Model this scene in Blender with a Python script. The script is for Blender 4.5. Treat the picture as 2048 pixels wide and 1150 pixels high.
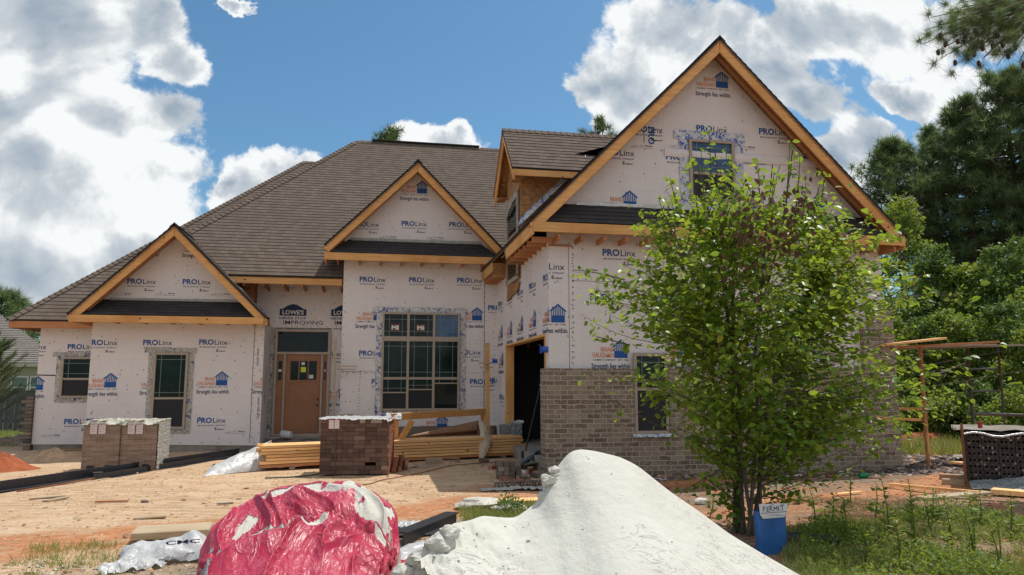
import bpy, bmesh, math, random
import numpy as np
from mathutils import Vector, Matrix, noise
random.seed(7); RNG = np.random.default_rng(11)
scene = bpy.context.scene
for o in list(bpy.data.objects): bpy.data.objects.remove(o)
COL = scene.collection
R = math.radians
# ------------------------------------------------------------------ camera
FPX, VX, HY = 1460.0, 745.0, 765.0           # focal length and vanishing data measured on the 2048 px wide photograph
PITCH = math.atan((HY - 575) / FPX)
YAW = math.atan((1024 - VX) / FPX * math.cos(PITCH))
EYE = 1.6
cam = bpy.data.cameras.new("camera"); cam_o = bpy.data.objects.new("camera", cam); COL.objects.link(cam_o)
cam.sensor_width = 36.0; cam.lens = FPX / 2048 * 36.0; cam.clip_end = 3000; cam.clip_start = 0.05
cam_o.location = (0, 0, EYE); cam_o.rotation_euler = (R(90) + PITCH, 0, -YAW)
scene.camera = cam_o
# ------------------------------------------------------------------ sun
SUN = Vector((0.36, 0.21, 1.0)).normalized()     # direction towards the sun
SUN_EL = math.asin(SUN.z); SUN_AZ = math.atan2(SUN.x, SUN.y)
sl = bpy.data.lights.new("sun", 'SUN'); sl.energy = 3.7; sl.angle = R(0.53); sl.color = (1.0, 0.955, 0.88)
so = bpy.data.objects.new("sun", sl); COL.objects.link(so); so.rotation_euler = SUN.to_track_quat('Z', 'Y').to_euler()
so.location = (10, 10, 40)
scene.view_settings.view_transform = 'Standard'; scene.view_settings.look = 'None'
scene.view_settings.exposure = 0.10; scene.view_settings.gamma = 1.0

def ray(x, y):
    a, b = (x - 1024) / FPX, (575 - y) / FPX
    fw = math.cos(PITCH) - b * math.sin(PITCH); up = math.sin(PITCH) + b * math.cos(PITCH)
    return (a * math.cos(YAW) + fw * math.sin(YAW), -a * math.sin(YAW) + fw * math.cos(YAW), up)
def at(x, y, Y):            # photograph position -> point of the facade plane at depth Y
    r = ray(x, y); k = Y / r[1]; return Vector((r[0] * k, Y, EYE + r[2] * k))
def gr(x, y, z=0.0):        # photograph position -> point of the ground
    r = ray(x, y); k = (z - EYE) / r[2]; return Vector((r[0] * k, r[1] * k, z))

# ------------------------------------------------------------------ node helper
class NT:
    def __init__(s, tree): s.t = tree; s.n = tree.nodes; s.l = tree.links
    def new(s, typ, **kw):
        n = s.n.new(typ)
        for k, v in kw.items(): setattr(n, k, v)
        return n
    def lk(s, a, b): s.l.new(a, b)
    def setin(s, sock, v):
        if v is None: return
        if hasattr(v, 'is_output') or isinstance(v, bpy.types.NodeSocket): s.l.new(v, sock)
        else: sock.default_value = v
    def math(s, op, a, b=None, c=None, clamp=False):
        n = s.new('ShaderNodeMath', operation=op); n.use_clamp = clamp
        s.setin(n.inputs[0], a); s.setin(n.inputs[1], b)
        if c is not None: s.setin(n.inputs[2], c)
        return n.outputs[0]
    def vm(s, op, a, b=None):
        n = s.new('ShaderNodeVectorMath', operation=op); s.setin(n.inputs[0], a)
        if b is not None: s.setin(n.inputs[1], b)
        return n.outputs['Value'] if op in ('LENGTH', 'DOT_PRODUCT', 'DISTANCE') else n.outputs[0]
    def noise(s, vec, scale, detail=3, rough=.55, dist=0.0):
        n = s.new('ShaderNodeTexNoise'); s.setin(n.inputs['Vector'], vec)
        n.inputs['Scale'].default_value = scale; n.inputs['Detail'].default_value = detail
        n.inputs['Roughness'].default_value = rough; n.inputs['Distortion'].default_value = dist
        return n.outputs['Fac']
    def ramp(s, fac, stops, interp='LINEAR'):
        n = s.new('ShaderNodeValToRGB'); cr = n.color_ramp; cr.interpolation = interp
        while len(cr.elements) > 1: cr.elements.remove(cr.elements[-1])
        for i, (p, c) in enumerate(stops):
            e = cr.elements[0] if i == 0 else cr.elements.new(p)
            e.position = p; e.color = (*c, 1) if len(c) == 3 else c
        s.lk(fac, n.inputs[0]); return n.outputs[0]
    def mix(s, f, a, b, mode='MIX'):
        n = s.new('ShaderNodeMix', data_type='RGBA', blend_type=mode)
        s.setin(n.inputs[0], f)
        for i, v in ((6, a), (7, b)):
            if isinstance(v, tuple): v = (*v, 1) if len(v) == 3 else v
            s.setin(n.inputs[i], v)
        return n.outputs[2]
    def smooth(s, v, lo, hi):
        n = s.new('ShaderNodeMapRange', interpolation_type='SMOOTHSTEP'); s.setin(n.inputs[0], v)
        n.inputs[1].default_value = lo; n.inputs[2].default_value = hi
        n.inputs[3].default_value = 0; n.inputs[4].default_value = 1
        return n.outputs[0]

# ------------------------------------------------------------------ world: physical sky with cumulus
world = bpy.data.worlds.new("World"); scene.world = world; world.use_nodes = True
W = NT(world.node_tree); W.n.clear()
wo = W.new('ShaderNodeOutputWorld'); bg = W.new('ShaderNodeBackground'); W.lk(bg.outputs[0], wo.inputs[0])
sky = W.new('ShaderNodeTexSky', sky_type='NISHITA', sun_disc=False)
sky.sun_elevation = SUN_EL; sky.sun_rotation = SUN_AZ; sky.air_density = 1.0; sky.dust_density = 1.0; sky.ozone_density = 1.5
bg.inputs['Strength'].default_value = 0.15
tc = W.new('ShaderNodeTexCoord'); sp = W.new('ShaderNodeSeparateXYZ'); W.lk(tc.outputs['Generated'], sp.inputs[0])
dy = W.math('MAXIMUM', sp.outputs[1], 0.04)
u = W.math('DIVIDE', sp.outputs[0], dy); v = W.math('DIVIDE', sp.outputs[2], dy)
cb = W.new('ShaderNodeCombineXYZ'); W.lk(u, cb.inputs[0]); W.lk(v, cb.inputs[1]); uv = cb.outputs[0]
n1 = W.noise(uv, 4.2, 9, .60, .25); n2 = W.noise(uv, 16, 5, .55)
CL = [(40,40,240,110,1),(300,40,95,75,1),(350,105,78,62,1),(70,200,150,120,1),(240,240,125,80,1),(330,235,70,75,1),
      (100,370,230,150,1),(290,365,80,75,1),(60,540,300,120,1),(250,520,140,80,1),
      (470,372,62,58,1),(535,345,70,50,1),(600,350,58,36,1),(425,400,36,36,1),(520,400,110,50,1),
      (880,275,78,34,1),(900,255,38,26,1),(492,2,30,16,1),
      (1255,165,105,105,1),(1190,175,58,62,1),(1345,85,135,105,1),(1480,90,150,125,1),(1660,50,230,95,1),(1880,70,260,105,1),
      (1540,170,130,80,1),(1240,255,85,48,1),(1620,215,120,52,1),(1800,180,110,38,1),(1930,180,140,60,1),
      (1740,285,105,62,1),(1885,250,68,52,1),(1670,320,90,55,1),(1790,350,140,80,1),(1950,320,120,90,1)]
nw = W.new('ShaderNodeTexNoise'); W.lk(uv, nw.inputs['Vector']); nw.inputs['Scale'].default_value = 5.0; nw.inputs['Detail'].default_value = 8; nw.inputs['Roughness'].default_value = .62
warp = W.vm('ADD', uv, W.vm('MULTIPLY', W.vm('SUBTRACT', nw.outputs['Color'], (.5, .5, .5)), (.22, .16, 0)))
dens = None
for (px, py, rx, ry, am) in CL:
    c = at(px, py, 1.0); a = W.vm('SUBTRACT', warp, (c.x, c.z - EYE, 0))
    a = W.vm('MULTIPLY', a, (FPX / rx * .93, FPX / ry * .95, 0)); ln = W.vm('LENGTH', a)
    d = W.math('SUBTRACT', 1.0, ln)
    dens = d if dens is None else W.math('SMOOTH_MAX', dens, d, 0.25)
e1 = W.math('MULTIPLY_ADD', n1, 2.1, -1.05)
e2 = W.math('MULTIPLY_ADD', n2, 0.7, -0.35)
den = W.math('ADD', dens, W.math('ADD', e1, e2))
mask = W.smooth(den, -0.12, 0.16)
thick = W.smooth(den, 0.05, 0.95)
# relief of the puffs: the density a little towards the sun compared with the density here
sh = W.vm('ADD', uv, (0.018, 0.034, 0)); n3 = W.noise(sh, 4.2, 6, .54, .25); n4 = W.noise(sh, 16, 5, .55)
rel = W.math('ADD', W.math('MULTIPLY', W.math('SUBTRACT', W.noise(uv, 4.2, 6, .54, .25), n3), 3.6), W.math('MULTIPLY', W.math('SUBTRACT', n2, n4), .45))
big = W.noise(uv, 2.2, 4, .5)
lit = W.math('ADD', rel, W.math('MULTIPLY_ADD', thick, -0.48, 1.08))
lit = W.math('ADD', lit, W.math('MULTIPLY_ADD', big, 1.7, -0.86)); left = W.math('SUBTRACT', 1, W.smooth(u, -.62, -.12)); lit = W.math('SUBTRACT', lit, W.math('MULTIPLY', left, .26), clamp=True)
ccol = W.ramp(lit, [(0.0, (1.7, 2.15, 2.75)), (0.4, (2.3, 2.75, 3.25)), (0.75, (3.7, 4.0, 4.25)), (1.0, (6.0, 6.1, 6.1))])
hs = W.new('ShaderNodeHueSaturation'); hs.inputs['Saturation'].default_value = 1.10; hs.inputs['Value'].default_value = 1.0
W.lk(sky.outputs[0], hs.inputs['Color'])
skyc = W.vm('MULTIPLY', hs.outputs[0], (0.53, 0.72, 0.74))
fin = W.mix(W.math('MULTIPLY', mask, 0.97), skyc, ccol); 
# added bright clouds, unseen overhead and behind the viewer, to fill shaded walls
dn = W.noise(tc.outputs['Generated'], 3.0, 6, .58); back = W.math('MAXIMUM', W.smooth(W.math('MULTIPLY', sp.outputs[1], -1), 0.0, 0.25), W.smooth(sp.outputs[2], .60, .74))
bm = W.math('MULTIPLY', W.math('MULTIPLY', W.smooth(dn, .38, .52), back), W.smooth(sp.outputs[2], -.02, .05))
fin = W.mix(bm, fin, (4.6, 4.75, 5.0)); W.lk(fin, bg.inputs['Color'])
SKYN = dict(hs=hs, bg=bg)

# ------------------------------------------------------------------ material helpers
def mat(name):
    m = bpy.data.materials.new(name); m.use_nodes = True; t = NT(m.node_tree); t.n.clear()
    out = t.new('ShaderNodeOutputMaterial'); b = t.new('ShaderNodeBsdfPrincipled'); t.lk(b.outputs[0], out.inputs[0])
    co = t.new('ShaderNodeTexCoord').outputs['Object']
    return m, t, b, co, out
def bump(t, b, h, dist=.01, strength=.6):
    n = t.new('ShaderNodeBump'); n.inputs['Distance'].default_value = dist; n.inputs['Strength'].default_value = strength
    t.lk(h, n.inputs['Height']); t.lk(n.outputs[0], b.inputs['Normal']); return n
def scaled(t, co, s, rot=(0, 0, 0)):
    n = t.new('ShaderNodeMapping'); n.inputs['Scale'].default_value = s; n.inputs['Rotation'].default_value = rot; t.lk(co, n.inputs[0]); return n.outputs[0]
M = {}
def plain(name, c, rough=.7, var=.15, scale=6, bmp=.004, metal=0, spec=.5, dirt=None):
    m, t, b, co, o = mat(name)
    n = t.noise(co, scale, 5, .6)
    lo = tuple(x * (1 - var) for x in c); hi = tuple(min(1, x * (1 + var)) for x in c)
    col = t.ramp(n, [(0.3, lo), (0.7, hi)])
    if dirt:
        d = t.noise(co, scale * .35, 6, .7); col = t.mix(t.smooth(d, .52, .68), col, dirt)
    t.lk(col, b.inputs['Base Color']); b.inputs['Roughness'].default_value = rough; b.inputs['Metallic'].default_value = metal
    b.inputs['Specular IOR Level'].default_value = spec
    if bmp: bump(t, b, t.noise(co, scale * 5, 4, .6), bmp)
    M[name] = m; return m
def wood(name, c, axis='x', rough=.75):
    m, t, b, co, o = mat(name)
    s = {'x': (1.2, 22, 22), 'y': (22, 1.2, 22), 'z': (22, 22, 1.2)}[axis]
    oi = t.new('ShaderNodeObjectInfo'); off = t.vm('ADD', co, t.vm('MULTIPLY', oi.outputs['Random'], (31, 17, 9)))
    g = t.noise(scaled(t, off, s), 1.6, 5, .6, .4); w = t.noise(off, 1.3, 3, .5)
    col = t.ramp(g, [(.25, tuple(x * .72 for x in c)), (.5, c), (.8, tuple(min(1, x * 1.22) for x in c))])
    col = t.mix(t.smooth(w, .45, .75), col, tuple(a * k for a, k in zip(c, (.82, .72, .6))))
    vo = t.new('ShaderNodeTexVoronoi'); vo.inputs['Scale'].default_value = 3.0; t.lk(off, vo.inputs['Vector'])
    kn = t.smooth(vo.outputs['Distance'], .085, .05)
    col = t.mix(kn, col, (.10, .045, .02))
    rn = t.math('MULTIPLY_ADD', oi.outputs['Random'], .3, .85)
    cc = t.vm('MULTIPLY', col, rn); t.lk(cc, b.inputs['Base Color'])
    b.inputs['Roughness'].default_value = rough; b.inputs['Specular IOR Level'].default_value = .3
    bump(t, b, g, .002, .5); M[name] = m; return m
PINE = (.66, .36, .135)
wood('pine_x', PINE, 'x'); wood('pine_y', PINE, 'y'); wood('pine_z', PINE, 'z')
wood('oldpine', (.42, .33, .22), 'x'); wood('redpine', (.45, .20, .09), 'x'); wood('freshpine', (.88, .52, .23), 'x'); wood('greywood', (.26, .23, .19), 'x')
plain('black_edge', (.018, .018, .02), .8); plain('black_plastic', (.02, .022, .028), .38, .2, 3)
plain('frame_tan', (.36, .30, .235), .55, .05, 3, .001); plain('concrete', (.30, .28, .25), .9, .2, 3, dirt=(.2, .15, .11))
plain('found', (.25, .225, .19), .95, .3, 3, .01, dirt=(.15, .10, .07))
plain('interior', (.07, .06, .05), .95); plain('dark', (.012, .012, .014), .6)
plain('screen', (.014, .014, .018), .7, .2, 30, 0); plain('print_blue', (.014, .085, .29), .8, .1, 30, 0)
plain('print_navy', (.018, .038, .10), .8, .1, 30, 0); plain('print_orange', (.60, .21, .085), .8, .1, 30, 0)
plain('print_dark', (.03, .03, .035), .8, .1, 30, 0); plain('print_white', (.68, .65, .63), .8, .05, 30, 0)
plain('door_brown', (.30, .125, .052), .45, .16, 2, .001); plain('trim_tan', (.40, .33, .27), .6, .08, 3, .001)
plain('white_plastic', (.62, .63, .62), .32, .1, 4, .01); plain('white_sand', (.74, .73, .66), .95, .06, 7, .012)
plain('muntin', (.16, .22, .19), .5, .1, 5, 0); plain('tape_blue', (.02, .09, .45), .4); plain('metal_dark', (.05, .045, .04), .6, .3, 8)
plain('rust', (.20, .075, .035), .85, .4, 6); plain('orange_pole', (.36, .15, .05), .8, .3, 6)
plain('white_paint', (.7, .7, .68), .6, .08, 4); plain('brown_paper', (.30, .175, .095), .7, .22, 3, .01)
plain('stone', (.55, .52, .46), .9, .25, 6, .02); plain('label_red', (.35, .03, .05), .6); plain('label_yellow', (.65, .75, .05), .6)
plain('green_glass', (.02, .25, .08), .25); plain('cord', (.25, .09, .05), .6); plain('hose', (.07, .11, .06), .5)
plain('blue_box', (.025, .12, .36), .42, .25, 5, .006, dirt=(.06, .17, .40)); plain('grey_cloth', (.40, .38, .33), .9, .25, 6, .03)
plain('siding', (.42, .40, .34), .8, .05); plain('fence_wood', (.085, .085, .09), .9, .35, 6, .004)
plain('red_dirt', (.32, .085, .030), .95, .35, 5, .06); plain('tan_dirt', (.52, .34, .20), .95, .25, 5, .05)
plain('bark', (.10, .078, .06), .95, .4, 14, .02); plain('pine_bark', (.11, .075, .055), .95, .4, 10, .03)
plain('cone', (.05, .03, .02), .8); plain('silver', (.55, .56, .57), .28, .2, 9, .02, metal=.5)
plain('rubble', (.20, .15, .12), .95, .45, 9, .02); plain('corr_pipe', (.05, .05, .055), .5); plain('chip', (.20, .15, .105), .95, .5, 9, .01)

def wrap_mat():
    m, t, b, co, o = mat('wrap')
    sx = t.new('ShaderNodeSeparateXYZ'); t.lk(co, sx.inputs[0])
    wx = t.math('SINE', t.math('MULTIPLY', t.math('ADD', sx.outputs[0], sx.outputs[1]), 150)); wz = t.math('SINE', t.math('MULTIPLY', sx.outputs[2], 150))
    wv = t.math('ADD', wx, wz)
    n = t.noise(co, .9, 5, .6); n2 = t.noise(co, 5, 5, .65)
    col = t.ramp(n, [(.3, (.80, .735, .68)), (.7, (.85, .795, .745))])
    col = t.mix(t.math('MULTIPLY', t.smooth(n2, .55, .75), .45), col, (.70, .63, .57))
    rows = t.math('SUBTRACT', .5, t.math('ABSOLUTE', t.math('SUBTRACT', t.math('FRACT', t.math('MULTIPLY', sx.outputs[2], 2.35)), .5)))
    cols = t.math('SUBTRACT', .5, t.math('ABSOLUTE', t.math('SUBTRACT', t.math('FRACT', t.math('MULTIPLY', t.math('ADD', sx.outputs[0], sx.outputs[1]), 2.46)), .5)))
    edge = t.math('SUBTRACT', 1, t.smooth(t.math('MINIMUM', rows, cols), .0, .018))
    col = t.mix(t.math('MULTIPLY', edge, .13), col, (.45, .38, .36))
    t.lk(t.vm('MULTIPLY', col, (.86, .87, .915)), b.inputs['Base Color']); b.inputs['Roughness'].default_value = .55; b.inputs['Specular IOR Level'].default_value = .35
    wr = t.noise(scaled(t, co, (1, 1, 2.6)), 2.4, 4, .6, .8)
    h = t.math('ADD', t.math('MULTIPLY', wv, .035), t.math('MULTIPLY', wr, 1.3)); h = t.math('ADD', h, t.math('MULTIPLY', edge, -.12))
    wk = t.noise(scaled(t, co, (1.3, 1.3, .5), (0, .5, 0)), 1.7, 3, .5, 1.6); wr2 = t.math('SUBTRACT', 1, t.smooth(t.math('ABSOLUTE', t.math('SUBTRACT', wk, .5)), 0, .03)); h = t.math('ADD', h, t.math('MULTIPLY', wr2, .18))
    bump(t, b, h, .02, .6); M['wrap'] = m
wrap_mat()
def shingle_mat(name, c1, c2, c3):
    m, t, b, co, o = mat(name)
    uvn = t.new('ShaderNodeUVMap'); uvn.uv_map = 'UVMap'; U = uvn.outputs[0]
    br = t.new('ShaderNodeTexBrick'); t.lk(U, br.inputs['Vector']); br.offset = .37; br.offset_frequency = 2; br.squash = 1
    br.inputs['Scale'].default_value = 1; br.inputs['Brick Width'].default_value = .17; br.inputs['Row Height'].default_value = .14
    br.inputs['Mortar Size'].default_value = .004; br.inputs['Bias'].default_value = 0
    br.inputs['Color1'].default_value = (*c1, 1); br.inputs['Color2'].default_value = (*c2, 1); br.inputs['Mortar'].default_value = (*[x * .45 for x in c1], 1)
    n = t.noise(U, 90, 3, .7); n2 = t.noise(U, .6, 4, .6)
    col = t.mix(t.smooth(n, .35, .75), br.outputs['Color'], c3)
    col = t.mix(t.math('MULTIPLY', t.smooth(n2, .4, .7), .35), col, tuple(x * .7 for x in c2))
    t.lk(col, b.inputs['Base Color']); b.inputs['Roughness'].default_value = .95; b.inputs['Specular IOR Level'].default_value = .2
    bump(t, b, n, .004, .7); M[name] = m
shingle_mat('shingle', (.105, .079, .062), (.165, .130, .104), (.140, .110, .088))
shingle_mat('shingle_shaded', (.042, .038, .038), (.070, .062, .060), (.055, .05, .05))  # darker copy of the shingles with the pent roofs' shade in its colour
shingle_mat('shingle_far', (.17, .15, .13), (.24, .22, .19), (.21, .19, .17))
def brick_mat(name, c1, c2, mort, w=.235, h=.082, ms=.007, blotch=(.30, .24, .19)):
    m, t, b, co, o = mat(name)
    sx = t.new('ShaderNodeSeparateXYZ'); t.lk(co, sx.inputs[0])
    cb = t.new('ShaderNodeCombineXYZ'); t.lk(t.math('ADD', sx.outputs[0], sx.outputs[1]), cb.inputs[0]); t.lk(sx.outputs[2], cb.inputs[1])
    wob = t.noise(co, 3.0, 2, .5); cbv = t.vm('ADD', cb.outputs[0], t.vm('MULTIPLY', wob, (0.006, .010, 0)))
    br = t.new('ShaderNodeTexBrick'); t.lk(cbv, br.inputs['Vector']); br.offset = .5
    for k, v_ in (('Scale', 1), ('Brick Width', w), ('Row Height', h), ('Mortar Size', ms), ('Mortar Smooth', .25), ('Bias', 0)): br.inputs[k].default_value = v_
    br.inputs['Color1'].default_value = (*c1, 1); br.inputs['Color2'].default_value = (*c2, 1); br.inputs['Mortar'].default_value = (*mort, 1)
    n = t.noise(scaled(t, co, (1, 1, 1.6)), 17, 5, .7)
    col = t.mix(t.math('MULTIPLY', t.smooth(n, .50, .66), .8), br.outputs['Color'], blotch)
    n3 = t.noise(co, 9, 4, .7); col = t.mix(t.math('MULTIPLY', t.smooth(n3, .56, .72), .55), col, tuple(x * .4 for x in c1))
    col = t.mix(br.outputs['Fac'], col, mort)
    t.lk(col, b.inputs['Base Color']); b.inputs['Roughness'].default_value = .93
    hgt = t.math('ADD', t.math('MULTIPLY', t.math('SUBTRACT', 1, br.outputs['Fac']), 1.0), t.math('MULTIPLY', n, .8))
    bump(t, b, hgt, .012, .9); M[name] = m
brick_mat('brick', (.13, .092, .066), (.30, .24, .18), (.48, .42, .33), blotch=(.41, .35, .27))
def brick_single(name, c):
    m, t, b, co, o = mat(name)
    oi = t.new('ShaderNodeObjectInfo'); gi = t.new('ShaderNodeNewGeometry')
    n = t.noise(co, 22, 5, .7)
    rnd = t.math('FRACT', t.math('ADD', oi.outputs['Random'], gi.outputs['Random Per Island']))
    col = t.ramp(rnd, [(0, tuple(x * .55 for x in c)), (.5, c), (.93, tuple(min(1, x * 1.35) for x in c)), (1.0, (.36, .29, .22))])
    col = t.mix(t.math('MULTIPLY', t.smooth(n, .5, .7), .5), col, tuple(min(1, x * 1.6) for x in c))
    t.lk(col, b.inputs['Base Color']); b.inputs['Roughness'].default_value = .92; bump(t, b, n, .006, .6); M[name] = m
brick_single('brick_dark', (.12, .068, .050)); brick_single('brick_red', (.30, .115, .065)); brick_single('brick_char', (.050, .040, .038)); brick_single('brick_grey', (.15, .115, .09))
def osb_mat():
    m, t, b, co, o = mat('osb')
    v = t.new('ShaderNodeTexVoronoi'); v.inputs['Scale'].default_value = 16; t.lk(scaled(t, co, (1, 1, 1.9), (.3, .2, .4)), v.inputs['Vector'])
    g = t.new('ShaderNodeSeparateColor'); t.lk(v.outputs['Color'], g.inputs[0])
    col = t.ramp(g.outputs[0], [(0, (.24, .11, .04)), (.5, (.36, .175, .062)), (1, (.45, .24, .10))])
    n = t.noise(co, 1.2, 4, .6); col = t.mix(t.math('MULTIPLY', t.smooth(n, .5, .7), .5), col, (.20, .10, .045))
    t.lk(col, b.inputs['Base Color']); b.inputs['Roughness'].default_value = .8; bump(t, b, g.outputs[1], .002, .4); M['osb'] = m
osb_mat()
def tape_mat(name, silver=(.52, .53, .53), blue=(.02, .06, .32), lo=.50, hi=.56):
    m, t, b, co, o = mat(name)
    n = t.noise(scaled(t, co, (1, 1, 1)), 9, 3, .6, .6); n2 = t.noise(co, 30, 3, .6); br = t.noise(co, 16, 4, .6)
    msk = t.math('MULTIPLY', t.smooth(n, lo, hi), t.smooth(n2, .42, .5))
    base = t.ramp(br, [(.3, tuple(x * .55 for x in silver)), (.6, silver), (.75, (.78, .79, .8))])
    col = t.mix(msk, base, blue)
    t.lk(col, b.inputs['Base Color']); b.inputs['Roughness'].default_value = .35; b.inputs['Metallic'].default_value = .15
    bump(t, b, br, .05, .8); M[name] = m
tape_mat('tape', (.66, .66, .64), (.02, .06, .32), .54, .59); tape_mat('tape_dim', (.50, .48, .42), (.04, .06, .22), .57, .62); tape_mat('tape_bright', (.66, .68, .7), (.03, .09, .42), .53, .58)
def glass_mat(name, c, spec=.22, rough=.04):
    m, t, b, co, o = mat(name); n = t.noise(co, 2.2, 3, .5)
    col = t.ramp(n, [(.35, c), (.7, tuple(x * 2.2 for x in c))]); t.lk(col, b.inputs['Base Color'])
    b.inputs['Roughness'].default_value = rough; b.inputs['Specular IOR Level'].default_value = spec
    bump(t, b, t.noise(co, 1.6, 2, .5), .02, .25); M[name] = m
glass_mat('glass', (.004, .011, .011)); glass_mat('glass_painted_sky', (.012, .05, .12), .5)  # second glass: blue sky reflection painted into the base colour
def ivory(name, c, rough, bscale, bdist, trans=0, stretch=(1, 1, 1)):
    m, t, b, co, o = mat(name)
    r1 = t.noise(scaled(t, co, stretch), bscale, 4, .55, 1.2)
    ridge = t.math('SUBTRACT', 1, t.math('ABSOLUTE', t.math('MULTIPLY_ADD', r1, 4, -2)))
    n = t.noise(co, bscale * 2.7, 4, .6)
    lo = tuple(x * .8 for x in c); col = t.ramp(n, [(.3, lo), (.75, c)]); t.lk(col, b.inputs['Base Color'])
    b.inputs['Roughness'].default_value = rough; b.inputs['Specular IOR Level'].default_value = .5
    bump(t, b, t.math('ADD', ridge, n), bdist, .8)
    if trans:
        tr = t.new('ShaderNodeBsdfTranslucent'); t.lk(col, tr.inputs[0]); mx = t.new('ShaderNodeMixShader'); mx.inputs[0].default_value = trans
        t.lk(b.outputs[0], mx.inputs[1]); t.lk(tr.outputs[0], mx.inputs[2]); t.lk(mx.outputs[0], o.inputs[0])
    M[name] = m
ivory('pink_plastic', (.62, .05, .12), .33, 1.8, .022, .22, (1.5, .4, .9)); ivory('white_sheet', (.66, .67, .67), .34, 3.0, .015, .2)
ivory('clear_sheet', (.42, .47, .48), .2, 3, .05, .35); ivory('wrap_plastic', (.50, .50, .46), .22, 7, .03, 0, (1, 1, 3))
def pink_mat():
    m, t, b, co, o = mat('pink_plastic')
    def ridged(scale, sc, d): q = t.noise(scaled(t, co, sc, (0, 0, .5)), scale, 3, .5, d); return t.math('SUBTRACT', 1, t.math('ABSOLUTE', t.math('MULTIPLY_ADD', q, 6, -3)), clamp=True)
    r1 = ridged(3.2, (1.7, .6, 1.2), 1.2); r2 = ridged(8, (1.5, .7, 1.2), 1.0); r3 = ridged(17, (1, 1, 1), .8); n2_ = t.noise(co, 2.3, 3, .5)
    col = t.ramp(n2_, [(.3, (.46, .022, .060)), (.52, (.54, .035, .085)), (.64, (.58, .06, .11)), (.78, (.74, .34, .38))]); ed = t.math('MULTIPLY', t.math('ADD', t.math('POWER', r1, 6), t.math('POWER', r2, 8), clamp=True), .22)
    col = t.mix(ed, col, (.82, .34, .44)); t.lk(col, b.inputs['Base Color']); b.inputs['Roughness'].default_value = .36; b.inputs['Specular IOR Level'].default_value = .45
    bump(t, b, t.math('ADD', t.math('POWER', r1, 3), t.math('ADD', t.math('MULTIPLY', t.math('POWER', r2, 3), .25), t.math('MULTIPLY', r3, .01))), .010, .7)
    tr = t.new('ShaderNodeBsdfTranslucent'); t.lk(col, tr.inputs[0]); mx = t.new('ShaderNodeMixShader'); mx.inputs[0].default_value = .25; t.lk(b.outputs[0], mx.inputs[1]); t.lk(tr.outputs[0], mx.inputs[2]); t.lk(mx.outputs[0], o.inputs[0]); M['pink_plastic'] = m
pink_mat()
def leaf_mat(name, stops, trans=.42, rough=.45, tint=(.55, .75, .08)):
    m, t, b, co, o = mat(name)
    gi = t.new('ShaderNodeNewGeometry'); n = t.noise(co, .9, 3, .6)
    f = t.math('ADD', t.math('MULTIPLY', gi.outputs['Random Per Island'], .75), t.math('MULTIPLY_ADD', n, .9, -.32), clamp=True)
    col = t.ramp(f, stops); t.lk(col, b.inputs['Base Color']); b.inputs['Roughness'].default_value = rough; b.inputs['Specular IOR Level'].default_value = .45
    tr = t.new('ShaderNodeBsdfTranslucent'); tcol = t.mix(.5, col, tint, 'MIX'); tc2 = t.vm('MULTIPLY', tcol, (1.05, 1.0, .9)); t.lk(tc2, tr.inputs[0])
    mx = t.new('ShaderNodeMixShader'); mx.inputs[0].default_value = trans
    t.lk(b.outputs[0], mx.inputs[1]); t.lk(tr.outputs[0], mx.inputs[2]); t.lk(mx.outputs[0], o.inputs[0]); M[name] = m
leaf_mat('leaf_sapling', [(0, (.05, .12, .016)), (.40, (.11, .225, .026)), (.70, (.24, .37, .04)), (.92, (.38, .40, .05)), (1, (.40, .24, .05))], .50, .38, (.46, .58, .05))
leaf_mat('leaf_dry', [(0, (.06, .03, .018)), (1, (.15, .075, .045))], .15, .8, (.1, .05, .03))
leaf_mat('leaf_bush', [(0, (.06, .11, .02)), (.5, (.13, .22, .035)), (1, (.27, .33, .06))], .48, .55, (.40, .50, .06))
leaf_mat('leaf_dark', [(0, (.05, .095, .025)), (.6, (.10, .17, .04)), (1, (.19, .26, .06))], .4, .55, (.2, .32, .05))
leaf_mat('needle', [(0, (.09, .14, .06)), (.6, (.15, .22, .09)), (1, (.26, .33, .14))], .48, .5, (.16, .24, .08))
leaf_mat('needle_green', [(0, (.05, .085, .03)), (1, (.12, .17, .06))], .3, .5, (.18, .26, .07))
leaf_mat('grass', [(0, (.15, .19, .04)), (.5, (.27, .31, .08)), (1, (.46, .42, .18))], .4, .6, (.3, .38, .06))
leaf_mat('straw', [(0, (.20, .14, .07)), (1, (.42, .33, .18))], .2, .8, (.4, .3, .15))

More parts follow.
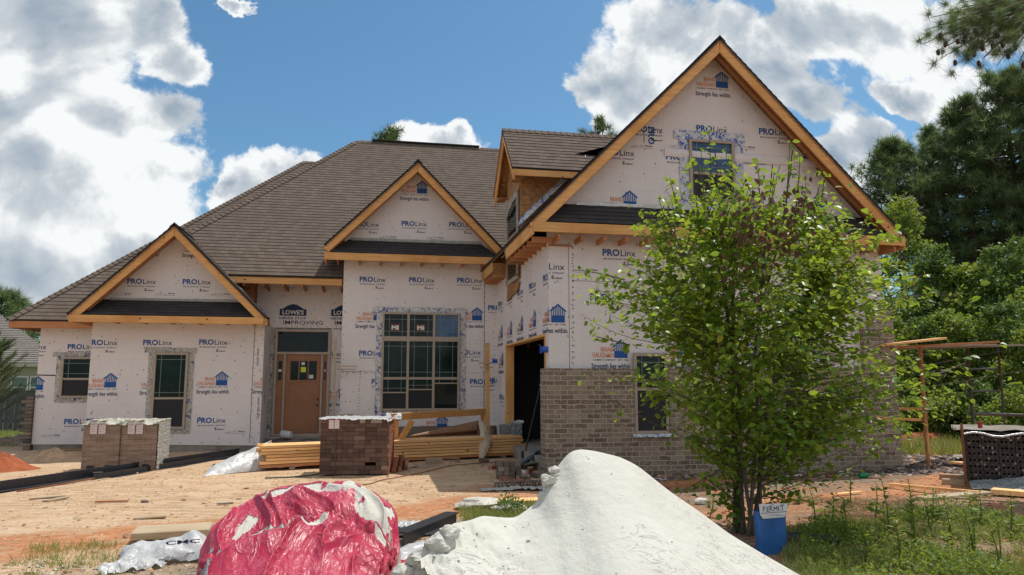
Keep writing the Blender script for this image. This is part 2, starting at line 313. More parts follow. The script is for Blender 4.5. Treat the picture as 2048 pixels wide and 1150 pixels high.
# ------------------------------------------------------------------ object helpers
def wloc(o):
    p = Vector((0, 0, 0))
    while o is not None: p += o.location; o = o.parent
    return p
def thing(name, label, cat, loc=(0, 0, 0), group=None):
    o = bpy.data.objects.new(name, None); COL.objects.link(o); o.location = loc; o.empty_display_size = .2
    o['label'] = label; o['category'] = cat
    if group: o['group'] = group
    return o
def tag(o, label, cat, group=None, kind=None):
    if label: o['label'] = label
    if cat: o['category'] = cat
    if group: o['group'] = group
    if kind: o['kind'] = kind
    return o
class MB:
    def __init__(s): s.v = []; s.f = []; s.m = []; s.uv = []
    def add(s, vs, fs, mi=0, uvs=None):
        b = len(s.v); s.v += [tuple(p) for p in vs]
        for k, f in enumerate(fs):
            s.f.append([b + i for i in f]); s.m.append(mi)
            s.uv.append(uvs[k] if uvs else None)
    def box(s, a, b, mi=0):
        x0, y0, z0 = [min(p, q) for p, q in zip(a, b)]; x1, y1, z1 = [max(p, q) for p, q in zip(a, b)]
        s.add([(x0,y0,z0),(x1,y0,z0),(x1,y1,z0),(x0,y1,z0),(x0,y0,z1),(x1,y0,z1),(x1,y1,z1),(x0,y1,z1)],
              [(0,3,2,1),(4,5,6,7),(0,1,5,4),(1,2,6,5),(2,3,7,6),(3,0,4,7)], mi)
    def obox(s, c, size, rot=None, mi=0):      # oriented box, c its centre
        h = [q / 2 for q in size]; Rm = rot.to_matrix() if hasattr(rot, 'to_matrix') else (rot or Matrix.Identity(3))
        vs = [Vector(c) + Rm @ Vector((sx * h[0], sy * h[1], sz * h[2])) for sx, sy, sz in
              [(-1,-1,-1),(1,-1,-1),(1,1,-1),(-1,1,-1),(-1,-1,1),(1,-1,1),(1,1,1),(-1,1,1)]]
        s.add(vs, [(0,3,2,1),(4,5,6,7),(0,1,5,4),(1,2,6,5),(2,3,7,6),(3,0,4,7)], mi)
    def beam(s, p, q, w, h, mi=0, up=(0, 0, 1)):   # board from p to q, w across, h along up
        p, q = Vector(p), Vector(q); d = (q - p).normalized(); U = Vector(up); side = d.cross(U).normalized(); U = side.cross(d)
        vs = [e + side * (a * w / 2) + U * (b * h / 2) for e in (p, q) for a, b in ((-1,-1),(1,-1),(1,1),(-1,1))]
        s.add(vs, [(0,1,2,3),(7,6,5,4),(0,4,5,1),(1,5,6,2),(2,6,7,3),(3,7,4,0)], mi)
    def prism(s, poly, ext, mi=0):
        n = len(poly); a = [Vector(p) for p in poly]; e = Vector(ext)
        s.add(a + [p + e for p in a], [tuple(range(n)), tuple(reversed(range(n, 2 * n)))] + [(i, i + n, (i + 1) % n + n, (i + 1) % n) for i in range(n)], mi)
    def tube(s, pts, rad, n=8, mi=0, cap=True):
        pts = [Vector(p) for p in pts]; m = len(pts); rs = rad if isinstance(rad, (list, tuple)) else [rad] * m
        vs = []; ref = Vector((0.31, 0.9, 0.2))
        for i, p in enumerate(pts):
            d = (pts[min(i + 1, m - 1)] - pts[max(i - 1, 0)]).normalized()
            if abs(d.dot(ref.normalized())) > .95: ref = Vector((1, 0, 0.1))
            a = d.cross(ref).normalized(); b = d.cross(a)
            vs += [p + (a * math.cos(2 * math.pi * k / n) + b * math.sin(2 * math.pi * k / n)) * rs[i] for k in range(n)]
        fs = [(i * n + k, i * n + (k + 1) % n, (i + 1) * n + (k + 1) % n, (i + 1) * n + k) for i in range(m - 1) for k in range(n)]
        if cap: fs += [tuple(range(n)), tuple(reversed(range((m - 1) * n, m * n)))]
        s.add(vs, fs, mi)
    def grid(s, fn, nu, nv, mi=0, skip=None):
        vs = [fn(i / nu, j / nv) for j in range(nv + 1) for i in range(nu + 1)]
        fs = [(j * (nu + 1) + i, j * (nu + 1) + i + 1, (j + 1) * (nu + 1) + i + 1, (j + 1) * (nu + 1) + i) for j in range(nv) for i in range(nu)
              if not (skip and skip((i + .5) / nu, (j + .5) / nv))]
        s.add(vs, fs, mi)
    def build(s, name, mats, parent=None, loc=None, smooth=False, bevel=0, label=None, solid=0):
        mats = mats if isinstance(mats, (list, tuple)) else [mats]
        o_loc = wloc(parent) if parent else Vector(loc if loc else (0, 0, 0))
        me = bpy.data.meshes.new(name)
        me.from_pydata([(x - o_loc.x, y - o_loc.y, z - o_loc.z) for x, y, z in s.v], [], s.f)
        for k in mats: me.materials.append(M[k] if isinstance(k, str) else k)
        me.polygons.foreach_set('material_index', s.m)
        if any(q is not None for q in s.uv):
            ul = me.uv_layers.new(name='UVMap'); flat = []
            for f, q in zip(s.f, s.uv):
                flat += [c for w_ in (q if q else [(0, 0)] * len(f)) for c in w_]
            ul.data.foreach_set('uv', flat)
        if smooth: me.polygons.foreach_set('use_smooth', [True] * len(s.f))
        me.validate(); me.update()
        o = bpy.data.objects.new(name, me); COL.objects.link(o)
        if parent: o.parent = parent
        else: o.location = o_loc
        if bevel:
            bv = o.modifiers.new('bevel', 'BEVEL'); bv.width = bevel; bv.segments = 1; bv.limit_method = 'ANGLE'
        if solid:
            sm = o.modifiers.new('solid', 'SOLIDIFY'); sm.thickness = solid; sm.offset = 0
        if label: o['label'] = label
        return o
def copy_tree(o, loc=None, rot=None, label=None, group=None, parent=None):
    c = o.copy(); COL.objects.link(c)
    if parent: c.parent = parent
    if loc is not None: c.location = loc
    if rot is not None: c.rotation_euler = rot
    if label: c['label'] = label
    if group: c['group'] = group
    for ch in [x for x in bpy.data.objects if x.parent == o and x is not c]: copy_tree(ch, parent=c)
    return c
def fbm(x, y, z=0, sc=1, oct=4):
    return noise.fractal(Vector((x * sc, y * sc, z * sc)), 1.0, 2.0, oct)
def np_mesh(name, V, F, mats, parent=None, loc=None, mi=None):
    V = np.asarray(V, dtype=np.float32); F = np.asarray(F, dtype=np.int32); k = F.shape[1]
    o_loc = wloc(parent) if parent else Vector(loc if loc else (0, 0, 0)); V = V - np.array(o_loc[:], dtype=np.float32)
    me = bpy.data.meshes.new(name); me.vertices.add(len(V)); me.vertices.foreach_set('co', V.ravel())
    me.loops.add(F.size); me.loops.foreach_set('vertex_index', F.ravel())
    me.polygons.add(len(F)); me.polygons.foreach_set('loop_start', np.arange(0, F.size, k, dtype=np.int32))
    for q in mats: me.materials.append(M[q])
    if mi is not None: me.polygons.foreach_set('material_index', np.asarray(mi, dtype=np.int32))
    me.update(calc_edges=True); o = bpy.data.objects.new(name, me); COL.objects.link(o)
    if parent: o.parent = parent
    else: o.location = o_loc
    return o
LEAF = (np.array([(0,0,0),(.30,.30,.07),(.30,-.30,.07),(.62,.26,.0),(.62,-.26,.0),(1,0,-.18),(.45,0,-.03)]), np.array([(0,6,1),(0,2,6),(1,6,3),(2,4,6),(3,6,5),(6,4,5)]))
LEAF2 = (np.array([(0,0,0),(.45,.30,.06),(1,0,-.08),(.45,-.30,.06)]), np.array([(0,2,1),(0,3,2)]))
NEED = (np.array([(0,.02,0),(0,-.02,0),(1,0,0)]), np.array([(0,1,2)]))
BLADE = (np.array([(0,.03,0),(0,-.03,0),(.6,.02,.0),(.6,-.02,.0),(1,0,-.12)]), np.array([(0,1,2),(1,3,2),(2,3,4)]))
def unit(a): return a / np.maximum(np.linalg.norm(a, axis=1, keepdims=True), 1e-6)
def scatter(pat, C, D, S, Wd=None, up=None):
    """one copy of the leaf pattern at every centre C pointing along D; returns vertices and triangles"""
    C = np.asarray(C, float); D = unit(np.asarray(D, float)); n = len(C)
    if up is None: up = RNG.normal(size=(n, 3)) * .55 + np.array([0, 0, 1.0])
    Sd = unit(np.cross(D, up)); N = np.cross(Sd, D); P, F = pat
    S = np.broadcast_to(np.asarray(S, float), (n,)); Wd = np.ones(n) if Wd is None else Wd
    V = C[:, None, :] + (P[None, :, 0:1] * D[:, None, :] + P[None, :, 1:2] * Sd[:, None, :] * Wd[:, None, None] + P[None, :, 2:3] * N[:, None, :]) * S[:, None, None]
    k = len(P); FF = (F[None] + (np.arange(n) * k)[:, None, None]).reshape(-1, 3)
    return V.reshape(-1, 3), FF
def cat(parts):
    V, F, Mi, b = [], [], [], 0
    for v_, f_, m_ in parts:
        V.append(v_); F.append(f_ + b); Mi.append(np.full(len(f_), m_)); b += len(v_)
    return np.concatenate(V), np.concatenate(F), np.concatenate(Mi)
plain('crust', (.56, .54, .48), .95, .15, 9, .03)
# ================================================================== ground
def gz(x, y):
    base = .035 * fbm(x, y, 0, .35, 3) + .012 * fbm(x, y, 3, 2.1, 3)
    d = max(0.0, min(1.0, (14.5 - y) / 3)) if y > 0 else 1
    rut = .03 * math.sin((y * 2.6 + x * .55) * 1.0) * (1 if 6 < y < 12 else 0) * d
    return base + rut * .6
def ground():
    xs = [-400, -150, -60, -30] + list(np.arange(-18, 22.01, .20)) + [30, 60, 150, 400]
    ys = [-400, -100, -30, -10, 0] + list(np.arange(2, 24.01, .15)) + [26, 30, 36, 45, 60, 100, 200, 600, 1500]
    V = []; nx = len(xs)
    for y in ys:
        for x in xs: V.append((x, y, gz(x, y) if (-19 < x < 23 and 1 < y < 25) else 0))
    F = [(j * nx + i, j * nx + i + 1, (j + 1) * nx + i + 1, (j + 1) * nx + i) for j in range(len(ys) - 1) for i in range(nx - 1)]
    m, t, b, co, o = mat('ground')
    sx = t.new('ShaderNodeSeparateXYZ'); t.lk(co, sx.inputs[0]); X, Y = sx.outputs[0], sx.outputs[1]
    nb = t.noise(co, .55, 5, .6, .4); nm = t.noise(scaled(t, co, (1, 1.9, 1)), 2.1, 6, .65, .6); nf = t.noise(co, 13, 6, .7); nff = t.noise(co, 55, 4, .7)
    dirt = t.ramp(nm, [(.28, (.46, .28, .16)), (.46, (.56, .385, .24)), (.62, (.62, .46, .31)), (.8, (.53, .35, .21))])
    dirt = t.mix(t.math('MULTIPLY', t.smooth(nf, .5, .68), .4), dirt, (.33, .19, .11))
    def band(c0, sl, w):      # strip of ground round the line y = c0 + sl*x
        d = t.math('ABSOLUTE', t.math('SUBTRACT', Y, t.math('MULTIPLY_ADD', X, sl, c0)))
        d = t.math('ADD', d, t.math('MULTIPLY_ADD', nb, -2.2 * w, 1.1 * w)); return t.math('SUBTRACT', 1, t.smooth(d, w * .55, w * 1.1))
    clay = (.47, .175, .07)
    red = t.math('MAXIMUM', t.math('MULTIPLY', t.math('MULTIPLY', band(9.35, .32, .75), t.smooth(nm, .36, .52)), .95), t.math('MULTIPLY', band(11.2, .03, .45), t.smooth(X, .8, 2.2)))
    right = t.smooth(t.math('ADD', X, t.math('MULTIPLY', nb, 1.6)), 3.4, 4.6)
    redc = t.ramp(t.math('MULTIPLY_ADD', nf, .5, t.math('MULTIPLY', nm, .5)), [(.35, (.30, .11, .05)), (.5, clay), (.62, (.58, .34, .19))])
    col = t.mix(red, dirt, redc); col = t.mix(t.math('MULTIPLY', right, .85), col, redc)
    mulch = band(7.85, .45, .9); litter = t.ramp(nf, [(.3, (.07, .055, .042)), (.5, (.20, .165, .125)), (.7, (.36, .32, .26))])
    front = t.math('SUBTRACT', 1, t.smooth(t.math('SUBTRACT', t.math('ADD', Y, t.math('MULTIPLY', nb, 1.4)), t.math('MULTIPLY', X, .25)), 7.6, 8.9))
    col = t.mix(t.math('MULTIPLY', t.math('MAXIMUM', t.math('MULTIPLY', mulch, t.smooth(X, -2.6, -1.2)), t.math('MULTIPLY', front, .72)), t.smooth(nm, .34, .52)), col, litter)
    wv = t.new('ShaderNodeTexWave'); wv.wave_type = 'BANDS'; wv.bands_direction = 'DIAGONAL'; wv.inputs['Scale'].default_value = 3.2; wv.inputs['Distortion'].default_value = 5; wv.inputs['Detail'].default_value = 4; wv.inputs['Detail Scale'].default_value = 1.6; t.lk(scaled(t, co, (.25, 1.6, 1), (0, 0, .28)), wv.inputs['Vector'])
    trk = t.math('MULTIPLY', t.math('MULTIPLY', t.smooth(wv.outputs['Fac'], .55, .95), t.smooth(nb, .42, .56)), .28); col = t.mix(trk, col, (.36, .22, .13))
    lawn = t.math('MAXIMUM', t.math('MULTIPLY', t.math('SUBTRACT', 1, t.smooth(X, -9.2, -8.2)), t.smooth(Y, 20.5, 21.5)), t.math('MULTIPLY', t.smooth(X, 11.6, 12.6), t.smooth(Y, 15.5, 16.5)))
    wv = t.new('ShaderNodeTexWave'); wv.wave_type = 'BANDS'; wv.bands_direction = 'DIAGONAL'; wv.inputs['Scale'].default_value = 3.2; wv.inputs['Distortion'].default_value = 5; wv.inputs['Detail'].default_value = 4; wv.inputs['Detail Scale'].default_value = 1.6; t.lk(scaled(t, co, (.25, 1.6, 1), (0, 0, .28)), wv.inputs['Vector'])
    trk = t.math('MULTIPLY', t.math('MULTIPLY', t.smooth(wv.outputs['Fac'], .55, .95), t.smooth(nb, .42, .56)), .28); col = t.mix(trk, col, (.36, .22, .13))
    lawn = t.math('MAXIMUM', lawn, t.smooth(Y, 27, 29)); gcol = t.ramp(nf, [(.3, (.08, .12, .03)), (.55, (.17, .20, .06)), (.75, (.28, .27, .11))])
    col = t.mix(lawn, col, gcol)
    t.lk(col, b.inputs['Base Color']); b.inputs['Roughness'].default_value = .97; b.inputs['Specular IOR Level'].default_value = .15
    h = t.math('ADD', t.math('MULTIPLY_ADD', trk, -.5, nm), t.math('ADD', t.math('MULTIPLY', nf, .35), t.math('MULTIPLY', nff, .12))); bump(t, b, h, .10, .8)
    M['ground'] = m
    g = np_mesh('ground', V, F, ['ground']); g.data.polygons.foreach_set('use_smooth', [True] * len(F)); tag(g, 'bare tan and red construction dirt in front of the house', 'ground', kind='structure')
ground()

# ================================================================== shingle roofs
def clipv(poly, a, b, axis=1):
    def cl(P, k, keep):
        out = []
        for i in range(len(P)):
            p, q = P[i], P[(i + 1) % len(P)]; ip, iq = keep(p), keep(q)
            if ip: out.append(p)
            if ip != iq:
                t_ = (k - p[axis]) / (q[axis] - p[axis]); out.append(tuple(p[j] + (q[j] - p[j]) * t_ for j in range(2)))
        return out
    P = cl(poly, a, lambda p: p[axis] >= a - 1e-9)
    return cl(P, b, lambda p: p[axis] <= b + 1e-9) if P else P
def roof_face(mb, ub, pts, U, expo=.14, lift=.010, thick=.035, under=1, slab=0):
    """shingle courses over the convex planar polygon pts; ub takes the sheathing below"""
    pts = [Vector(p) for p in pts]; U = Vector(U).normalized()
    N = (pts[1] - pts[0]).cross(pts[2] - pts[1]).normalized()
    if N.z < 0: N = -N
    V = N.cross(U).normalized()
    if V.z < 0: V = -V
    lo = min(pts, key=lambda p: p.z); O = Vector(lo)
    P2 = [((p - O).dot(U), (p - O).dot(V)) for p in pts]; vmax = max(p[1] for p in P2); k = 0
    while k * expo < vmax:
        a, b_ = k * expo, min((k + 1) * expo, vmax); Q = clipv(P2, a, b_)
        if len(Q) >= 3:
            vs = [O + U * u_ + V * v_ + N * (lift * (1 - (v_ - a) / expo) + .003) for u_, v_ in Q]
            mb.add(vs, [tuple(range(len(Q)))], 0, [[(u_ + O.x * .7 + O.y, v_ + .0005 if v_ < a + 1e-6 else v_ - .001) for u_, v_ in Q]])
            lows = sorted([q for q in Q if q[1] < a + 1e-6])
            if len(lows) >= 2:
                l, r = lows[0], lows[-1]; e = [O + U * l[0] + V * a, O + U * r[0] + V * a]
                mb.add([e[0] + N * (lift + .003), e[1] + N * (lift + .003), e[1] - N * .004, e[0] - N * .004], [(0, 1, 2, 3)], 1, [[(0, 0)] * 4])
        k += 1
    ub.prism([p - N * .004 for p in pts], -N * thick, slab); ub.prism([p - N * (.006 + thick) for p in pts], -N * .014, under)
def caps(mb, p, q, nA, nB, w=.15, step=.15):
    """overlapping cap shingles along a hip or ridge from the low point p to q"""
    p, q = Vector(p), Vector(q); d = (q - p); L = d.length; d.normalize(); n = int(L / step)
    sA = d.cross(Vector(nA).normalized()); sB = d.cross(Vector(nB).normalized())
    if sA.dot(Vector(nB)) > 0: sA = -sA
    if sB.dot(Vector(nA)) > 0: sB = -sB
    up = (Vector(nA).normalized() + Vector(nB).normalized()).normalized()
    for i in range(n):
        a = p + d * (i * step); b_ = p + d * ((i + 1.25) * step); l0, l1 = .040, .018
        for s_ in (sA, sB):
            vs = [a + up * l0, b_ + up * l1, b_ + up * l1 + s_ * w, a + up * l0 + s_ * w]
            mb.add(vs, [(0, 1, 2, 3)], 0, [[(i * 1.37, .02), (i * 1.37, .12), (i * 1.37 + .1, .12), (i * 1.37 + .1, .02)]])
            mb.add([a + up * l0, a + up * l0 + s_ * w, a + s_ * w, a], [(0, 1, 2, 3)], 1, [[(0, 0)] * 4])

# ================================================================== printed marks of the house wrap
_tc = {}
def text_geo(body, bold):
    if (body, bold) in _tc: return _tc[(body, bold)]
    c = bpy.data.curves.new('t', 'FONT'); c.body = body; c.size = 1; c.offset = bold; c.resolution_u = 2; c.space_character = 1.0
    o = bpy.data.objects.new('t', c); COL.objects.link(o); dg = bpy.context.evaluated_depsgraph_get(); dg.update()
    me = bpy.data.meshes.new_from_object(o.evaluated_get(dg)); me.calc_loop_triangles()
    vs = [(v_.co.x, v_.co.y) for v_ in me.vertices]; ts = [tuple(t_.vertices) for t_ in me.loop_triangles]
    bpy.data.objects.remove(o); bpy.data.curves.remove(c); bpy.data.meshes.remove(me)
    x0 = min(p[0] for p in vs); x1 = max(p[0] for p in vs)
    _tc[(body, bold)] = ([(x - x0, y / .729) for x, y in vs], ts, x1 - x0); return _tc[(body, bold)]
class Frame:
    def __init__(s, mb, O, U, N, x0=-1e9, x1=1e9, z0=-1e9, z1=1e9): s.mb = mb; s.O = Vector(O); s.U = Vector(U); s.N = Vector(N); s.lim = (x0, x1, z0, z1); s.out = None
    def poly(s, P, mi, lift=.003):
        P = clipv(P, s.lim[0], s.lim[1], 0) if P else P
        P = clipv(P, s.lim[2], s.lim[3], 1) if P else P
        if s.out and P:      # keep only what lies on the wall
            n = len(s.out)
            for i in range(n):
                (ax, az), (bx, bz) = s.out[i], s.out[(i + 1) % n]; g = lambda p: (bx - ax) * (p[1] - az) - (bz - az) * (p[0] - ax)
                if all(g(p) >= 0 for p in P): continue
                o2 = []
                for j in range(len(P)):
                    p, q = P[j], P[(j + 1) % len(P)]; gp, gq = g(p), g(q)
                    if gp >= 0: o2.append(p)
                    if (gp >= 0) != (gq >= 0): k = gp / (gp - gq); o2.append((p[0] + (q[0] - p[0]) * k, p[1] + (q[1] - p[1]) * k))
                P = o2
                if len(P) < 3: return
        if len(P) < 3: return
        vs = [s.O + s.U * x + Vector((0, 0, z)) + s.N * lift for x, z in P]
        n = (vs[1] - vs[0]).cross(vs[2] - vs[0])
        if n.dot(s.N) < 0: vs.reverse()
        s.mb.add(vs, [tuple(range(len(vs)))], mi)
    def text(s, body, x, z, w, h, mi, bold=.0, rot=0, lift=.003):
        vs, ts, tw = text_geo(body, bold); k = w / tw; c, sn = math.cos(rot), math.sin(rot)
        for t_ in ts:
            P = [(vs[i][0] * k, vs[i][1] * h) for i in t_]; s.poly([(x + a * c - b_ * sn, z + a * sn + b_ * c) for a, b_ in P], mi, lift)
PB, PN, PO, PD, PW = 1, 2, 3, 4, 5; WMATS = ['wrap', 'print_blue', 'print_navy', 'print_orange', 'print_dark', 'print_white', 'black_edge']
def st_P(f, x, z, sel=True):
    f.text('PRO', x, z, .325, .125, PB, .035); f.text('Linx', x + .345, z, .285, .122, PN, .004)
    f.text('BUILDING WRAP', x + .02, z - .072, .60, .030, PN, .01)
    if sel: f.text('S', x + .385, z - .165, .055, .062, PD, .03); f.text('elect', x + .45, z - .165, .14, .038, PD, .02)
def st_B(f, x, z):
    f.poly([(x - .125, z), (x + .125, z), (x + .125, z + .20), (x - .125, z + .20)], PB)
    f.poly([(x - .165, z + .195), (x + .165, z + .195), (x + .125, z + .235), (x, z + .335), (x - .125, z + .235)], PB)
    for k in range(-3, 4):
        tx = x + k * .034; top = z + .325 - abs(k * .034) * .80 - .03; f.poly([(tx - .006, z + .125), (tx + .006, z + .125), (tx + .006, top), (tx - .006, top)], PW, .005)
    f.text('BRAND', x - .375, z + .115, .235, .082, PO, .02); f.text('VAUGHAN', x - .535, z + .005, .395, .092, PO, .02)
    f.text('LUMBER COMPANY', x - .52, z - .048, .43, .026, PD, .01); f.text('EST. 1946', x - .06, z - .048, .20, .026, PD, .02)
    f.text('Strength lies within.', x - .55, z - .185, .735, .092, PN, .018)
def st_S(f, x, z):
    f.poly([(x, z), (x + .13, z), (x + .13, z + .006), (x, z + .006)], PD); f.text('> <', x + .1, z, .08, .03, PD); f.text('U.S.', x + .2, z, .06, .035, PD)
    f.text('PROLinx', x + .29, z + .005, .15, .03, PD, .03); f.poly([(x + .02, z - .03), (x + .44, z - .03), (x + .44, z - .026), (x + .02, z - .026)], PD)
def st_L(f, x, z):
    w = .66; h = .26
    f.poly([(x, z), (x + w, z), (x + w, z + h * .66), (x, z + h * .66)], PN); f.poly([(x + .06, z + h * .65), (x + w - .06, z + h * .65), (x + w - .2, z + h), (x + w / 2, z + h * 1.16), (x + .2, z + h)], PN)
    f.text("LOWE'S", x + .065, z + .035, w - .13, .11, PW, .035, lift=.005)
    f.text('NEVER STOP', x, z - .092, w, .062, PN, .014); f.text('IMPROVING', x + .10, z - .222, .98, .105, PN, .006)
def nails(f, pts_n, x0, x1, z0, z1, top=None, seed=0):
    rr = random.Random(seed)
    for _ in range(pts_n):
        x, z = rr.uniform(x0, x1), rr.uniform(z0, z1)
        if top and z > top(x): continue
        f.poly([(x + .012 * math.cos(a * 1.047), z + .012 * math.sin(a * 1.047)) for a in range(6)], PD, .006)
def nail_line(f, p, q, step, seed=0):
    rr = random.Random(seed); L = math.dist(p, q); n = max(2, int(L / step))
    for i in range(n):
        t_ = (i + rr.uniform(.2, .8)) / n; x, z = p[0] + (q[0] - p[0]) * t_ + rr.uniform(-.012, .012), p[1] + (q[1] - p[1]) * t_
        f.poly([(x + .011 * math.cos(a * 1.047), z + .011 * math.sin(a * 1.047)) for a in range(6)], PD, .006)

H = thing('unfinished_house', 'large unfinished house covered in printed white building wrap with steep brown shingle roofs', 'house', (1, 18, 0))
# ------------------------------------------------------------------ wrapped walls
def wall_front(name, Y, outline, th=.12, foundation=None, lim=None):
    mb = MB(); mb.prism([(x, Y, z) for x, z in outline], (0, th, 0), 0)
    xs = [x for x, _ in outline]; f = Frame(mb, (0, Y, 0), (1, 0, 0), (0, -1, 0), min(xs), max(xs)); f.out = list(outline); return mb, f
def px(f_, kind, Y, x, y, *a):
    p = at(x, y, Y); kind(f_, p.x, p.z, *a)
# left gabled bay
LGY, LX0, LX1, LRX, LRZ = 18.2, -6.33, -2.56, -4.55, 5.21
mb, f = wall_front('w', LGY, [(LX0, .22), (LX1, .14), (LX1, 3.14), (LRX, 5.10), (LX0, 3.33)])
for x, y in ((175, 690), (286, 690), (398, 689), (394, 846), (284, 848), (172, 848), (254, 567), (365, 568)): px(f, st_P, LGY, x, y)
for x, y in ((220, 775), (331, 773), (443, 771), (554, 771), (303, 497), (414, 500)): px(f, st_B, LGY, x, y)
for x, y in ((222, 588), (310, 588), (421, 589), (450, 865), (205, 868)): px(f, st_S, LGY, x, y)
st = at(507, 700, LGY).x
f.poly([(st, .2), (st + .012, .2), (st + .012, 3.1), (st, 3.1)], PD, .002)
nails(f, 60, LX0, LX1, .3, 3.0, seed=1); nails(f, 22, LX0 + .5, LX1 - .5, 3.5, 5, top=lambda x: 4.9 - abs(x - LRX), seed=2)
nail_line(f, (LX0 + .05, 3.05), (LX1, 3.08), .2, 3); nail_line(f, (st + .04, .3), (st + .04, 3.0), .16, 4); nail_line(f, (LX1 - .04, .3), (LX1 - .04, 3.0), .2, 5); nail_line(f, (LX0, .27), (LX1, .2), .35, 6)
f.text('TAPE SEAL WRAP', st + .19, .75, .5, .05, PD, .01, rot=1.571); f.text('HOUSE WRAP', st + .13, 2.0, .4, .05, PD, .01, rot=1.571)
mb.build('wrapped_wall', WMATS, H)
mb = MB(); mb.box((-3.9, 19.31, 2.6), (-2.935, 19.4, 4.3)); mb.build('porch_sheathing', 'osb', H)
mb = MB(); mb.box((LX1 - .12, LGY + .13, .1), (LX1 - .003, 19.29, 3.08)); f = Frame(mb, (LX1 - .003, 0, 0), (0, 1, 0), (1, 0, 0), 18.3, 19.5)
f.text('PROLinx', 18.75, 1.1, .9, .09, PD, .01, rot=1.571); nail_line(f, (18.5, .3), (18.5, 3), .15, 8); mb.build('wrapped_wall', WMATS, H)
mb = MB(); mb.box((LX0, LGY + .12, .1), (LX0 + .12, 19.6, 3.1)); mb.build('wrapped_wall', WMATS, H)
# far left wall
mb, f = wall_front('w', 19.5, [(-7.93, .14), (-6.2, .12), (-6.2, 2.95), (-7.93, 2.95)])
for x, y in ((135, 698), (128, 848), (35, 698)): px(f, st_P, 19.5, x, y)
px(f, st_B, 19.5, 74, 780); px(f, st_S, 19.5, 80, 872); nails(f, 22, -7.93, -6.3, .2, 2.9, seed=9); nail_line(f, (-7.9, 2.85), (-6.3, 2.85), .3, 3)
za = at(100, 750, 19.5).z; f.poly([(-7.93, za - .014), (-7.3, za - .03), (-7.3, za), (-7.93, za + .012)], PD, .003)
mb.build('wrapped_wall', WMATS, H)
mb = MB(); mb.box((-7.93, 19.62, .1), (-7.8, 29, 2.95)); mb.box((-7.8, 28.9, .1), (9.7, 29, 4)); mb.build('wrapped_wall', WMATS, H)
# porch wall over and beside the entrance door
mb, f = wall_front('w', 19.3, [(-2.93, 2.985), (-.70, 2.985), (-.70, 4.12), (-2.93, 4.12)])
for x, y in ((559, 631), (662, 632)): px(f, st_L, 19.3, x, y)
nails(f, 24, -2.5, -.75, 3.0, 4.05, seed=10); nail_line(f, (-2.5, 3.02), (-.75, 3.02), .16, 11); nail_line(f, (-2.5, 4.02), (-.75, 4.02), .2, 12)
mb.build('wrapped_wall', WMATS, H)
mb, f = wall_front('w', 19.32, [(-1.075, .22), (-.70, .22), (-.70, 2.98), (-1.075, 2.98)])
px(f, st_P, 19.3, 636, 712); px(f, st_B, 19.3, 688, 797); px(f, st_B, 19.3, 712, 645); nails(f, 26, -1.07, -.72, .3, 2.95, seed=13)
mb.build('wrapped_wall', WMATS, H)
# middle gabled bay
BY, BX0, BX1, BRX, BRZ = 18.0, -.75, 3.03, .97, 7.0
mb, f = wall_front('w', BY, [(BX0, .55), (BX1, .55), (BX1, 4.82), (BRX, 6.88), (BX0, 5.16)])
f.lim = (BX0, 2.95, -9, 99)
for x, y in ((719, 563), (818, 564), (914, 565), (718, 711), (911, 709), (743, 768), (840, 769), (940, 768), (803, 451), (898, 453), (706, 452)): px(f, st_P, BY, x, y)
for x, y in ((757, 641), (856, 641), (954, 641), (884, 858), (785, 858), (844, 387), (940, 391)): px(f, st_B, BY, x, y)
for x, y in ((757, 474), (853, 476)): px(f, st_S, BY, x, y)
f.lim = (-9, 9, -9, 99); px(f, st_P, BY, 976, 620); px(f, st_P, BY, 977, 766)
nails(f, 50, BX0, 3, .6, 4.4, seed=14); nails(f, 14, -.3, 2.3, 5.1, 6.5, top=lambda x: 6.7 - abs(x - BRX), seed=15)
nail_line(f, (BX0, 4.42), (BX1, 4.42), .17, 16); nail_line(f, (BX0 + .04, .6), (BX0 + .04, 4.4), .2, 17); nail_line(f, (2.72, .6), (2.72, 4.4), .12, 18); nail_line(f, (2.96, .6), (2.96, 4.0), .15, 19)
zz = at(700, 745, BY).z; nail_line(f, (BX0, zz), (.2, zz - .02), .07, 20); nail_line(f, (2.1, zz), (2.9, zz), .08, 21); nail_line(f, (-.32, .7), (-.3, zz), .07, 22)
f.poly([(BX0, zz + .03), (.22, zz + .02), (.22, zz + .012), (BX0, zz + .022)], PD, .002); f.poly([(2.70, .6), (2.712, .6), (2.712, 4.4), (2.70, 4.4)], PD, .002)
mb.build('wrapped_wall', WMATS, H)
mb = MB(); mb.box((BX0, BY + .12, .2), (BX0 + .12, 19.5, 4.6)); mb.build('wrapped_wall', WMATS, H)
# garage wing, side wall with the open doorway
GX, WY = 3.03, 12.5; GO0, GO1, GOZ = 12.74, 16.75, 2.47
mb = MB(); mb.box((GX, WY + .12, GOZ), (GX + .14, 17.995, 4.12)); mb.box((GX, GO1, .22), (GX + .14, 17.995, GOZ)); mb.box((GX, WY + .12, .22), (GX + .14, GO0, GOZ))
def sidefr(): return Frame(mb, (GX, 0, 0), (0, -1, 0), (-1, 0, 0), -17.98, -WY, .2, 4.05)
f = sidefr()
f.lim = (-17.9, -WY, GOZ + .01, 4.05)
for k in range(5):
    yc = 12.62 + 1.22 * k; zz = 3.42 + .01 * k; st_P(f, -(yc + .31), zz); st_B(f, -(yc - .19), 2.66)
f.lim = (-17.9, -GO1 - .02, .2, 4); st_P(f, -17.6, 1.2); st_B(f, -17.2, 2.0)
f.lim = (-17.9, -WY, GOZ + .01, 4.05); nails(f, 70, -17.9, -WY, 2.5, 4.05, seed=24); nail_line(f, (-17.9, 4.0), (-WY, 4.0), .2, 25)
mb.build('wrapped_wall', WMATS, H)
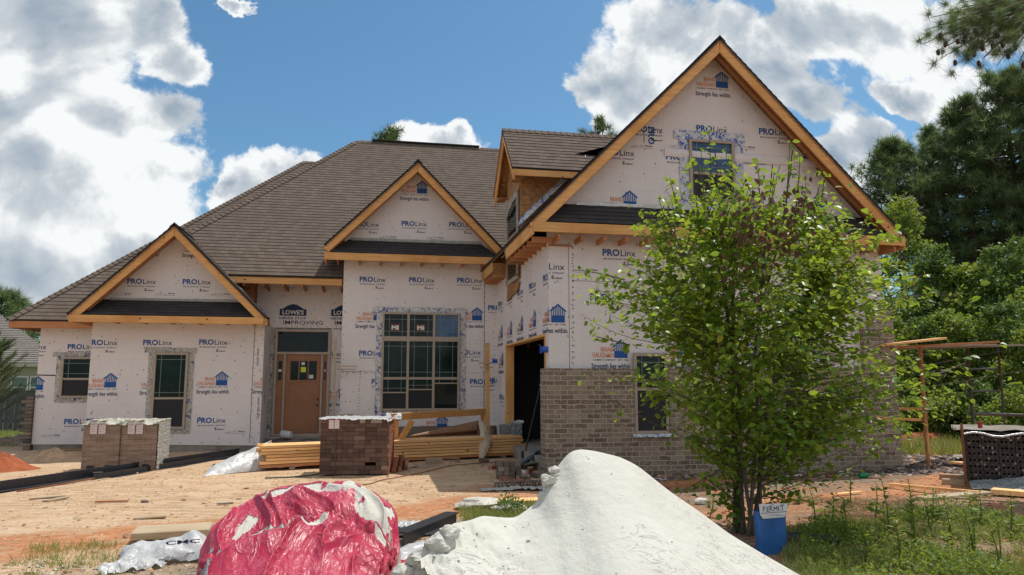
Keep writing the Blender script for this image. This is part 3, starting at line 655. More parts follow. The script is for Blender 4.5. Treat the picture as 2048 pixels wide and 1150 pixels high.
# garage wing, front wall and big gable
GRX, GRZ, GX1 = 6.25, 8.03, 9.70
mb, f = wall_front('w', WY, [(GX, .3), (GX1, .3), (GX1, 4.45), (GRX, 7.93), (GX, 4.7)])
for x, y in ((1060, 538), (1205, 511), (1337, 512), (1470, 514), (1600, 516), (1180, 600), (1312, 602), (1393, 262), (1518, 268), (1204, 309), (1332, 318), (1472, 320), (1600, 324), (1262, 262)): px(f, st_P, WY, x, y)
for x, y in ((1116, 645), (1242, 716), (1370, 718), (1505, 719), (1758, 720), (1634, 719), (1260, 416), (1388, 417), (1516, 419), (1640, 420), (1444, 176), (1562, 182)): px(f, st_B, WY, x, y)
for x, y in ((1148, 541), (1338, 292), (1468, 294), (1260, 292)): px(f, st_S, WY, x, y)
p = at(1284, 290, WY); f.text('PRO', p.x + .13, p.z + .36, .34, .125, PB, .035, rot=-1.571); f.text('BUILDING', p.x + .03, p.z + .34, .3, .03, PN, .01, rot=-1.571)
sx_ = at(1144, 600, WY).x
for k_ in range(5): nail_line(f, (sx_ + (.02 if k_ % 2 else -.01), 1.9), (sx_ + .02, 4.05), .10, 30 + k_) if k_ < 2 else None
f.poly([(sx_ - .06, 1.85), (sx_ - .052, 1.85), (sx_ - .052, 4.1), (sx_ - .06, 4.1)], PD, .002)
nails(f, 70, GX, GX1, 1.9, 4.1, seed=35); nails(f, 60, 3.6, 9, 4.9, 7.6, top=lambda x: 7.6 - abs(x - GRX), seed=36); nail_line(f, (GX, 4.03), (sx_, 4.03), .2, 37)
nail_line(f, (GRX + .25, 7.5), (GX1 - .6, 4.95), .35, 38); z_ = at(1200, 560, WY).z; nail_line(f, (sx_, z_), (5.2, z_), .3, 39); f.poly([(sx_, z_ - .03), (GX1, z_ - .03), (GX1, z_ - .022), (sx_, z_ - .022)], PD, .002)
mb.build('wrapped_wall', WMATS, H)
mb = MB(); mb.box((GX1 - .12, WY + .12, .2), (GX1, 29, 4.3)); mb.build('wrapped_wall', WMATS, H)
# loose wrap flap with a folded edge across the big gable
mb = MB(); a0, a1 = at(1328, 296, WY), at(1640, 330, WY)
mb.grid(lambda u_, v_: (a0.x + (a1.x - a0.x) * u_, WY - .012 - .03 * v_ * (1 - v_) * 4 * (.6 + .4 * fbm(u_ * 9, v_, 2)), a0.z - .16 * v_ - .05 * u_ + .015 * fbm(u_ * 7, 1, 5)), 40, 5); mb.build('wrap_flap', ['wrap'], H, smooth=True)
# ------------------------------------------------------------------ foundation and slabs
mb = MB(); mb.box((LX0 + .02, LGY + .02, -.25), (LX1 - .02, 19.4, .22)); mb.box((-7.9, 19.52, -.25), (-6.2, 28.9, .14)); mb.box((-2.6, 19.0, -.25), (BX0, 19.6, .24)); mb.box((BX0 + .02, BY + .03, -.25), (BX1, 19.6, .56)); mb.build('foundation', 'found', H)
mb = MB(); mb.box((BX0 - .0, BY - .10, .16), (BX1 - .1, BY + .02, .54)); mb.build('stone_ledge', 'brick_grey', H)
mb = MB(); mb.box((GX - .02, WY + .1, -.25), (GX1 - .02, 18.2, .245)); mb.build('garage_slab', 'concrete', H)
# dark room behind the garage opening
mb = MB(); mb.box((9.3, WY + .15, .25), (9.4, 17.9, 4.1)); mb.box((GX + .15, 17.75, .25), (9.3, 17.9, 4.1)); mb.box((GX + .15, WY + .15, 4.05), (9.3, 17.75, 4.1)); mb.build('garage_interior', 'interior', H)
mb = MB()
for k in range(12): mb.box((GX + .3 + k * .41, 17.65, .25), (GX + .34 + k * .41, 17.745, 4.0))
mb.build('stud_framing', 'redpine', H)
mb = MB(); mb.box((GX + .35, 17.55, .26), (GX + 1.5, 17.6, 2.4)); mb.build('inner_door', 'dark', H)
# garage doorway lumber
mb = MB(); mb.box((GX - .02, GO1 - .06, .25), (GX + .16, GO1 - .003, GOZ - .045)); mb.box((GX - .02, GO1 - .16, .25), (GX + .16, GO1 - .065, GOZ - .045)); mb.build('door_jamb', 'pine_z', H)
mb = MB(); mb.box((GX - .02, GO0 + .003, .25), (GX + .16, GO0 + .04, GOZ - .045)); mb.build('door_jamb', 'pine_z', H)
mb = MB(); mb.box((GX - .02, GO0 + .003, GOZ - .043), (GX + .16, GO1 - .003, GOZ - .003)); mb.build('door_header', 'pine_y', H)
# ------------------------------------------------------------------ brick veneer of the wing
W1 = (4.545, 5.205, .70, 2.12); W2 = (7.41, 8.03, .70, 2.12); ztop = 1.845; VB = -.12
mb = MB(); Yf, Yb = WY - .115, WY - .006
def ven(x0, x1, z0, z1): mb.box((x0, Yf, z0), (x1, Yb, z1))
ven(2.93, W1[0], VB, ztop); ven(W1[0], W1[1], VB, W1[2] - .01); ven(W1[1], W2[0], VB, ztop); ven(W2[0], W2[1], VB, W2[2] - .01); ven(W2[1], 9.80, VB, ztop); ven(9.14, 9.80, ztop, 2.62); ven(9.30, 9.80, 2.62, 3.0)
mb.box((2.93, Yb, VB), (GX - .003, GO0 + .02, ztop)); mb.box((GX1 + .003, Yb, VB), (9.80, 17, 3.0))
mb.build('brick_veneer', 'brick', H)
mb = MB()       # toothed brick end at the far left corner
for k in range(15):
    z0 = .02 + k * .084; l = .13 if k % 2 else .03
    mb.box((-8.06 - l, 19.42, z0), (-7.935, 19.53, z0 + .072))
    mb.box((-8.04 - l * .6, 19.54, z0), (-7.94, 19.75, z0 + .072))
mb.build('brick_toothing', 'brick_grey', H, bevel=.006)
# ------------------------------------------------------------------ roofs
RM = ['shingle', 'black_edge']; UM = ['black_edge', 'osb']
def gable_roof(rx, rz, x0, x1, y0, y1l, y1r, ye_l, ye_r):
    """ridge along y at rx,rz; eaves at x0 and x1; front edge y0; ridge and eave ends given per side"""
    mb, ub = MB(), MB(); zl = rz - (rx - x0) * 1.0; zr = rz - (x1 - rx) * 1.0
    roof_face(mb, ub, [(x0, ye_l, zl), (x0, y0, zl), (rx, y0, rz), (rx, y1l, rz)], (0, -1, 0))
    roof_face(mb, ub, [(x1, y0, zr), (x1, ye_r, zr), (rx, y1r, rz), (rx, y0, rz)], (0, 1, 0))
    caps(mb, (rx, y0, rz), (rx, y1l, rz), (-1, 0, 1), (1, 0, 1))
    r_ = mb.build('roof', RM, H); ub.build('roof_deck', UM, H); return r_
AZ = lambda y: y - 13.97
# main roof
mb, ub = MB(), MB()
roof_face(mb, ub, [(-3.46, 18.12, AZ(18.12)), (10.2, 18.12, AZ(18.12)), (10.2, 23.3, 9.33), (-.70, 23.3, 9.33), (-4.8, 19.2, AZ(19.2)), (-4.5, 19.12, AZ(19.12))], (1, 0, 0))
roof_face(mb, ub, [(-5.1, 27.7, 4.93), (-5.1, 18.9, 4.93), (-.70, 23.3, 9.33)], (0, -1, 0))
roof_face(mb, ub, [(10.2, 27.7, 4.93), (-5.1, 27.7, 4.93), (-.70, 23.3, 9.33), (10.2, 23.3, 9.33)], (-1, 0, 0))
caps(mb, (-5.1, 18.9, AZ(18.9)), (-.70, 23.3, 9.33), (0, -1, 1), (-1, 0, 1)); caps(mb, (10.2, 23.3, 9.33), (-.75, 23.3, 9.33), (0, -1, 1), (0, 1, 1))
mb.v = [(x, y, z) for x, y, z in mb.v]
main_roof = mb.build('roof', RM, H); ub.build('roof_deck', UM, H)
mb = MB(); mb.box((-.2, 23.22, 9.37), (3.3, 23.38, 9.405)); mb.build('ridge_vent', 'black_edge', main_roof)
# lower hip roof on the far left
mb, ub = MB(), MB()
roof_face(mb, ub, [(-8.5, 19.1, 3.08), (-4.6, 19.1, 3.08), (-1.0, 22.7, 6.68), (-1.0, 25.1, 9.08), (-2.5, 25.1, 9.08)], (1, 0, 0))
roof_face(mb, ub, [(-8.5, 29.5, 3.08), (-8.5, 19.1, 3.08), (-2.5, 25.1, 9.08)], (0, -1, 0))
caps(mb, (-8.5, 19.1, 3.08), (-2.5, 25.1, 9.08), (0, -1, 1), (-1, 0, 1)); caps(mb, (-1.0, 25.1, 9.08), (-2.5, 25.1, 9.08), (0, -1, 1), (0, 1, 1)); mb.build('roof', RM, H); ub.build('roof_deck', UM, H)
gable_roof(LRX, LRZ, -6.66, -2.44, 17.56, 19.3, 19.3, 19.1, 18.1)
gable_roof(BRX, BRZ, -1.20, 3.14, 17.46, 21.0, 21.0, 18.7, 18.7)
gable_roof(GRX, GRZ, 2.60, 9.94, 12.02, 22.0, 22.0, 18.0, 22.0)
# pent roofs under the gables, their shade painted into darker shingles
def pent(x0, x1, Y0, z0, Y1, z1, sl=1.0):
    mb, ub = MB(), MB(); roof_face(mb, ub, [(x0 + .02, Y0, z0), (x1 - .02, Y0, z0), (x1 - .02 - (z1 - z0), Y1, z1), (x0 + .02 + (z1 - z0), Y1, z1)], (1, 0, 0), expo=.13, thick=.02)
    mb.build('pent_roof', ['shingle_shaded', 'black_edge'], H); ub.build('roof_deck', UM, H)
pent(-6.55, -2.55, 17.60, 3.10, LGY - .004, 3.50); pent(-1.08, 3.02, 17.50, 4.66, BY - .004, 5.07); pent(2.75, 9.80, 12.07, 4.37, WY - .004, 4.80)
# rakes, fascias, soffit lumber
def rakes(rx, rz, x0, x1, Y, hh=.188, drop=.055):
    for sx, xe in ((-1, x0), (1, x1)):
        L = abs(xe - rx); zt = rz - drop; zb = rz - drop - L
        P = [(rx + sx * .004, Y, zt), (rx + sx * .004, Y, zt - hh * 1.18), (xe + (-sx) * hh * .55, Y, zb - hh * .62), (xe, Y, zb - hh * .10), (xe, Y, zb)]
        mb = MB(); mb.prism(P, (0, .038, 0)); mb.build('rake_board', 'pine_x', H, bevel=.004)
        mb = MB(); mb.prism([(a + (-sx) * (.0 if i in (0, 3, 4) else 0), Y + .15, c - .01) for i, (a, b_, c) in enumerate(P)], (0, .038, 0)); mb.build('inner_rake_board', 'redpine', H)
def fascia(x0, x1, Y, z0, z1, m='pine_x'):
    mb = MB(); mb.box((x0, Y, z0), (x1, Y + .038, z1)); mb.build('fascia', m, H, bevel=.004)
rakes(LRX, LRZ, -6.66, -2.44, 17.585); fascia(-6.60, -2.50, 17.545, 2.925, 3.085)
rakes(BRX, BRZ, -1.20, 3.14, 17.485); fascia(-1.17, 3.12, 17.445, 4.47, 4.645)
rakes(GRX, GRZ, 2.60, 9.94, 12.04, .205); fascia(2.66, 9.88, 12.0, 4.175, 4.345)
fascia(-3.45, BX0 - .04, 18.13, 3.95, 4.10); fascia(-8.46, -6.4, 19.12, 2.885, 3.045, 'redpine')
def fascia_y(X, y0, y1, z0, z1, m='pine_y', w=.038):
    mb = MB(); mb.box((X, y0, z0), (X + w, y1, z1)); mb.build('fascia', m, H, bevel=.004)
fascia_y(2.635, 12.045, 14.62, 4.13, 4.335); fascia_y(2.635, 16.40, 17.95, 4.13, 4.335); fascia_y(-8.48, 19.13, 29, 2.885, 3.045, 'redpine'); fascia_y(-2.50, 17.59, 18.3, 2.925, 3.085); fascia_y(-6.62, 17.59, 19.1, 2.925, 3.085)
fascia_y(-1.19, 17.49, 18.3, 4.47, 4.64); fascia_y(3.10, 17.49, 17.9, 4.47, 4.64); fascia_y(9.87, 12.05, 18, 4.13, 4.335)
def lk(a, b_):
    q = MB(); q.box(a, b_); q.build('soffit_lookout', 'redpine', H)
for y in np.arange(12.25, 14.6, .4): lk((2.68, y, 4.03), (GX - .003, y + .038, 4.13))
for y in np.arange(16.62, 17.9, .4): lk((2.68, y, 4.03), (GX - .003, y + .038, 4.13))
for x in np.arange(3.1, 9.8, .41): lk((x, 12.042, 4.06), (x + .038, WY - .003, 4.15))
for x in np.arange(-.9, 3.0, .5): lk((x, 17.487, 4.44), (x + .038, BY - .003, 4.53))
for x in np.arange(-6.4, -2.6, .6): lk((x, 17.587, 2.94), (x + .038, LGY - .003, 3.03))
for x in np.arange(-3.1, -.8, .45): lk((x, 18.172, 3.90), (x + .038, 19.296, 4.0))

for a, b_ in (((2.68, 16.36, 3.98), (GX - .003, 16.398, 4.33)), ((2.68, 14.622, 4.02), (GX - .003, 14.66, 4.34))): mb = MB(); mb.box(a, b_); mb.build('eave_end_panel', 'osb', H)
for a, b_ in (((GX, WY - .03, 4.02), (sx_, WY - .003, 4.05)), ((-3.2, 18.9, 3.6), (-2.93, 18.94, 4.05))): mb = MB(); mb.box(a, b_); mb.build('nailer', 'redpine', H)
# ------------------------------------------------------------------ side dormer
DX, D0, D1, DRY, DRZ = 3.01, 14.92, 16.50, 15.66, 7.27
dm = MB()
dm.prism([(DX, D0, 3.8), (DX, D1, 3.8), (DX, D1, 6.2), (DX, DRY, 7.12), (DX, D0, 6.2)], (.10, 0, 0)); dm.prism([(DX + .1, D0, 4.7), (DX + .1, D0, 6.2), (5.35, D0, 6.2), (5.35, D0, 7.15)][:3] + [(5.35, D0, 6.9)], (0, .08, 0))
dm.build('dormer_wall', 'osb', H)
mb, ub = MB(), MB(); ye0, ye1, ze = 14.42, 16.90, DRZ - 1.24
roof_face(mb, ub, [(2.74, ye0, ze), (5.3, ye0, ze), (6.2, DRY, DRZ), (2.74, DRY, DRZ)], (1, 0, 0)); roof_face(mb, ub, [(4.75, ye1, ze), (2.74, ye1, ze), (2.74, DRY, DRZ), (6.0, DRY, DRZ)], (-1, 0, 0))
caps(mb, (2.74, DRY, DRZ), (5.7, DRY, DRZ), (0, -1, 1), (0, 1, 1)); r_ = mb.build('dormer_roof', RM, H); ub.build('roof_deck', UM, r_)
mb = MB(); mb.box((2.80, ye0 + .01, ze - .165), (4.62, ye0 + .048, ze - .03)); mb.build('fascia', 'pine_x', H, bevel=.003)
for s_, ye in ((-1, ye0), (1, ye1)):
    mb = MB(); P = [(2.765, DRY, DRZ - .06), (2.765, DRY, DRZ - .27), (2.765, ye - s_ * .06, ze - .25), (2.765, ye, ze - .12), (2.765, ye, ze - .05)]
    mb.prism(P, (.036, 0, 0)); mb.build('rake_board', 'pine_y', H)
for a, b_ in (((2.80, 14.5, ze - .16), (DX - .002, D0 + .1, ze - .14)), ((2.80, D1 - .1, ze - .16), (DX - .002, 16.85, ze - .14))): mb = MB(); mb.box(a, b_); mb.build('soffit_board', 'osb', H)
# dormer window facing left, with its sagging wrap
mb = MB()
for a, b_ in (((D0 + .10, 3.85), (D0 + .20, 5.72)), ((D1 - .26, 3.85), (D1 - .14, 5.72)), ((D0 + .2, 5.60), (D1 - .26, 5.72)), ((D0 + .2, 4.75), (D1 - .26, 4.82)), ((D0 + .10, 3.78), (D1 - .14, 3.88))):
    mb.box((DX - .055, a[0], a[1]), (DX - .003, b_[0], b_[1]))
w_ = mb.build('window', 'frame_tan', H); mb = MB(); mb.box((DX - .03, D0 + .2, 3.88), (DX - .02, D1 - .26, 5.6)); mb.build('pane', 'glass', w_)
mb = MB(); mb.grid(lambda a, c: (DX - .045 - .02 * fbm(a * 4, c * 9, 1), D0 + .04 + .10 * a, 3.8 + 2.0 * c), 3, 24); mb.grid(lambda a, c: (DX - .06 - .05 * math.sin(a * 3.1), D0 + .15 + (D1 - D0 - .4) * a, 5.72 + .06 * fbm(a * 5, c, 3) - .15 * c - .30 * a), 12, 4); mb.build('flashing_tape', 'tape_dim', w_, smooth=True)
mb = MB(); mb.prism([(DX - .03, D0 + .02, 3.72), (DX - .03, D0 + .24, 3.55), (DX - .03, D1 - .1, 3.45), (DX - .03, D1 - .2, 3.8)], (.027, 0, 0)); mb.build('sill_wrap', 'osb', w_)
# step flashing tape where the dormer cheek and the valley meet the roof
mb = MB()
def ft(a, c):
    X = 3.02 + 1.45 * a; s_ = X - .0; zr = GRZ - (GRX - X); return (X - .10 * c, D0 - .03 - .10 * c + .015 * fbm(a * 22, c, 2), zr + .03 + .26 * (1 - c) + .015 * fbm(a * 31, c, 4))
mb.grid(ft, 44, 3); mb.build('step_flashing', 'tape_bright', H, smooth=True, solid=.004)
mb = MB(); mb.grid(lambda a, c: (4.45 + .16 * a, ye0 - .02 - .05 * c, ze - .02 + .07 * c + .01 * fbm(a * 6, c, 1)), 5, 3); mb.build('step_flashing', 'white_plastic', H, solid=.004)
def strip(p, q, w, m, amp=.02, parent=H, name='flashing_strip', n=40):
    p, q = Vector(p), Vector(q); mb = MB(); mb.grid(lambda a, c: tuple(p.lerp(q, a) + Vector((0, -.012 - amp * abs(fbm(a * 23, c * 2, 7)), (c - .5) * w + .5 * amp * fbm(a * 17, 3, 1)))), n, 3); return mb.build(name, m, parent, smooth=True)
strip((3.55, WY - .02, 4.82), (GX1 - .5, WY - .02, 4.84), .06, 'silver', .03); strip((-.6, BY - .02, 5.08), (2.6, BY - .02, 5.09), .07, 'wrap_plastic', .03); strip((-6.0, LGY - .02, 3.51), (-3.0, LGY - .02, 3.52), .06, 'wrap_plastic', .02)
mb = MB(); mb.grid(lambda a, c: (-2.46 + .02 * a - 1.0 * (1 - a), 18.0 + .1 * c, 3.10 + 1.0 * (1 - a) + .05 + .02 * fbm(a * 9, c, 1)), 14, 2); mb.build('step_flashing', 'tape_dim', H, solid=.004)
# ------------------------------------------------------------------ windows in front walls
def frame_rect(mb, x0, x1, z0, z1, Y, w, d=.05): 
    mb.box((x0, Y - d, z0), (x0 + w, Y, z1)); mb.box((x1 - w, Y - d, z0), (x1, Y, z1)); mb.box((x0 + w, Y - d, z1 - w), (x1 - w, Y, z1)); mb.box((x0 + w, Y - d, z0), (x1 - w, Y, z0 + w))
def tape_round(par, x0, x1, z0, z1, Y, w, m, top_ext=.1, bottom=True, seed=0, out=.02):
    mb = MB()
    def seg(a0, a1, b0, b1, vert):
        n = max(6, int((b1 - b0 if vert else a1 - a0) / .045))
        def fn(u_, v_):
            if vert: X = a0 + (a1 - a0) * u_ + .012 * fbm(u_, v_ * 9, seed); Z = b0 + (b1 - b0) * v_
            else: X = a0 + (a1 - a0) * u_; Z = b0 + (b1 - b0) * v_ + .014 * fbm(u_ * 9, v_, seed)
            return (X, Y - out * (.35 + 1.1 * abs(fbm(X * 3, Z * 3, seed, 3.2))), Z)
        mb.grid(fn, 4 if vert else n, n if vert else 4)
    seg(x0 - w, x0 + .01, z0 - .02, z1, True); seg(x1 - .01, x1 + w, z0 - .02, z1, True); seg(x0 - w - top_ext, x1 + w + top_ext * .5, z1 - .005, z1 + w * .9, False)
    if bottom: seg(x0 - w * .9, x1 + w * .9, z0 - w * .9, z0 + .01, False)
    return mb.build('flashing_tape', m, par, smooth=True)
def single_window(x0, x1, z0, z1, Y, split=.5, tape='tape_dim', w=.10, tw=.12, bottom=True, grid_top=True, glass='glass', open_bottom=True):
    mb = MB(); fw = .055; frame_rect(mb, x0, x1, z0, z1, Y, fw, .06); zm = z0 + (z1 - z0) * split
    mb.box((x0 + fw, Y - .045, zm - .025), (x1 - fw, Y, zm + .025)); win = mb.build('window', 'frame_tan', H, bevel=.003)
    mb = MB(); mb.box((x0 + fw, Y - .02, zm + .025), (x1 - fw, Y - .004, z1 - fw)); mb.build('pane', glass, win)
    mb = MB(); mb.box((x0 + fw, Y - .03, z0 + fw), (x1 - fw, Y - .004, zm - .025)); mb.build('insect_screen', 'screen', win)
    mb = MB(); g0, g1, h0, h1 = x0 + fw, x1 - fw, zm + .025, z1 - fw; q = .105
    if grid_top:
        for X in (g0 + q, g1 - q): mb.box((X - .006, Y - .026, h0), (X + .006, Y - .021, h1))
        for Z in (h0 + q, h1 - q): mb.box((g0, Y - .0265, Z - .006), (g1, Y - .0205, Z + .006))
        mb.build('muntin', 'muntin', win)
    tape_round(win, x0, x1, z0, z1, Y, tw, tape, bottom=bottom); return win
single_window(-4.97, -4.22, .54, 2.29, LGY, .40); single_window(-7.40, -6.36, 1.23, 2.22, 19.5, .46)
single_window(5.76, 6.68, 4.97, 6.17, WY, .45, 'tape_bright', tw=.19, glass='glass_painted_sky')
for a, b_, c, d in (W1, W2):
    w_ = single_window(a + .01, b_ - .01, c, d, WY - .04, .55, 'tape_dim', tw=.001, bottom=False)
    mb = MB(); mb.grid(lambda u_, v_: (a - .06 + (b_ - a + .14) * u_, WY - .13 - .06 * (1 - v_) - .01 * fbm(u_ * 7, v_, 2), c - .045 + .05 * v_ + .015 * fbm(u_ * 11, v_, 5)), 16, 4); mb.build('sill_flashing', 'tape_bright', w_, smooth=True)
plain('sticker_dark', (.13, .035, .03), .6)
# large triple window of the middle bay
x0, x1, z0, z1 = .20, 2.09, .93, 3.30; mb = MB(); fw = .05; frame_rect(mb, x0, x1, z0, z1, BY, fw, .07)
zA, zB = 2.655, 1.70; ux = [(x0 + fw, .20 + .60), (.20 + .66, .20 + 1.225), (.20 + 1.285, x1 - fw)]
mb.box((x0 + fw, BY - .065, zA - .06), (x1 - fw, BY, zA + .06))
for k in (0, 1): mb.box((ux[k][1], BY - .066, z0 + fw), (ux[k + 1][0], BY, zA - .06)); mb.box((ux[k][1], BY - .066, zA + .06), (ux[k + 1][0], BY, z1 - fw))
sl_z = (1.36, 1.43, 1.58)
for k in range(3):
    mb.box((ux[k][0], BY - .055, zB - .03), (ux[k][1], BY, zB + .03)); mb.box((ux[k][0], BY - .05, sl_z[k] - .015), (ux[k][1], BY, sl_z[k] + .015))
bw = mb.build('window', 'frame_tan', H, bevel=.003)
for k in range(3):
    a, b_ = ux[k]
    mb = MB(); mb.box((a, BY - .02, zA + .06), (b_, BY - .004, z1 - fw)); mb.build('pane', 'glass_painted_sky' if k == 2 else 'glass', bw)
    mb = MB(); mb.box((a, BY - .02, zB + .03), (b_, BY - .004, zA - .06)); mb.build('pane', 'glass', bw)
    mb = MB(); mb.box((a, BY - .018, sl_z[k] + .015), (b_, BY - .004, zB - .03)); mb.build('pane', 'glass', bw)
    mb = MB(); mb.box((a, BY - .022, z0 + fw), (b_, BY - .004, sl_z[k] - .015)); mb.build('insect_screen' if k < 2 else 'pane', 'screen' if k < 2 else 'glass', bw)
    mb = MB(); q = .12
    for h0, h1 in ((zA + .06, z1 - fw), (zB + .03, zA - .06), (sl_z[k] + .015, zB - .03)):
        for X in (a + q, b_ - q): mb.box((X - .006, BY - .028, h0), (X + .006, BY - .0225, h1))
        for Z in ((h0 + q, h1 - q) if h1 - h0 > .4 else (h0 + .09,)): mb.box((a, BY - .0285, Z - .006), (b_, BY - .0215, Z + .006))
    mb.build('muntin', 'muntin', bw)
for k in (0, 1):
    a, b_ = ux[k]; mb = MB(); cx = (a + b_) / 2; zc = 2.93; mb.box((cx - .12, BY - .034, zc - .09), (cx + .10, BY - .030, zc + .09)); f = Frame(mb, (0, BY - .034, 0), (1, 0, 0), (0, -1, 0)); f.text('MI', cx - .10, zc - .05, .17, .10, 1, .05)
    mb.build('window_sticker', ['sticker_dark', 'white_paint'], bw)
tape_round(bw, x0, x1, z0, z1, BY, .14, 'tape', top_ext=.08, seed=4, out=.035)
# ------------------------------------------------------------------ entrance door
DY = 19.34; dx0, dx1, dz0, dz1 = -2.44, -1.08, .27, 2.94; mb = MB(); frame_rect(mb, dx0, dx1, dz0, dz1, DY, .06, .10)
mb.box((dx0 + .06, DY - .09, 2.31), (dx1 - .06, DY, 2.37)); mb.box((-2.215, DY - .085, dz0 + .06), (-2.165, DY, 2.31)); mb.box((-1.30, DY - .085, dz0 + .06), (-1.25, DY, 2.31))
ed = mb.build('entrance_door', 'trim_tan', H, bevel=.004)
mb = MB(); mb.box((dx0 + .06, DY - .04, 2.37), (dx1 - .06, DY - .01, 2.88)); mb.build('transom_pane', 'glass', ed)
mb = MB(); mb.box((-2.163, DY - .05, dz0 + .062), (-1.302, DY - .005, 2.306)); 
for a, b_, c, d in ((-2.13, -2.07, .35, 2.28), (-1.40, -1.335, .35, 2.28), (-2.07, -1.40, .35, .52), (-2.07, -1.40, 2.17, 2.28), (-2.07, -1.40, 1.52, 1.62)): mb.box((a, DY - .062, c), (b_, DY - .05, d))
mb.box((-2.10, DY - .085, 1.60), (-1.37, DY - .062, 1.645)); ds = mb.build('door_panel', 'door_brown', ed, bevel=.004)
for k in range(3):
    mb = MB(); a = -2.045 + k * .222; mb.box((a, DY - .058, 1.665), (a + .195, DY - .0515, 2.14)); mb.build('door_lite', 'glass', ds)
mb = MB(); mb.box((-1.79, DY - .066, 1.86), (-1.67, DY - .060, 1.99)); mb.build('paper_label', 'label_yellow', ds)
for a, b_ in (((-1.78, DY - .066, 2.04), (-1.70, DY - .060, 2.11)), ((-1.585, DY - .066, 1.70), (-1.48, DY - .060, 1.79))): mb = MB(); mb.box(a, b_); mb.build('paper_label', 'white_paint', ds)
mb = MB(); 
for z in (1.18, 1.03): mb.tube([(-1.36, DY - .08, z), (-1.36, DY - .05, z)], .022, 10)
mb.build('lock_bore', 'black_edge', ds)
for a, b_ in ((dx0 + .062, -2.217), (-1.248, dx1 - .062)):
    mb = MB(); mb.box((a, DY - .045, dz0 + .062), (b_, DY - .005, 2.306)); sd = mb.build('sidelight', 'door_brown', ed); mb = MB(); mb.box((a + .035, DY - .056, 1.66), (b_ - .035, DY - .046, 2.14)); mb.build('pane', 'glass', sd)
    mb = MB(); mb.box((a + .04, DY - .062, 1.87), (b_ - .04, DY - .057, 1.93)); mb.build('paper_label', 'white_paint', sd)
mb = MB(); mb.box((dx0 - .02, DY - .22, .235), (dx1 + .02, DY - .005, .268)); mb.build('threshold', 'trim_tan', ed)
mb = MB(); mb.box((dx0 - .13, 19.33, .25), (dx0 - .003, 19.40, 2.98)); mb.box((dx0 - .003, 19.345, dz1 + .003), (dx1, 19.40, 2.984)); mb.build('wrapped_jamb', 'tape_dim', H)
# ================================================================== materials stacked in front of the house
Z3 = Vector((0, 0, 1))
def rotz(a): return Matrix.Rotation(a, 3, 'Z')
# ---- wrapped brick cubes on the left
def wrapped_cube(c, w, d, h, rz, label, seed):
    t = thing('brick_pallet', label, 'brick pallet', (c[0], c[1], 0), 'cubes of brick wrapped in clear plastic'); Rm = rotz(rz); O = Vector((c[0], c[1], 0))
    P = lambda x, y, z: O + Rm @ Vector((x, y, z))
    mb = MB(); mb.obox(P(0, 0, h / 2 + .0), (w, d, h - .002), Rm); mb.build('brick_cube', 'brick_wrapped', t, bevel=.012)
    mb = MB()
    for sx in (-.25, .22): mb.obox(P(sx * w, -d / 2 - .004, .09), (.11, .02, .07), Rm)
    mb.build('fork_hole', 'dark', t)
    mb = MB(); nu, nv = 34, 22
    def top(u_, v_):
        x = (u_ - .5) * (w + .05); y = (v_ - .5) * (d + .05); z = h + .012 + .022 * abs(fbm(x * 3, y * 5, seed, 2.5)) + (.012 if int(u_ * 6) % 2 else 0)
        if v_ < .03: z -= .06
        return tuple(P(x, y, z))
    mb.grid(top, nu, nv); mb.build('plastic_top', 'wrap_plastic_top', t, smooth=False)
    mb = MB()
    mb.grid(lambda u_, v_: tuple(P(w / 2 + .012 + .018 * abs(fbm(u_ * 4, v_ * 7, seed + 3, 2)), (u_ - .5) * (d + .02), .02 + v_ * (h - .0))), 20, 26); mb.build('plastic_side', 'wrap_plastic', t, smooth=False)
    for k in (-1, 1):
        mb = MB(); xx = -.11 * w + k * .068; mb.obox(P(xx, -d / 2 - .012, h - .10), (.115, .004, .21), Rm); mb.obox(P(xx + .01 * k, -d / 2 + .07, h + .045), (.115, .16, .004), Rm); tg = mb.build('paper_tag', 'tag_paper', t)
        mb = MB(); f = Frame(mb, P(xx, -d / 2 - .0145, h - .10), Rm @ Vector((1, 0, 0)), Rm @ Vector((0, -1, 0)))
        for q in range(4): f.poly([(-.045, .06 - q * .04), (.045 - .02 * (q % 2), .06 - q * .04), (.045 - .02 * (q % 2), .066 - q * .04), (-.045, .066 - q * .04)], 0, .0)
        mb.build('tag_print', 'tag_lines', tg)
    return t
plain('tag_paper', (.62, .52, .50), .6, .1, 20, 0); plain('tag_lines', (.25, .18, .18), .7, 0, 5, 0)
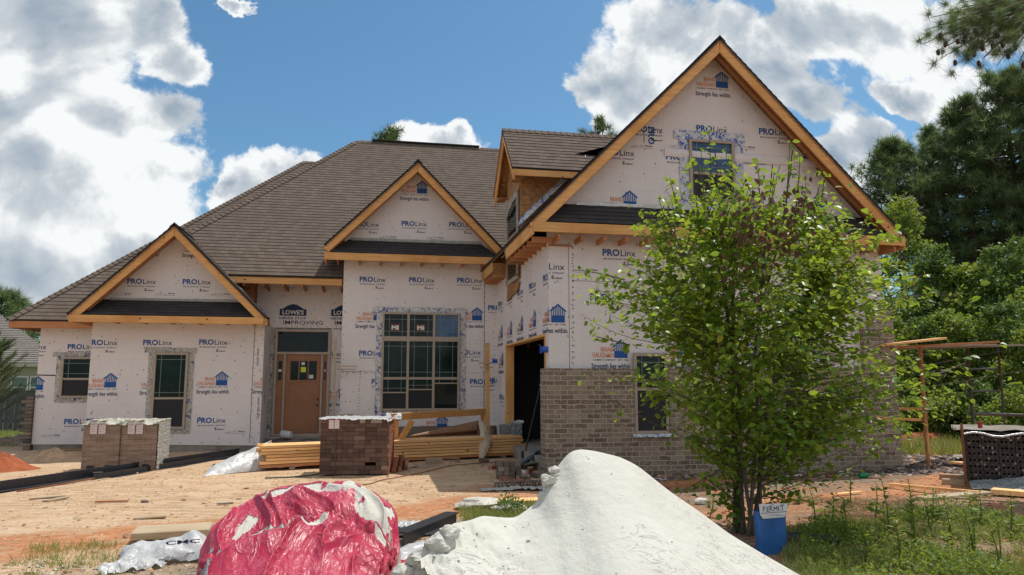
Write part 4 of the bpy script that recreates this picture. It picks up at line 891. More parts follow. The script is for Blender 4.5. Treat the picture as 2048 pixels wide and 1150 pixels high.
def wrapped_brick():
    m, t, b, co, o = mat('brick_wrapped')
    sx = t.new('ShaderNodeSeparateXYZ'); t.lk(co, sx.inputs[0]); cb = t.new('ShaderNodeCombineXYZ'); t.lk(t.math('ADD', sx.outputs[0], t.math('MULTIPLY', sx.outputs[1], .7)), cb.inputs[0]); t.lk(sx.outputs[2], cb.inputs[1])
    br = t.new('ShaderNodeTexBrick'); t.lk(cb.outputs[0], br.inputs['Vector'])
    for k, v_ in (('Scale', 1), ('Brick Width', .20), ('Row Height', .095), ('Mortar Size', .004), ('Bias', -.2)): br.inputs[k].default_value = v_
    br.inputs['Color1'].default_value = (.20, .12, .08, 1); br.inputs['Color2'].default_value = (.30, .19, .125, 1); br.inputs['Mortar'].default_value = (.06, .04, .03, 1)
    n = t.noise(scaled(t, co, (1, 1, 7), (0, .09, 0)), 3.5, 5, .6, .5); col = t.mix(t.math('MULTIPLY', t.smooth(n, .38, .70), .8), br.outputs['Color'], (.30, .215, .16))
    t.lk(col, b.inputs['Base Color']); b.inputs['Roughness'].default_value = .28; b.inputs['Specular IOR Level'].default_value = .6; bump(t, b, n, .05, .7); M['brick_wrapped'] = m
    m, t, b, co, o = mat('wrap_plastic_top'); n = t.noise(scaled(t, co, (1, 3, 1)), 5, 4, .6, .4)
    col = t.ramp(n, [(.35, (.16, .13, .09)), (.47, (.36, .36, .27)), (.6, (.62, .62, .54)), (.75, (.80, .80, .76))]); t.lk(col, b.inputs['Base Color']); b.inputs['Roughness'].default_value = .3; bump(t, b, n, .03, .6); M['wrap_plastic_top'] = m
wrapped_brick()
pl, pr = gr(160, 945), gr(312, 940); ang = math.atan2(pr.y - pl.y, pr.x - pl.x) * .4; wl = (pr - pl).length / 2
A = gr(160, 946); dx = Vector((math.cos(ang), math.sin(ang), 0)); dyv = Vector((-dx.y, dx.x, 0)); dep = .98
c1 = A + dx * (wl / 2) + dyv * dep / 2; c2 = A + dx * (wl * 1.5) + dyv * dep / 2
wrapped_cube(c1, wl - .004, dep, .885, ang, 'left one of two brick cubes wrapped in clear plastic before the left gable', 1)
wrapped_cube(c2, wl - .004, dep, .875, ang, 'right one of two wrapped brick cubes, its plastic side facing the window', 5)
# ---- individual bricks
def brick_mesh(name, m):
    """a cored face brick, lying flat, 0.194 x 0.090 x 0.07"""
    bm = bmesh.new(); L, Wd, Hh = .194, .092, .070
    def ringv(z): 
        out = [bm.verts.new((x, y, z)) for x, y in ((-L/2, -Wd/2), (L/2, -Wd/2), (L/2, Wd/2), (-L/2, Wd/2))]; return out
    mb = MB(); hs = [(-.055, 0), (0, 0), (.055, 0)]; r = .016
    bm.free()
    # body split in plan so that three square cores run through it
    xs = [-L/2] + [q for hx, _ in hs for q in (hx - r, hx + r)] + [L/2]; ys = [-Wd/2, -r, r, Wd/2]
    for i in range(len(xs) - 1):
        for j in range(3):
            core = (j == 1 and i in (1, 3, 5))
            a = [(xs[i], ys[j]), (xs[i+1], ys[j]), (xs[i+1], ys[j+1]), (xs[i], ys[j+1])]
            if not core:
                for z, rev in ((-Hh/2, True), (Hh/2, False)):
                    f = [(x, y, z) for x, y in a]; mb.add(f[::-1] if rev else f, [(0, 1, 2, 3)])
            else:
                for k in range(4):
                    p, q = a[k], a[(k + 1) % 4]; mb.add([(p[0], p[1], Hh/2), (q[0], q[1], Hh/2), (q[0], q[1], -Hh/2), (p[0], p[1], -Hh/2)], [(0, 1, 2, 3)])
    c = [(-L/2, -Wd/2), (L/2, -Wd/2), (L/2, Wd/2), (-L/2, Wd/2)]
    for k in range(4):
        p, q = c[k], c[(k + 1) % 4]; mb.add([(p[0], p[1], -Hh/2), (q[0], q[1], -Hh/2), (q[0], q[1], Hh/2), (p[0], p[1], Hh/2)], [(0, 1, 2, 3)])
    return mb.build(name, m)
bred = brick_mesh('brick', 'brick_grey'); BM_G = bred.data
BM_R = BM_G.copy(); BM_R.materials[0] = M['brick_red']; BM_D = BM_G.copy(); BM_D.materials[0] = M['brick_char']; bpy.data.objects.remove(bred)
def put_brick(me, loc, rot, label, group, parent=None):
    o = bpy.data.objects.new('brick', me); COL.objects.link(o); o.location = loc; o.rotation_euler = rot
    if parent: o.parent = parent
    else: tag(o, label, 'brick', group)
    return o
# middle brick pallet: strapped cube, cored ends facing right
def strapped_cube():
    a = gr(638, 950); b_ = gr(765, 955); an = math.atan2(b_.y - a.y, b_.x - a.x) * .25; w = 1.20; Rm = rotz(an)
    t = thing('brick_pallet', 'strapped cube of dark brown bricks in the middle of the yard beside the lumber', 'brick pallet', (a.x, a.y, 0)); P = lambda x, y, z: a + Rm @ Vector((x, y, z))
    mb = MB(); rr = random.Random(5); rows = 13; bh = .0735; d = .78
    for r_ in range(rows):
        z = .004 + r_ * bh; n = 12 if r_ % 1 == 0 else 6; x = 0
        while x < w - .02:
            l = .096 if rr.random() < .55 else .196
            if x + l > w: l = w - x
            hole = r_ == 2 and (.14 < x + l / 2 < .26 or .33 < x + l / 2 < .45 or .72 < x + l / 2 < .84 or .86 < x + l / 2 < .98)
            if not hole and l > .03:
                oy = rr.uniform(-.006, .006); mb.obox(P(x + l / 2, .046 + oy, z + bh / 2), (l - .004, .09, bh - .004), Rm)
            x += l
        mb.obox(P(w / 2, .09 + (d - .19) / 2, z + bh / 2), (w - .1, d - .19, bh - .003), Rm) if r_ != 2 else None
    mb.build('brick_cube', 'brick_dark', t)
    H_ = rows * bh
    k = 0
    for r_ in range(rows):          # the right end shows cored bricks standing on their long side
        for c_ in range(int((d + .02) / .20) + 1):
            if k >= 95: break
            o = put_brick(BM_R, (0, 0, 0), (0, 0, 0), None, None, t); yy = .105 + c_ * .2
            o.location = P(w - .034, yy, .004 + r_ * bh + bh / 2) - a; o.rotation_euler = (Rm @ Matrix.Rotation(R(90), 3, 'Z') @ Matrix.Rotation(R(90), 3, 'X')).to_euler(); o.scale = (1, .76, 1); k += 1
    mb = MB()
    def top(u_, v_):
        x = (u_ - .5) * (w + .07) + w / 2; y = (v_ - .5) * (d + .08) + d / 2; z = H_ + .012 + .03 * abs(fbm(x * 4, y * 4, 1, 2)); y += .02 * fbm(x * 5, 1, 4)
        if v_ < .06: z -= .015 + .06 * max(0, fbm(x * 4, 2, 9))
        if u_ > .95: z -= .03
        return tuple(P(x, y, z))
    mb.grid(top, 44, 16); mb.build('plastic_cover', 'white_sheet', t, smooth=True)
    mb = MB(); mb.obox(P(.27, -.004, H_ / 2), (.02, .003, H_), Rm); mb.build('steel_strap', 'metal_dark', t)
    mb = MB(); mb.obox(P(.235, -.008, H_ - .085), (.21, .003, .17), Rm); tb = mb.build('tag_backing', 'label_red', t)
    for q in (-1, 1):
        mb = MB(); mb.obox(P(.235 + q * .048, -.012, H_ - .085), (.08, .003, .15), Rm); tg = mb.build('paper_tag', 'white_paint', tb)
        mb = MB(); f = Frame(mb, P(.235 + q * .048, -.0145, H_ - .085), Rm @ Vector((1, 0, 0)), Rm @ Vector((0, -1, 0)))
        for e in range(5): f.poly([(-.03, .05 - e * .025), (.03 - .012 * (e % 2), .05 - e * .025), (.03 - .012 * (e % 2), .055 - e * .025), (-.03, .055 - e * .025)], 0, 0)
        if q > 0: mb.build('tag_print', 'tag_lines', tb)
        else: mb.build('tag_print', 'tag_lines', tb)
    # leftover bricks stacked against its right end
    e0 = P(w + .06, .35, 0); n = 0
    for r_ in range(3):
        for c_ in range(3 - r_ // 2):
            put_brick(BM_R, e0 + Vector((.10 * c_ + .02 * r_, .12 * c_, .047 + r_ * .094)), (R(90), 0, R(90) + .1 * c_), 'orange-red brick stacked against the right end of the middle brick cube', 'loose bricks at the middle brick cube'); n += 1
    return t
strapped_cube()
mb = MB(); p = gr(800, 938); mb.grid(lambda u_, v_: (p.x - .12 + .26 * u_, p.y - .1 + .2 * v_, .02 + .09 * math.sin(u_ * 3.14) * math.sin(v_ * 3.14) + .03 * abs(fbm(u_ * 4, v_ * 4, 1))), 12, 10)
tag(mb.build('plastic_scrap', 'white_sheet', loc=(p.x, p.y, 0)), 'crumpled white plastic scrap at the foot of the middle brick cube', 'scrap')
# ---- long stack of lumber
def lumber():
    a, b_ = gr(523, 942), gr(1047, 914); d = (b_ - a); L = d.length; d.normalize(); n = Vector((-d.y, d.x, 0)); an = math.atan2(d.y, d.x); z0 = .05
    proto = MB(); proto.box((-L / 2, -.069, -.0235), (L / 2, .069, .0235)); po = proto.build('board', 'freshpine', bevel=.0); me = po.data; bpy.data.objects.remove(po)
    me2 = me.copy(); me2.materials[0] = M['redpine']
    rr = random.Random(4); zc = z0
    for k in range(7):
        for r_ in range(4):
            o = bpy.data.objects.new('board', me2 if k == 0 else me); COL.objects.link(o)
            if k == 3: zc_ = zc + .004
            j = rr.uniform(-.06, .10)
            o.location = (a + b_) / 2 + d * j + n * (.075 + r_ * .143 + rr.uniform(-.016, .012)) + Z3 * (zc + .0275); o.rotation_euler = (0, 0, an + rr.uniform(-.003, .003))
            if k == 0: tag(o, 'darker reddish board at the bottom of the long lumber stack', 'board', 'bottom boards of the lumber stack')
            else: tag(o, 'pale pine board in the long lumber stack behind the middle brick cube', 'board', 'pale boards of the lumber stack')
        zc += .0575
    for k in range(4):
        q = a + d * (L * (.1 + .27 * k)); mb = MB(); mb.beam(q + n * -.02 + Z3 * .025, q + n * .62 + Z3 * .025, .09, .05); tag(mb.build('bearer', 'greywood', loc=(q.x, q.y, 0)), 'short bearer block under the long lumber stack', 'bearer', 'bearers under the lumber stack')
    return a, b_, d, n, zc
LA, LB, LD, LN, LZ = lumber()
# ---- timber trestle left of the garage door
a, b_ = at(783, 834, 15.2), at(975, 823, 16.7); t = thing('timber_trestle', 'rough timber trestle with a long top beam and a slanted brace behind the lumber stack', 'trestle', (a.x, a.y, 0))
mb = MB(); mb.beam(a, b_, .09, .14); mb.build('top_beam', 'pine_x', t, bevel=.004)
mb = MB(); mb.beam(a + Vector((.42, .05, -.08)), Vector((a.x - .02, a.y + .25, .05)), .04, .12, up=(1, 0, .3)); mb.build('brace', 'pine_z', t, bevel=.004)
mb = MB(); mb.beam(b_ + Vector((-.06, -.07, .08)), Vector((b_.x + .02, b_.y - .07, .02)), .04, .14, up=(1, 0, 0)); mb.build('leg', 'pine_z', t, bevel=.004)
mb = MB(); mb.beam(b_ + Vector((-.10, .08, .04)), Vector((b_.x + .10, b_.y + .35, .02)), .04, .14, up=(1, 0, 0)); mb.build('leg', 'pine_z', t, bevel=.004)
mb = MB(); mb.beam(a + Vector((.1, .07, .0)), Vector((a.x + .1, a.y + .3, .02)), .04, .1, up=(1, 0, 0)); mb.build('leg', 'pine_z', t, bevel=.004)
mb = MB(); mb.grid(lambda u_, v_: (a.x - .10 + .3 * u_, a.y - .07 + .16 * v_, a.z + .075 + .02 * abs(fbm(u_ * 5, v_ * 5, 3, 2)) - (.12 * (1 - v_) ** 2)), 10, 8); tag(mb.build('plastic_scrap', 'white_sheet', loc=(a.x, a.y, a.z)), 'white plastic rag draped over the left end of the timber trestle', 'scrap')
# ---- curled brown fibreboard sheet lying on the lumber
p0, p1 = at(822, 872, 15.75), at(958, 858, 16.35)
mb = MB()
def sh(u_, v_):
    c = p0.lerp(p1, u_); r_ = .02 + .155 * u_; th = math.pi * (1.02 - .92 * v_); return (c.x, c.y + r_ * math.cos(th) * .9 * -1 + .1, LZ + .005 + r_ * 1.7 * math.sin(th))
mb.grid(sh, 20, 14); tag(mb.build('curled_sheet', 'brown_paper', loc=(p0.x, p0.y, LZ), smooth=True, solid=.006), 'curled brown fibreboard sheet lying on the long lumber stack', 'sheet')
ivory('clear_bag', (.66, .52, .36), .25, 7, .03, 0)
# ---- clear plastic bag hanging over the lumber
q0 = at(962, 842, 15.9); q1 = at(960, 918, 15.5)
mb = MB()
def bagf(u_, v_):
    w = .06 + .15 * max(0, math.sin(min(1, v_ * 1.05) * math.pi)) ** .8 * (1 if v_ > .4 else .5) + .05 * fbm(math.cos(u_ * 6.28) * 1.5, math.sin(u_ * 6.28) * 1.5 + v_ * 5, 2, 1.2, 3); c = q0.lerp(q1, v_) + Vector((.08 * math.sin(v_ * 3), 0, 0)); an = u_ * 2 * math.pi
    return (c.x + w * .75 * math.cos(an), c.y - .02 - .10 * v_ + w * .45 * math.sin(an) + .02 * fbm(u_ * 9, v_ * 9, 4), c.z + .015 * fbm(u_ * 8, v_ * 4, 8))
mb.grid(bagf, 22, 26); tag(mb.build('plastic_bag', 'clear_bag', loc=tuple(q1), smooth=True), 'twisted clear plastic bag hanging down over the front of the lumber stack', 'plastic bag')
# ---- plywood scrap and block in front of the stack
c = gr(880, 923); mb = MB(); mb.prism([(c.x - .42, c.y + .35, .20), (c.x - .02, c.y + .30, .30), (c.x + .42, c.y + .05, .03), (c.x - .05, c.y + .0, .05)], (0, .012, .012)); tag(mb.build('plywood_scrap', 'brown_paper', loc=(c.x, c.y, 0)), 'grey-brown plywood offcut propped against the front of the lumber stack', 'plywood')
c = gr(868, 930); mb = MB(); mb.obox((c.x, c.y, .075), (.32, .14, .12), Matrix.Rotation(.1, 3, 'Z')); tag(mb.build('wood_block', 'oldpine', loc=(c.x, c.y, 0), bevel=.006), 'short pale timber block under the propped plywood offcut', 'block')
c = gr(880, 936); mb = MB(); mb.grid(lambda u_, v_: (c.x - .75 + 1.6 * u_, c.y - .05 + .5 * u_ + .16 * v_, .012 + .03 * abs(fbm(u_ * 9, v_ * 3, 1, 2))), 40, 6); tag(mb.build('plastic_strip', 'wrap_plastic', loc=(c.x, c.y, 0), smooth=True), 'flattened grey plastic strip on the dirt in front of the lumber stack', 'plastic strip')
# ---- loose bricks left of the garage corner
rr = random.Random(9); base = [(1010, 965), (1030, 955), (1050, 962), (985, 940), (1022, 940), (1000, 930), (1058, 948), (1072, 955), (968, 925), (1035, 968), (1045, 940), (1008, 948)]
for i, (x, y) in enumerate(base):
    g = gr(x, y); put_brick(BM_G if i % 3 else BM_R, (g.x, g.y, .04), (0 if i % 2 else R(90), 0, rr.uniform(-1.2, 1.2)), 'loose grey-brown brick lying on the ground left of the garage corner', 'loose bricks at the garage corner')
g = gr(1028, 960)
for r_ in range(4):
    for c_ in range(4):
        put_brick(BM_G, (g.x - .22 + c_ * .10 + rr.uniform(-.008, .008), g.y + .12 + rr.uniform(-.01, .01), .036 + r_ * .072), (0, 0, R(90) + rr.uniform(-.08, .08)), 'grey-brown brick in the small stack left of the garage corner', 'bricks of the small stack at the garage corner')
g = gr(1040, 975)
for k in range(4): put_brick(BM_G, (g.x - .3 + .2 * k, g.y + .03 * k, .047), (R(90), 0, rr.uniform(-.1, .1)), 'cored brick lying on its side in front of the small brick stack', 'bricks on their side at the garage corner')
# flat board, silver wrapped package, white glove-like rag
g = gr(1085, 942); mb = MB(); mb.obox((g.x, g.y + .25, .10), (.7, .45, .02), Matrix.Rotation(.35, 3, 'Z') @ Matrix.Rotation(-.25, 3, 'X')); tag(mb.build('board_scrap', 'greywood', loc=(g.x, g.y, 0)), 'grey weathered board leaning on the ground at the foot of the garage corner', 'board')
a, b_ = at(1038, 930, 13.4), at(1090, 900, 14.0); mb = MB()
def pk(u_, v_):
    c = a.lerp(b_, u_); th = v_ * 2 * math.pi; return (c.x + .04 * math.cos(th), c.y + .13 * math.cos(th) + .05 * u_, c.z + .055 * math.sin(th) + .02 * fbm(u_ * 6, v_ * 5, 3, 2))
mb.grid(pk, 24, 14); tag(mb.build('wrapped_package', 'tape_pack', loc=tuple(a), smooth=True), 'long package in silver and black film propped against the garage corner', 'package') if 'tape_pack' in M else None
if 'tape_pack' not in M:
    tape_mat('tape_pack', (.30, .34, .38), (.015, .015, .02), .47, .5); tag(mb.build('wrapped_package', 'tape_pack', loc=tuple(a), smooth=True), 'long package in silver and black film propped against the garage corner', 'package')
g = at(1042, 940, 12.9); mb = MB(); mb.tube([(g.x - .10, g.y, g.z + .05), (g.x - .05, g.y - .02, g.z - .02), (g.x + .05, g.y - .03, g.z - .05), (g.x + .15, g.y - .02, g.z - .02)], [.035, .05, .055, .02], 10); tag(mb.build('white_rag', 'white_plastic', loc=tuple(g), smooth=True), 'crumpled white rag on the small brick stack', 'rag')
mb = MB(); g = gr(1060, 978); mb.grid(lambda u_, v_: (g.x - .75 + 1.3 * u_, g.y - .15 + .3 * v_, .01 + .05 * abs(fbm(u_ * 6, v_ * 4, 2, 2)) * math.sin(u_ * 3.1)), 30, 8); tag(mb.build('cloth_scrap', 'grey_cloth', loc=(g.x, g.y, 0), smooth=True), 'dusty grey cloth scrap on the red dirt in front of the brick stack', 'cloth')
# ---- mortar bags in a plastic crate at the doorway
g = at(1020, 868, 16.6); zb = LZ - .02
t = thing('plastic_crate', 'clear grey plastic crate filled with small bags on the right end of the lumber stack', 'crate', (g.x, g.y, zb)); mb = MB()
for a, b_ in (((-.22, -.16, 0), (.25, -.15, .22)), ((-.22, .15, 0), (.25, .16, .22)), ((-.22, -.15, 0), (-.21, .15, .22)), ((.24, -.15, 0), (.25, .15, .22)), ((-.21, -.15, 0), (.24, .15, .01))): mb.box([p + q for p, q in zip((g.x, g.y, zb), a)], [p + q for p, q in zip((g.x, g.y, zb), b_)])
mb.build('crate_shell', 'clear_sheet', t, bevel=.004)
for k in range(3):
    mb = MB(); mb.tube([(g.x - .2 + .1 * k, g.y - .02, zb + .08 + .07 * k), (g.x + .0 + .1 * k, g.y + .02, zb + .13 + .06 * k), (g.x + .16 + .08 * k, g.y, zb + .10 + .09 * k)], [.05, .075, .03], 8); tag(mb.build('cement_bag', ['white_sheet', 'grey_cloth', 'white_plastic'][k], loc=(g.x, g.y, zb + .1), smooth=True), ['lowest small white bag in the plastic crate', 'grey paper bag in the middle of the plastic crate', 'topmost white bag sticking out of the plastic crate'][k], 'bag')
# ---- long-handled tool leaning in the garage doorway
a, b_ = at(1081, 772, 14.2), at(1050, 905, 14.6); t = thing('long_handled_tool', 'long-handled tool with a pale grip leaning in the garage doorway', 'tool', tuple(b_))
mb = MB(); mb.tube([b_, a], .014, 8); mb.build('handle', 'metal_dark', t); mb = MB(); mb.tube([a, a + (a - b_).normalized() * .22], .02, 8); mb.build('grip', 'oldpine', t); mb = MB(); mb.obox(b_ + Vector((0, 0, -.04)), (.16, .02, .14), rotz(.2)); mb.build('blade', 'metal_dark', t)
# ---- masons' guide poles with cross pieces and line blocks
def pole(x, y0, y1, Y, w, label, cross, m='oldpine'):
    p, q = at(x, y0, Y), at(x, y1, Y); q.z = 0; q.x = p.x + .01; t = thing('guide_pole', label, 'pole', (q.x, q.y, 0)); mb = MB(); mb.beam(q, p, .05, w, up=(1, 0, 0)); mb.build('post', m, t, bevel=.003)
    for (xa, ya, xb, yb, h) in cross:
        c, d = at(xa, ya, Y - .05), at(xb, yb, Y - .05); mb = MB(); mb.beam(c, d, .04, h); mb.build('cross_piece', 'oldpine', t, bevel=.003)
    return t
pole(975, 686, 900, 17.3, .10, 'tall wooden guide pole standing just left of the garage door', [(957, 726, 985, 726, .035), (960, 734, 986, 735, .02)], 'pine_z')
pole(671, 676, 880, 17.85, .05, 'thin weathered guide pole at the left corner of the middle bay', [(672, 732, 715, 733, .03), (672, 738, 712, 739, .02), (674, 830, 706, 829, .03)])
def line_block(x, y, Y, s, label):
    p = at(x, y, Y); t = thing('line_block', label, 'line block', tuple(p)); mb = MB(); mb.tube([p + Vector((-.05 * s, 0, 0)), p + Vector((.06 * s, 0, 0))], [.055 * s, .055 * s], 10); mb.box((p.x - .07 * s, p.y - .02, p.z - .07 * s), (p.x - .05 * s, p.y + .02, p.z + .05 * s)); mb.build('spool', 'tape_blue', t, bevel=.003)
    mb = MB(); mb.tube([p + Vector((-.09 * s, 0, .08 * s)), p + Vector((-.02 * s, .0, .02 * s))], .008 * s, 6); mb.build('hook', 'tape_blue', t)
line_block(1088, 699, 12.6, 1.0, 'blue mason line block hooked at the top of the garage door corner'); line_block(990, 722, 16.9, .9, 'small blue mason line block near the wooden guide pole')
# ---- bucket and litter at the porch
p = gr(573, 878, .25); p = at(573, 876, 18.9); t = thing('bucket', 'white bucket lying on its side on the porch before the entrance door', 'bucket', (p.x, p.y, .25)); mb = MB(); mb.tube([(p.x - .1, p.y, .345), (p.x + .12, p.y - .1, .335)], [.10, .085], 14, cap=True); mb.build('pail', 'white_plastic', t); mb = MB(); mb.tube([(p.x - .105, p.y, .346), (p.x - .12, p.y + .008, .347)], [.104, .104], 14); mb.build('lid', 'wrap_plastic', t)
for x, y, m_, lb in ((545, 884, 'white_plastic', 'flat white scrap on the porch left of the bucket'), (612, 884, 'clear_sheet', 'blue-grey plastic scrap on the porch right of the bucket')):
    p = at(x, y, 18.75); mb = MB(); mb.grid(lambda u_, v_: (p.x - .16 + .32 * u_, p.y + .15 * v_, .26 + .03 * abs(fbm(u_ * 4 + x, v_ * 4, 2, 2))), 10, 5); tag(mb.build('plastic_scrap', m_, loc=(p.x, p.y, .26)), lb, 'scrap')
mb = MB(); mb.grid(lambda u_, v_: (-2.55 + 1.9 * u_, 17.7 + 1.35 * v_, -.02 + .23 * v_ ** .6 + .05 * fbm(u_ * 4, v_ * 4, 2, 2)), 30, 20); tag(mb.build('dirt_bank', 'found', loc=(-1.6, 18.2, 0), smooth=True), 'grey dirt bank sloping up to the porch', 'dirt bank', kind='structure')
# ---- white plastic sheeting at the left end of the lumber
mb = MB()
def shp(u_, v_):
    a = gr(407 + (530 - 407) * u_, 953 - 13 * u_); W_ = .95; x = a.x; y = a.y + W_ * v_
    h = (.05 + .42 * u_ ** .8) * math.sin(min(1, v_ * 1.6 + .0) * math.pi / 2) ** .6 * (1 - .5 * max(0, v_ - .6)) + .07 * abs(fbm(u_ * 2.2, v_ * 2, 5, 1.1, 3)) * math.sin(v_ * math.pi)
    return (x + .05 * fbm(v_ * 4, u_ * 3, 6), y, max(.005, h))
mb.grid(shp, 50, 30); p = gr(465, 945); o = mb.build('plastic_sheeting', 'white_sheet', loc=(p.x, p.y, 0), smooth=True); tag(o, 'white plastic sheeting heaped at the left end of the lumber stack', 'plastic sheet')
p = gr(427, 944); mb = MB(); mb.tube([(p.x, p.y - .10, .06), (p.x + .01, p.y + .05, .10)], .045, 12); tag(mb.build('pipe_end', 'black_edge', loc=(p.x, p.y, .05)), 'black pipe end poking out of the white plastic sheeting', 'pipe')
# ---- black steel lintels on the ground at the left
def lintel(x0_, y0_, x1_, y1_, h, label, zz=.0, ext=0):
    a, b_ = gr(x0_, y0_), gr(x1_, y1_); d = (b_ - a).normalized(); a = a - d * ext; n = Vector((d.y, -d.x, 0)); t = thing('steel_lintel', label, 'steel beam', (a.x, a.y, 0), None)
    mb = MB(); mb.beam(a + Z3 * (h / 2 + zz), b_ + Z3 * (h / 2 + zz), .012, h); mb.build('upright_flange', 'black_plastic', t, bevel=.002)
    mb = MB(); mb.beam(a + n * .06 + Z3 * (.008 + zz), b_ + n * .06 + Z3 * (.008 + zz), .11, .012); mb.build('flat_flange', 'black_plastic', t, bevel=.002); return t
lintel(-30, 990, 478, 912, .15, 'longer black steel lintel reaching from the left edge across to the brick cubes', .02, 1.5)
lintel(186, 962, 452, 916, .10, 'shorter black steel lintel lying in front of the brick cubes')
p = gr(196, 958); mb = MB(); mb.obox((p.x - .02, p.y + .02, .06), (.16, .10, .11), Matrix.Rotation(.5, 3, 'Z')); tag(mb.build('wood_block', 'dark', loc=(p.x, p.y, 0), bevel=.01), 'dark block at the left end of the shorter steel lintel', 'block')
a, b_ = gr(34, 985), gr(188, 963); mb = MB(); mb.tube([a + Z3 * .015, a.lerp(b_, .5) + Z3 * .03, b_ + Z3 * .05], .014, 6); tag(mb.build('steel_rod', 'rust', loc=tuple(a)), 'thin dark rod on the dirt left of the shorter lintel', 'rod')
# ---- cords and strips on the dirt
def cord(pts, r_, m, label, name='cord', z=.012):
    P = [gr(x, y) + Z3 * z for x, y in pts]; Q = []
    for i in range(len(P) - 1):
        for k in range(6): Q.append(P[i].lerp(P[i + 1], k / 6) + Vector((0, 0, .004)))
    Q.append(P[-1]); Q = [Vector((q.x, q.y, gz(q.x, q.y) + z)) for q in Q]
    mb = MB(); mb.tube(Q, r_, 5); tag(mb.build(name, m, loc=tuple(Q[0]), smooth=True), label, name)
cord([(724, 970), (770, 958), (850, 945), (900, 935), (990, 925)], .008, 'cord', 'thin reddish cord on the dirt right of the middle brick cube')
cord([(530, 957), (600, 953), (650, 945), (690, 933), (735, 932)], .014, 'hose', 'thin green hose in front of the middle brick cube', 'hose')
# ---- dirt mounds
def mound(cx, cy, rx, ry, h, m, label, seed, name='dirt_mound', parent=None):
    mb = MB()
    def fn(u_, v_):
        a = u_ * 2 * math.pi; r_ = v_; rr_ = 1 + .18 * fbm(math.cos(a) * 1.5, math.sin(a) * 1.5, seed); x = cx + rx * r_ * rr_ * math.cos(a); y = cy + ry * r_ * rr_ * math.sin(a)
        return (x, y, h * (math.cos(r_ * math.pi) * .5 + .5) * (1 + .3 * fbm(x * 2, y * 2, seed, 1.5)) + .05 * fbm(x * 5, y * 5, seed, 2) * (1 - r_) - .02)
    mb.grid(fn, 48, 20); return tag(mb.build(name, m, loc=(cx, cy, 0), smooth=True), label, 'dirt mound')
p = gr(-20, 938); mound(p.x, p.y, .92, .6, .36, 'red_dirt', 'mound of fresh red dirt at the left edge', 1)
p = gr(105, 918); mound(p.x, p.y, .75, .55, .22, 'tan_dirt', 'low tan dirt mound left of the wrapped brick cubes', 2)
p = gr(5, 905); mound(p.x - .6, p.y + 2.2, 1.6, .5, .28, 'rubble', 'dark dirt ridge behind the red mound at the left', 3)
p = gr(1985, 885); mound(p.x - 2.2, p.y - .5, 2.2, 1.0, .35, 'red_dirt', 'red dirt mound behind the brick cube at the right', 4)
# ---- scraps on the dirt: boards, chips, stones
def board_scrap(x, y, L, w, rz, m, label, name='board_scrap', h=.02):
    p = gr(x, y); mb = MB(); mb.obox((0, 0, 0), (L, w, h), None); o = mb.build(name, m, bevel=.003); o.location = (p.x, p.y, gz(p.x, p.y) + h / 2 + .006); o.rotation_euler = (random.uniform(-.03, .03), random.uniform(-.04, .04), rz); tag(o, label, 'board')
board_scrap(95, 998, .42, .10, .3, 'oldpine', 'small pale board scrap at the far left of the dirt'); board_scrap(112, 1002, .12, .32, -.5, 'oldpine', 'short pale scrap crossing the board at the far left')
board_scrap(223, 1008, .42, .035, -.1, 'redpine', 'brown stick on the dirt in front of the steel lintels'); board_scrap(450, 1012, .2, .03, .3, 'greywood', 'tiny grey stick on the dirt left of the pink plastic')
board_scrap(300, 1036, .35, .12, .2, 'oldpine', 'flat tan chip half buried in the reddish dirt'); board_scrap(130, 903, 1.1, .10, .1, 'redpine', 'reddish board lying behind the tan mound')
board_scrap(1070, 1010, 1.1, .24, .15, 'freshpine', 'wide pale board on the ground behind the white heap', h=.05); board_scrap(1300, 925, .8, .1, .3, 'oldpine', 'thin board scrap against the brick wall')
def stone(x, y, r_, m, label, sq=.6, sd=0, name='stone'):
    p = gr(x, y); mb = MB()
    def fn(u_, v_):
        th, ph = u_ * 2 * math.pi, (v_ - .5) * math.pi; d = Vector((math.cos(th) * math.cos(ph), math.sin(th) * math.cos(ph), math.sin(ph))); k = 1 + .35 * fbm(d.x, d.y, d.z + sd, 1.1, 3); return (p.x + d.x * r_ * k * 1.5, p.y + d.y * r_ * k, sq * r_ * .6 + d.z * r_ * k * sq)
    mb.grid(fn, 14, 9); return tag(mb.build(name, m, loc=(p.x, p.y, 0)), label, name)
stone(955, 1016, .19, 'stone', 'large pale stone on the mulch behind the white heap', .45, 1); stone(990, 1005, .09, 'brown_paper', 'brown flat stone beside the large pale stone', .5, 2); stone(1020, 1020, .16, 'stone', 'flat tan stone right of the large pale stone', .3, 3)
stone(289, 1007, .035, 'rubble', 'small dark clod beside the brown stick', .9, 4); stone(1402, 1008, .06, 'white_sand', 'pale square chip at the right edge of the white heap', .9, 5); stone(870, 1000, .02, 'rubble', 'tiny dark clod near the shadow edge', .8, 6)
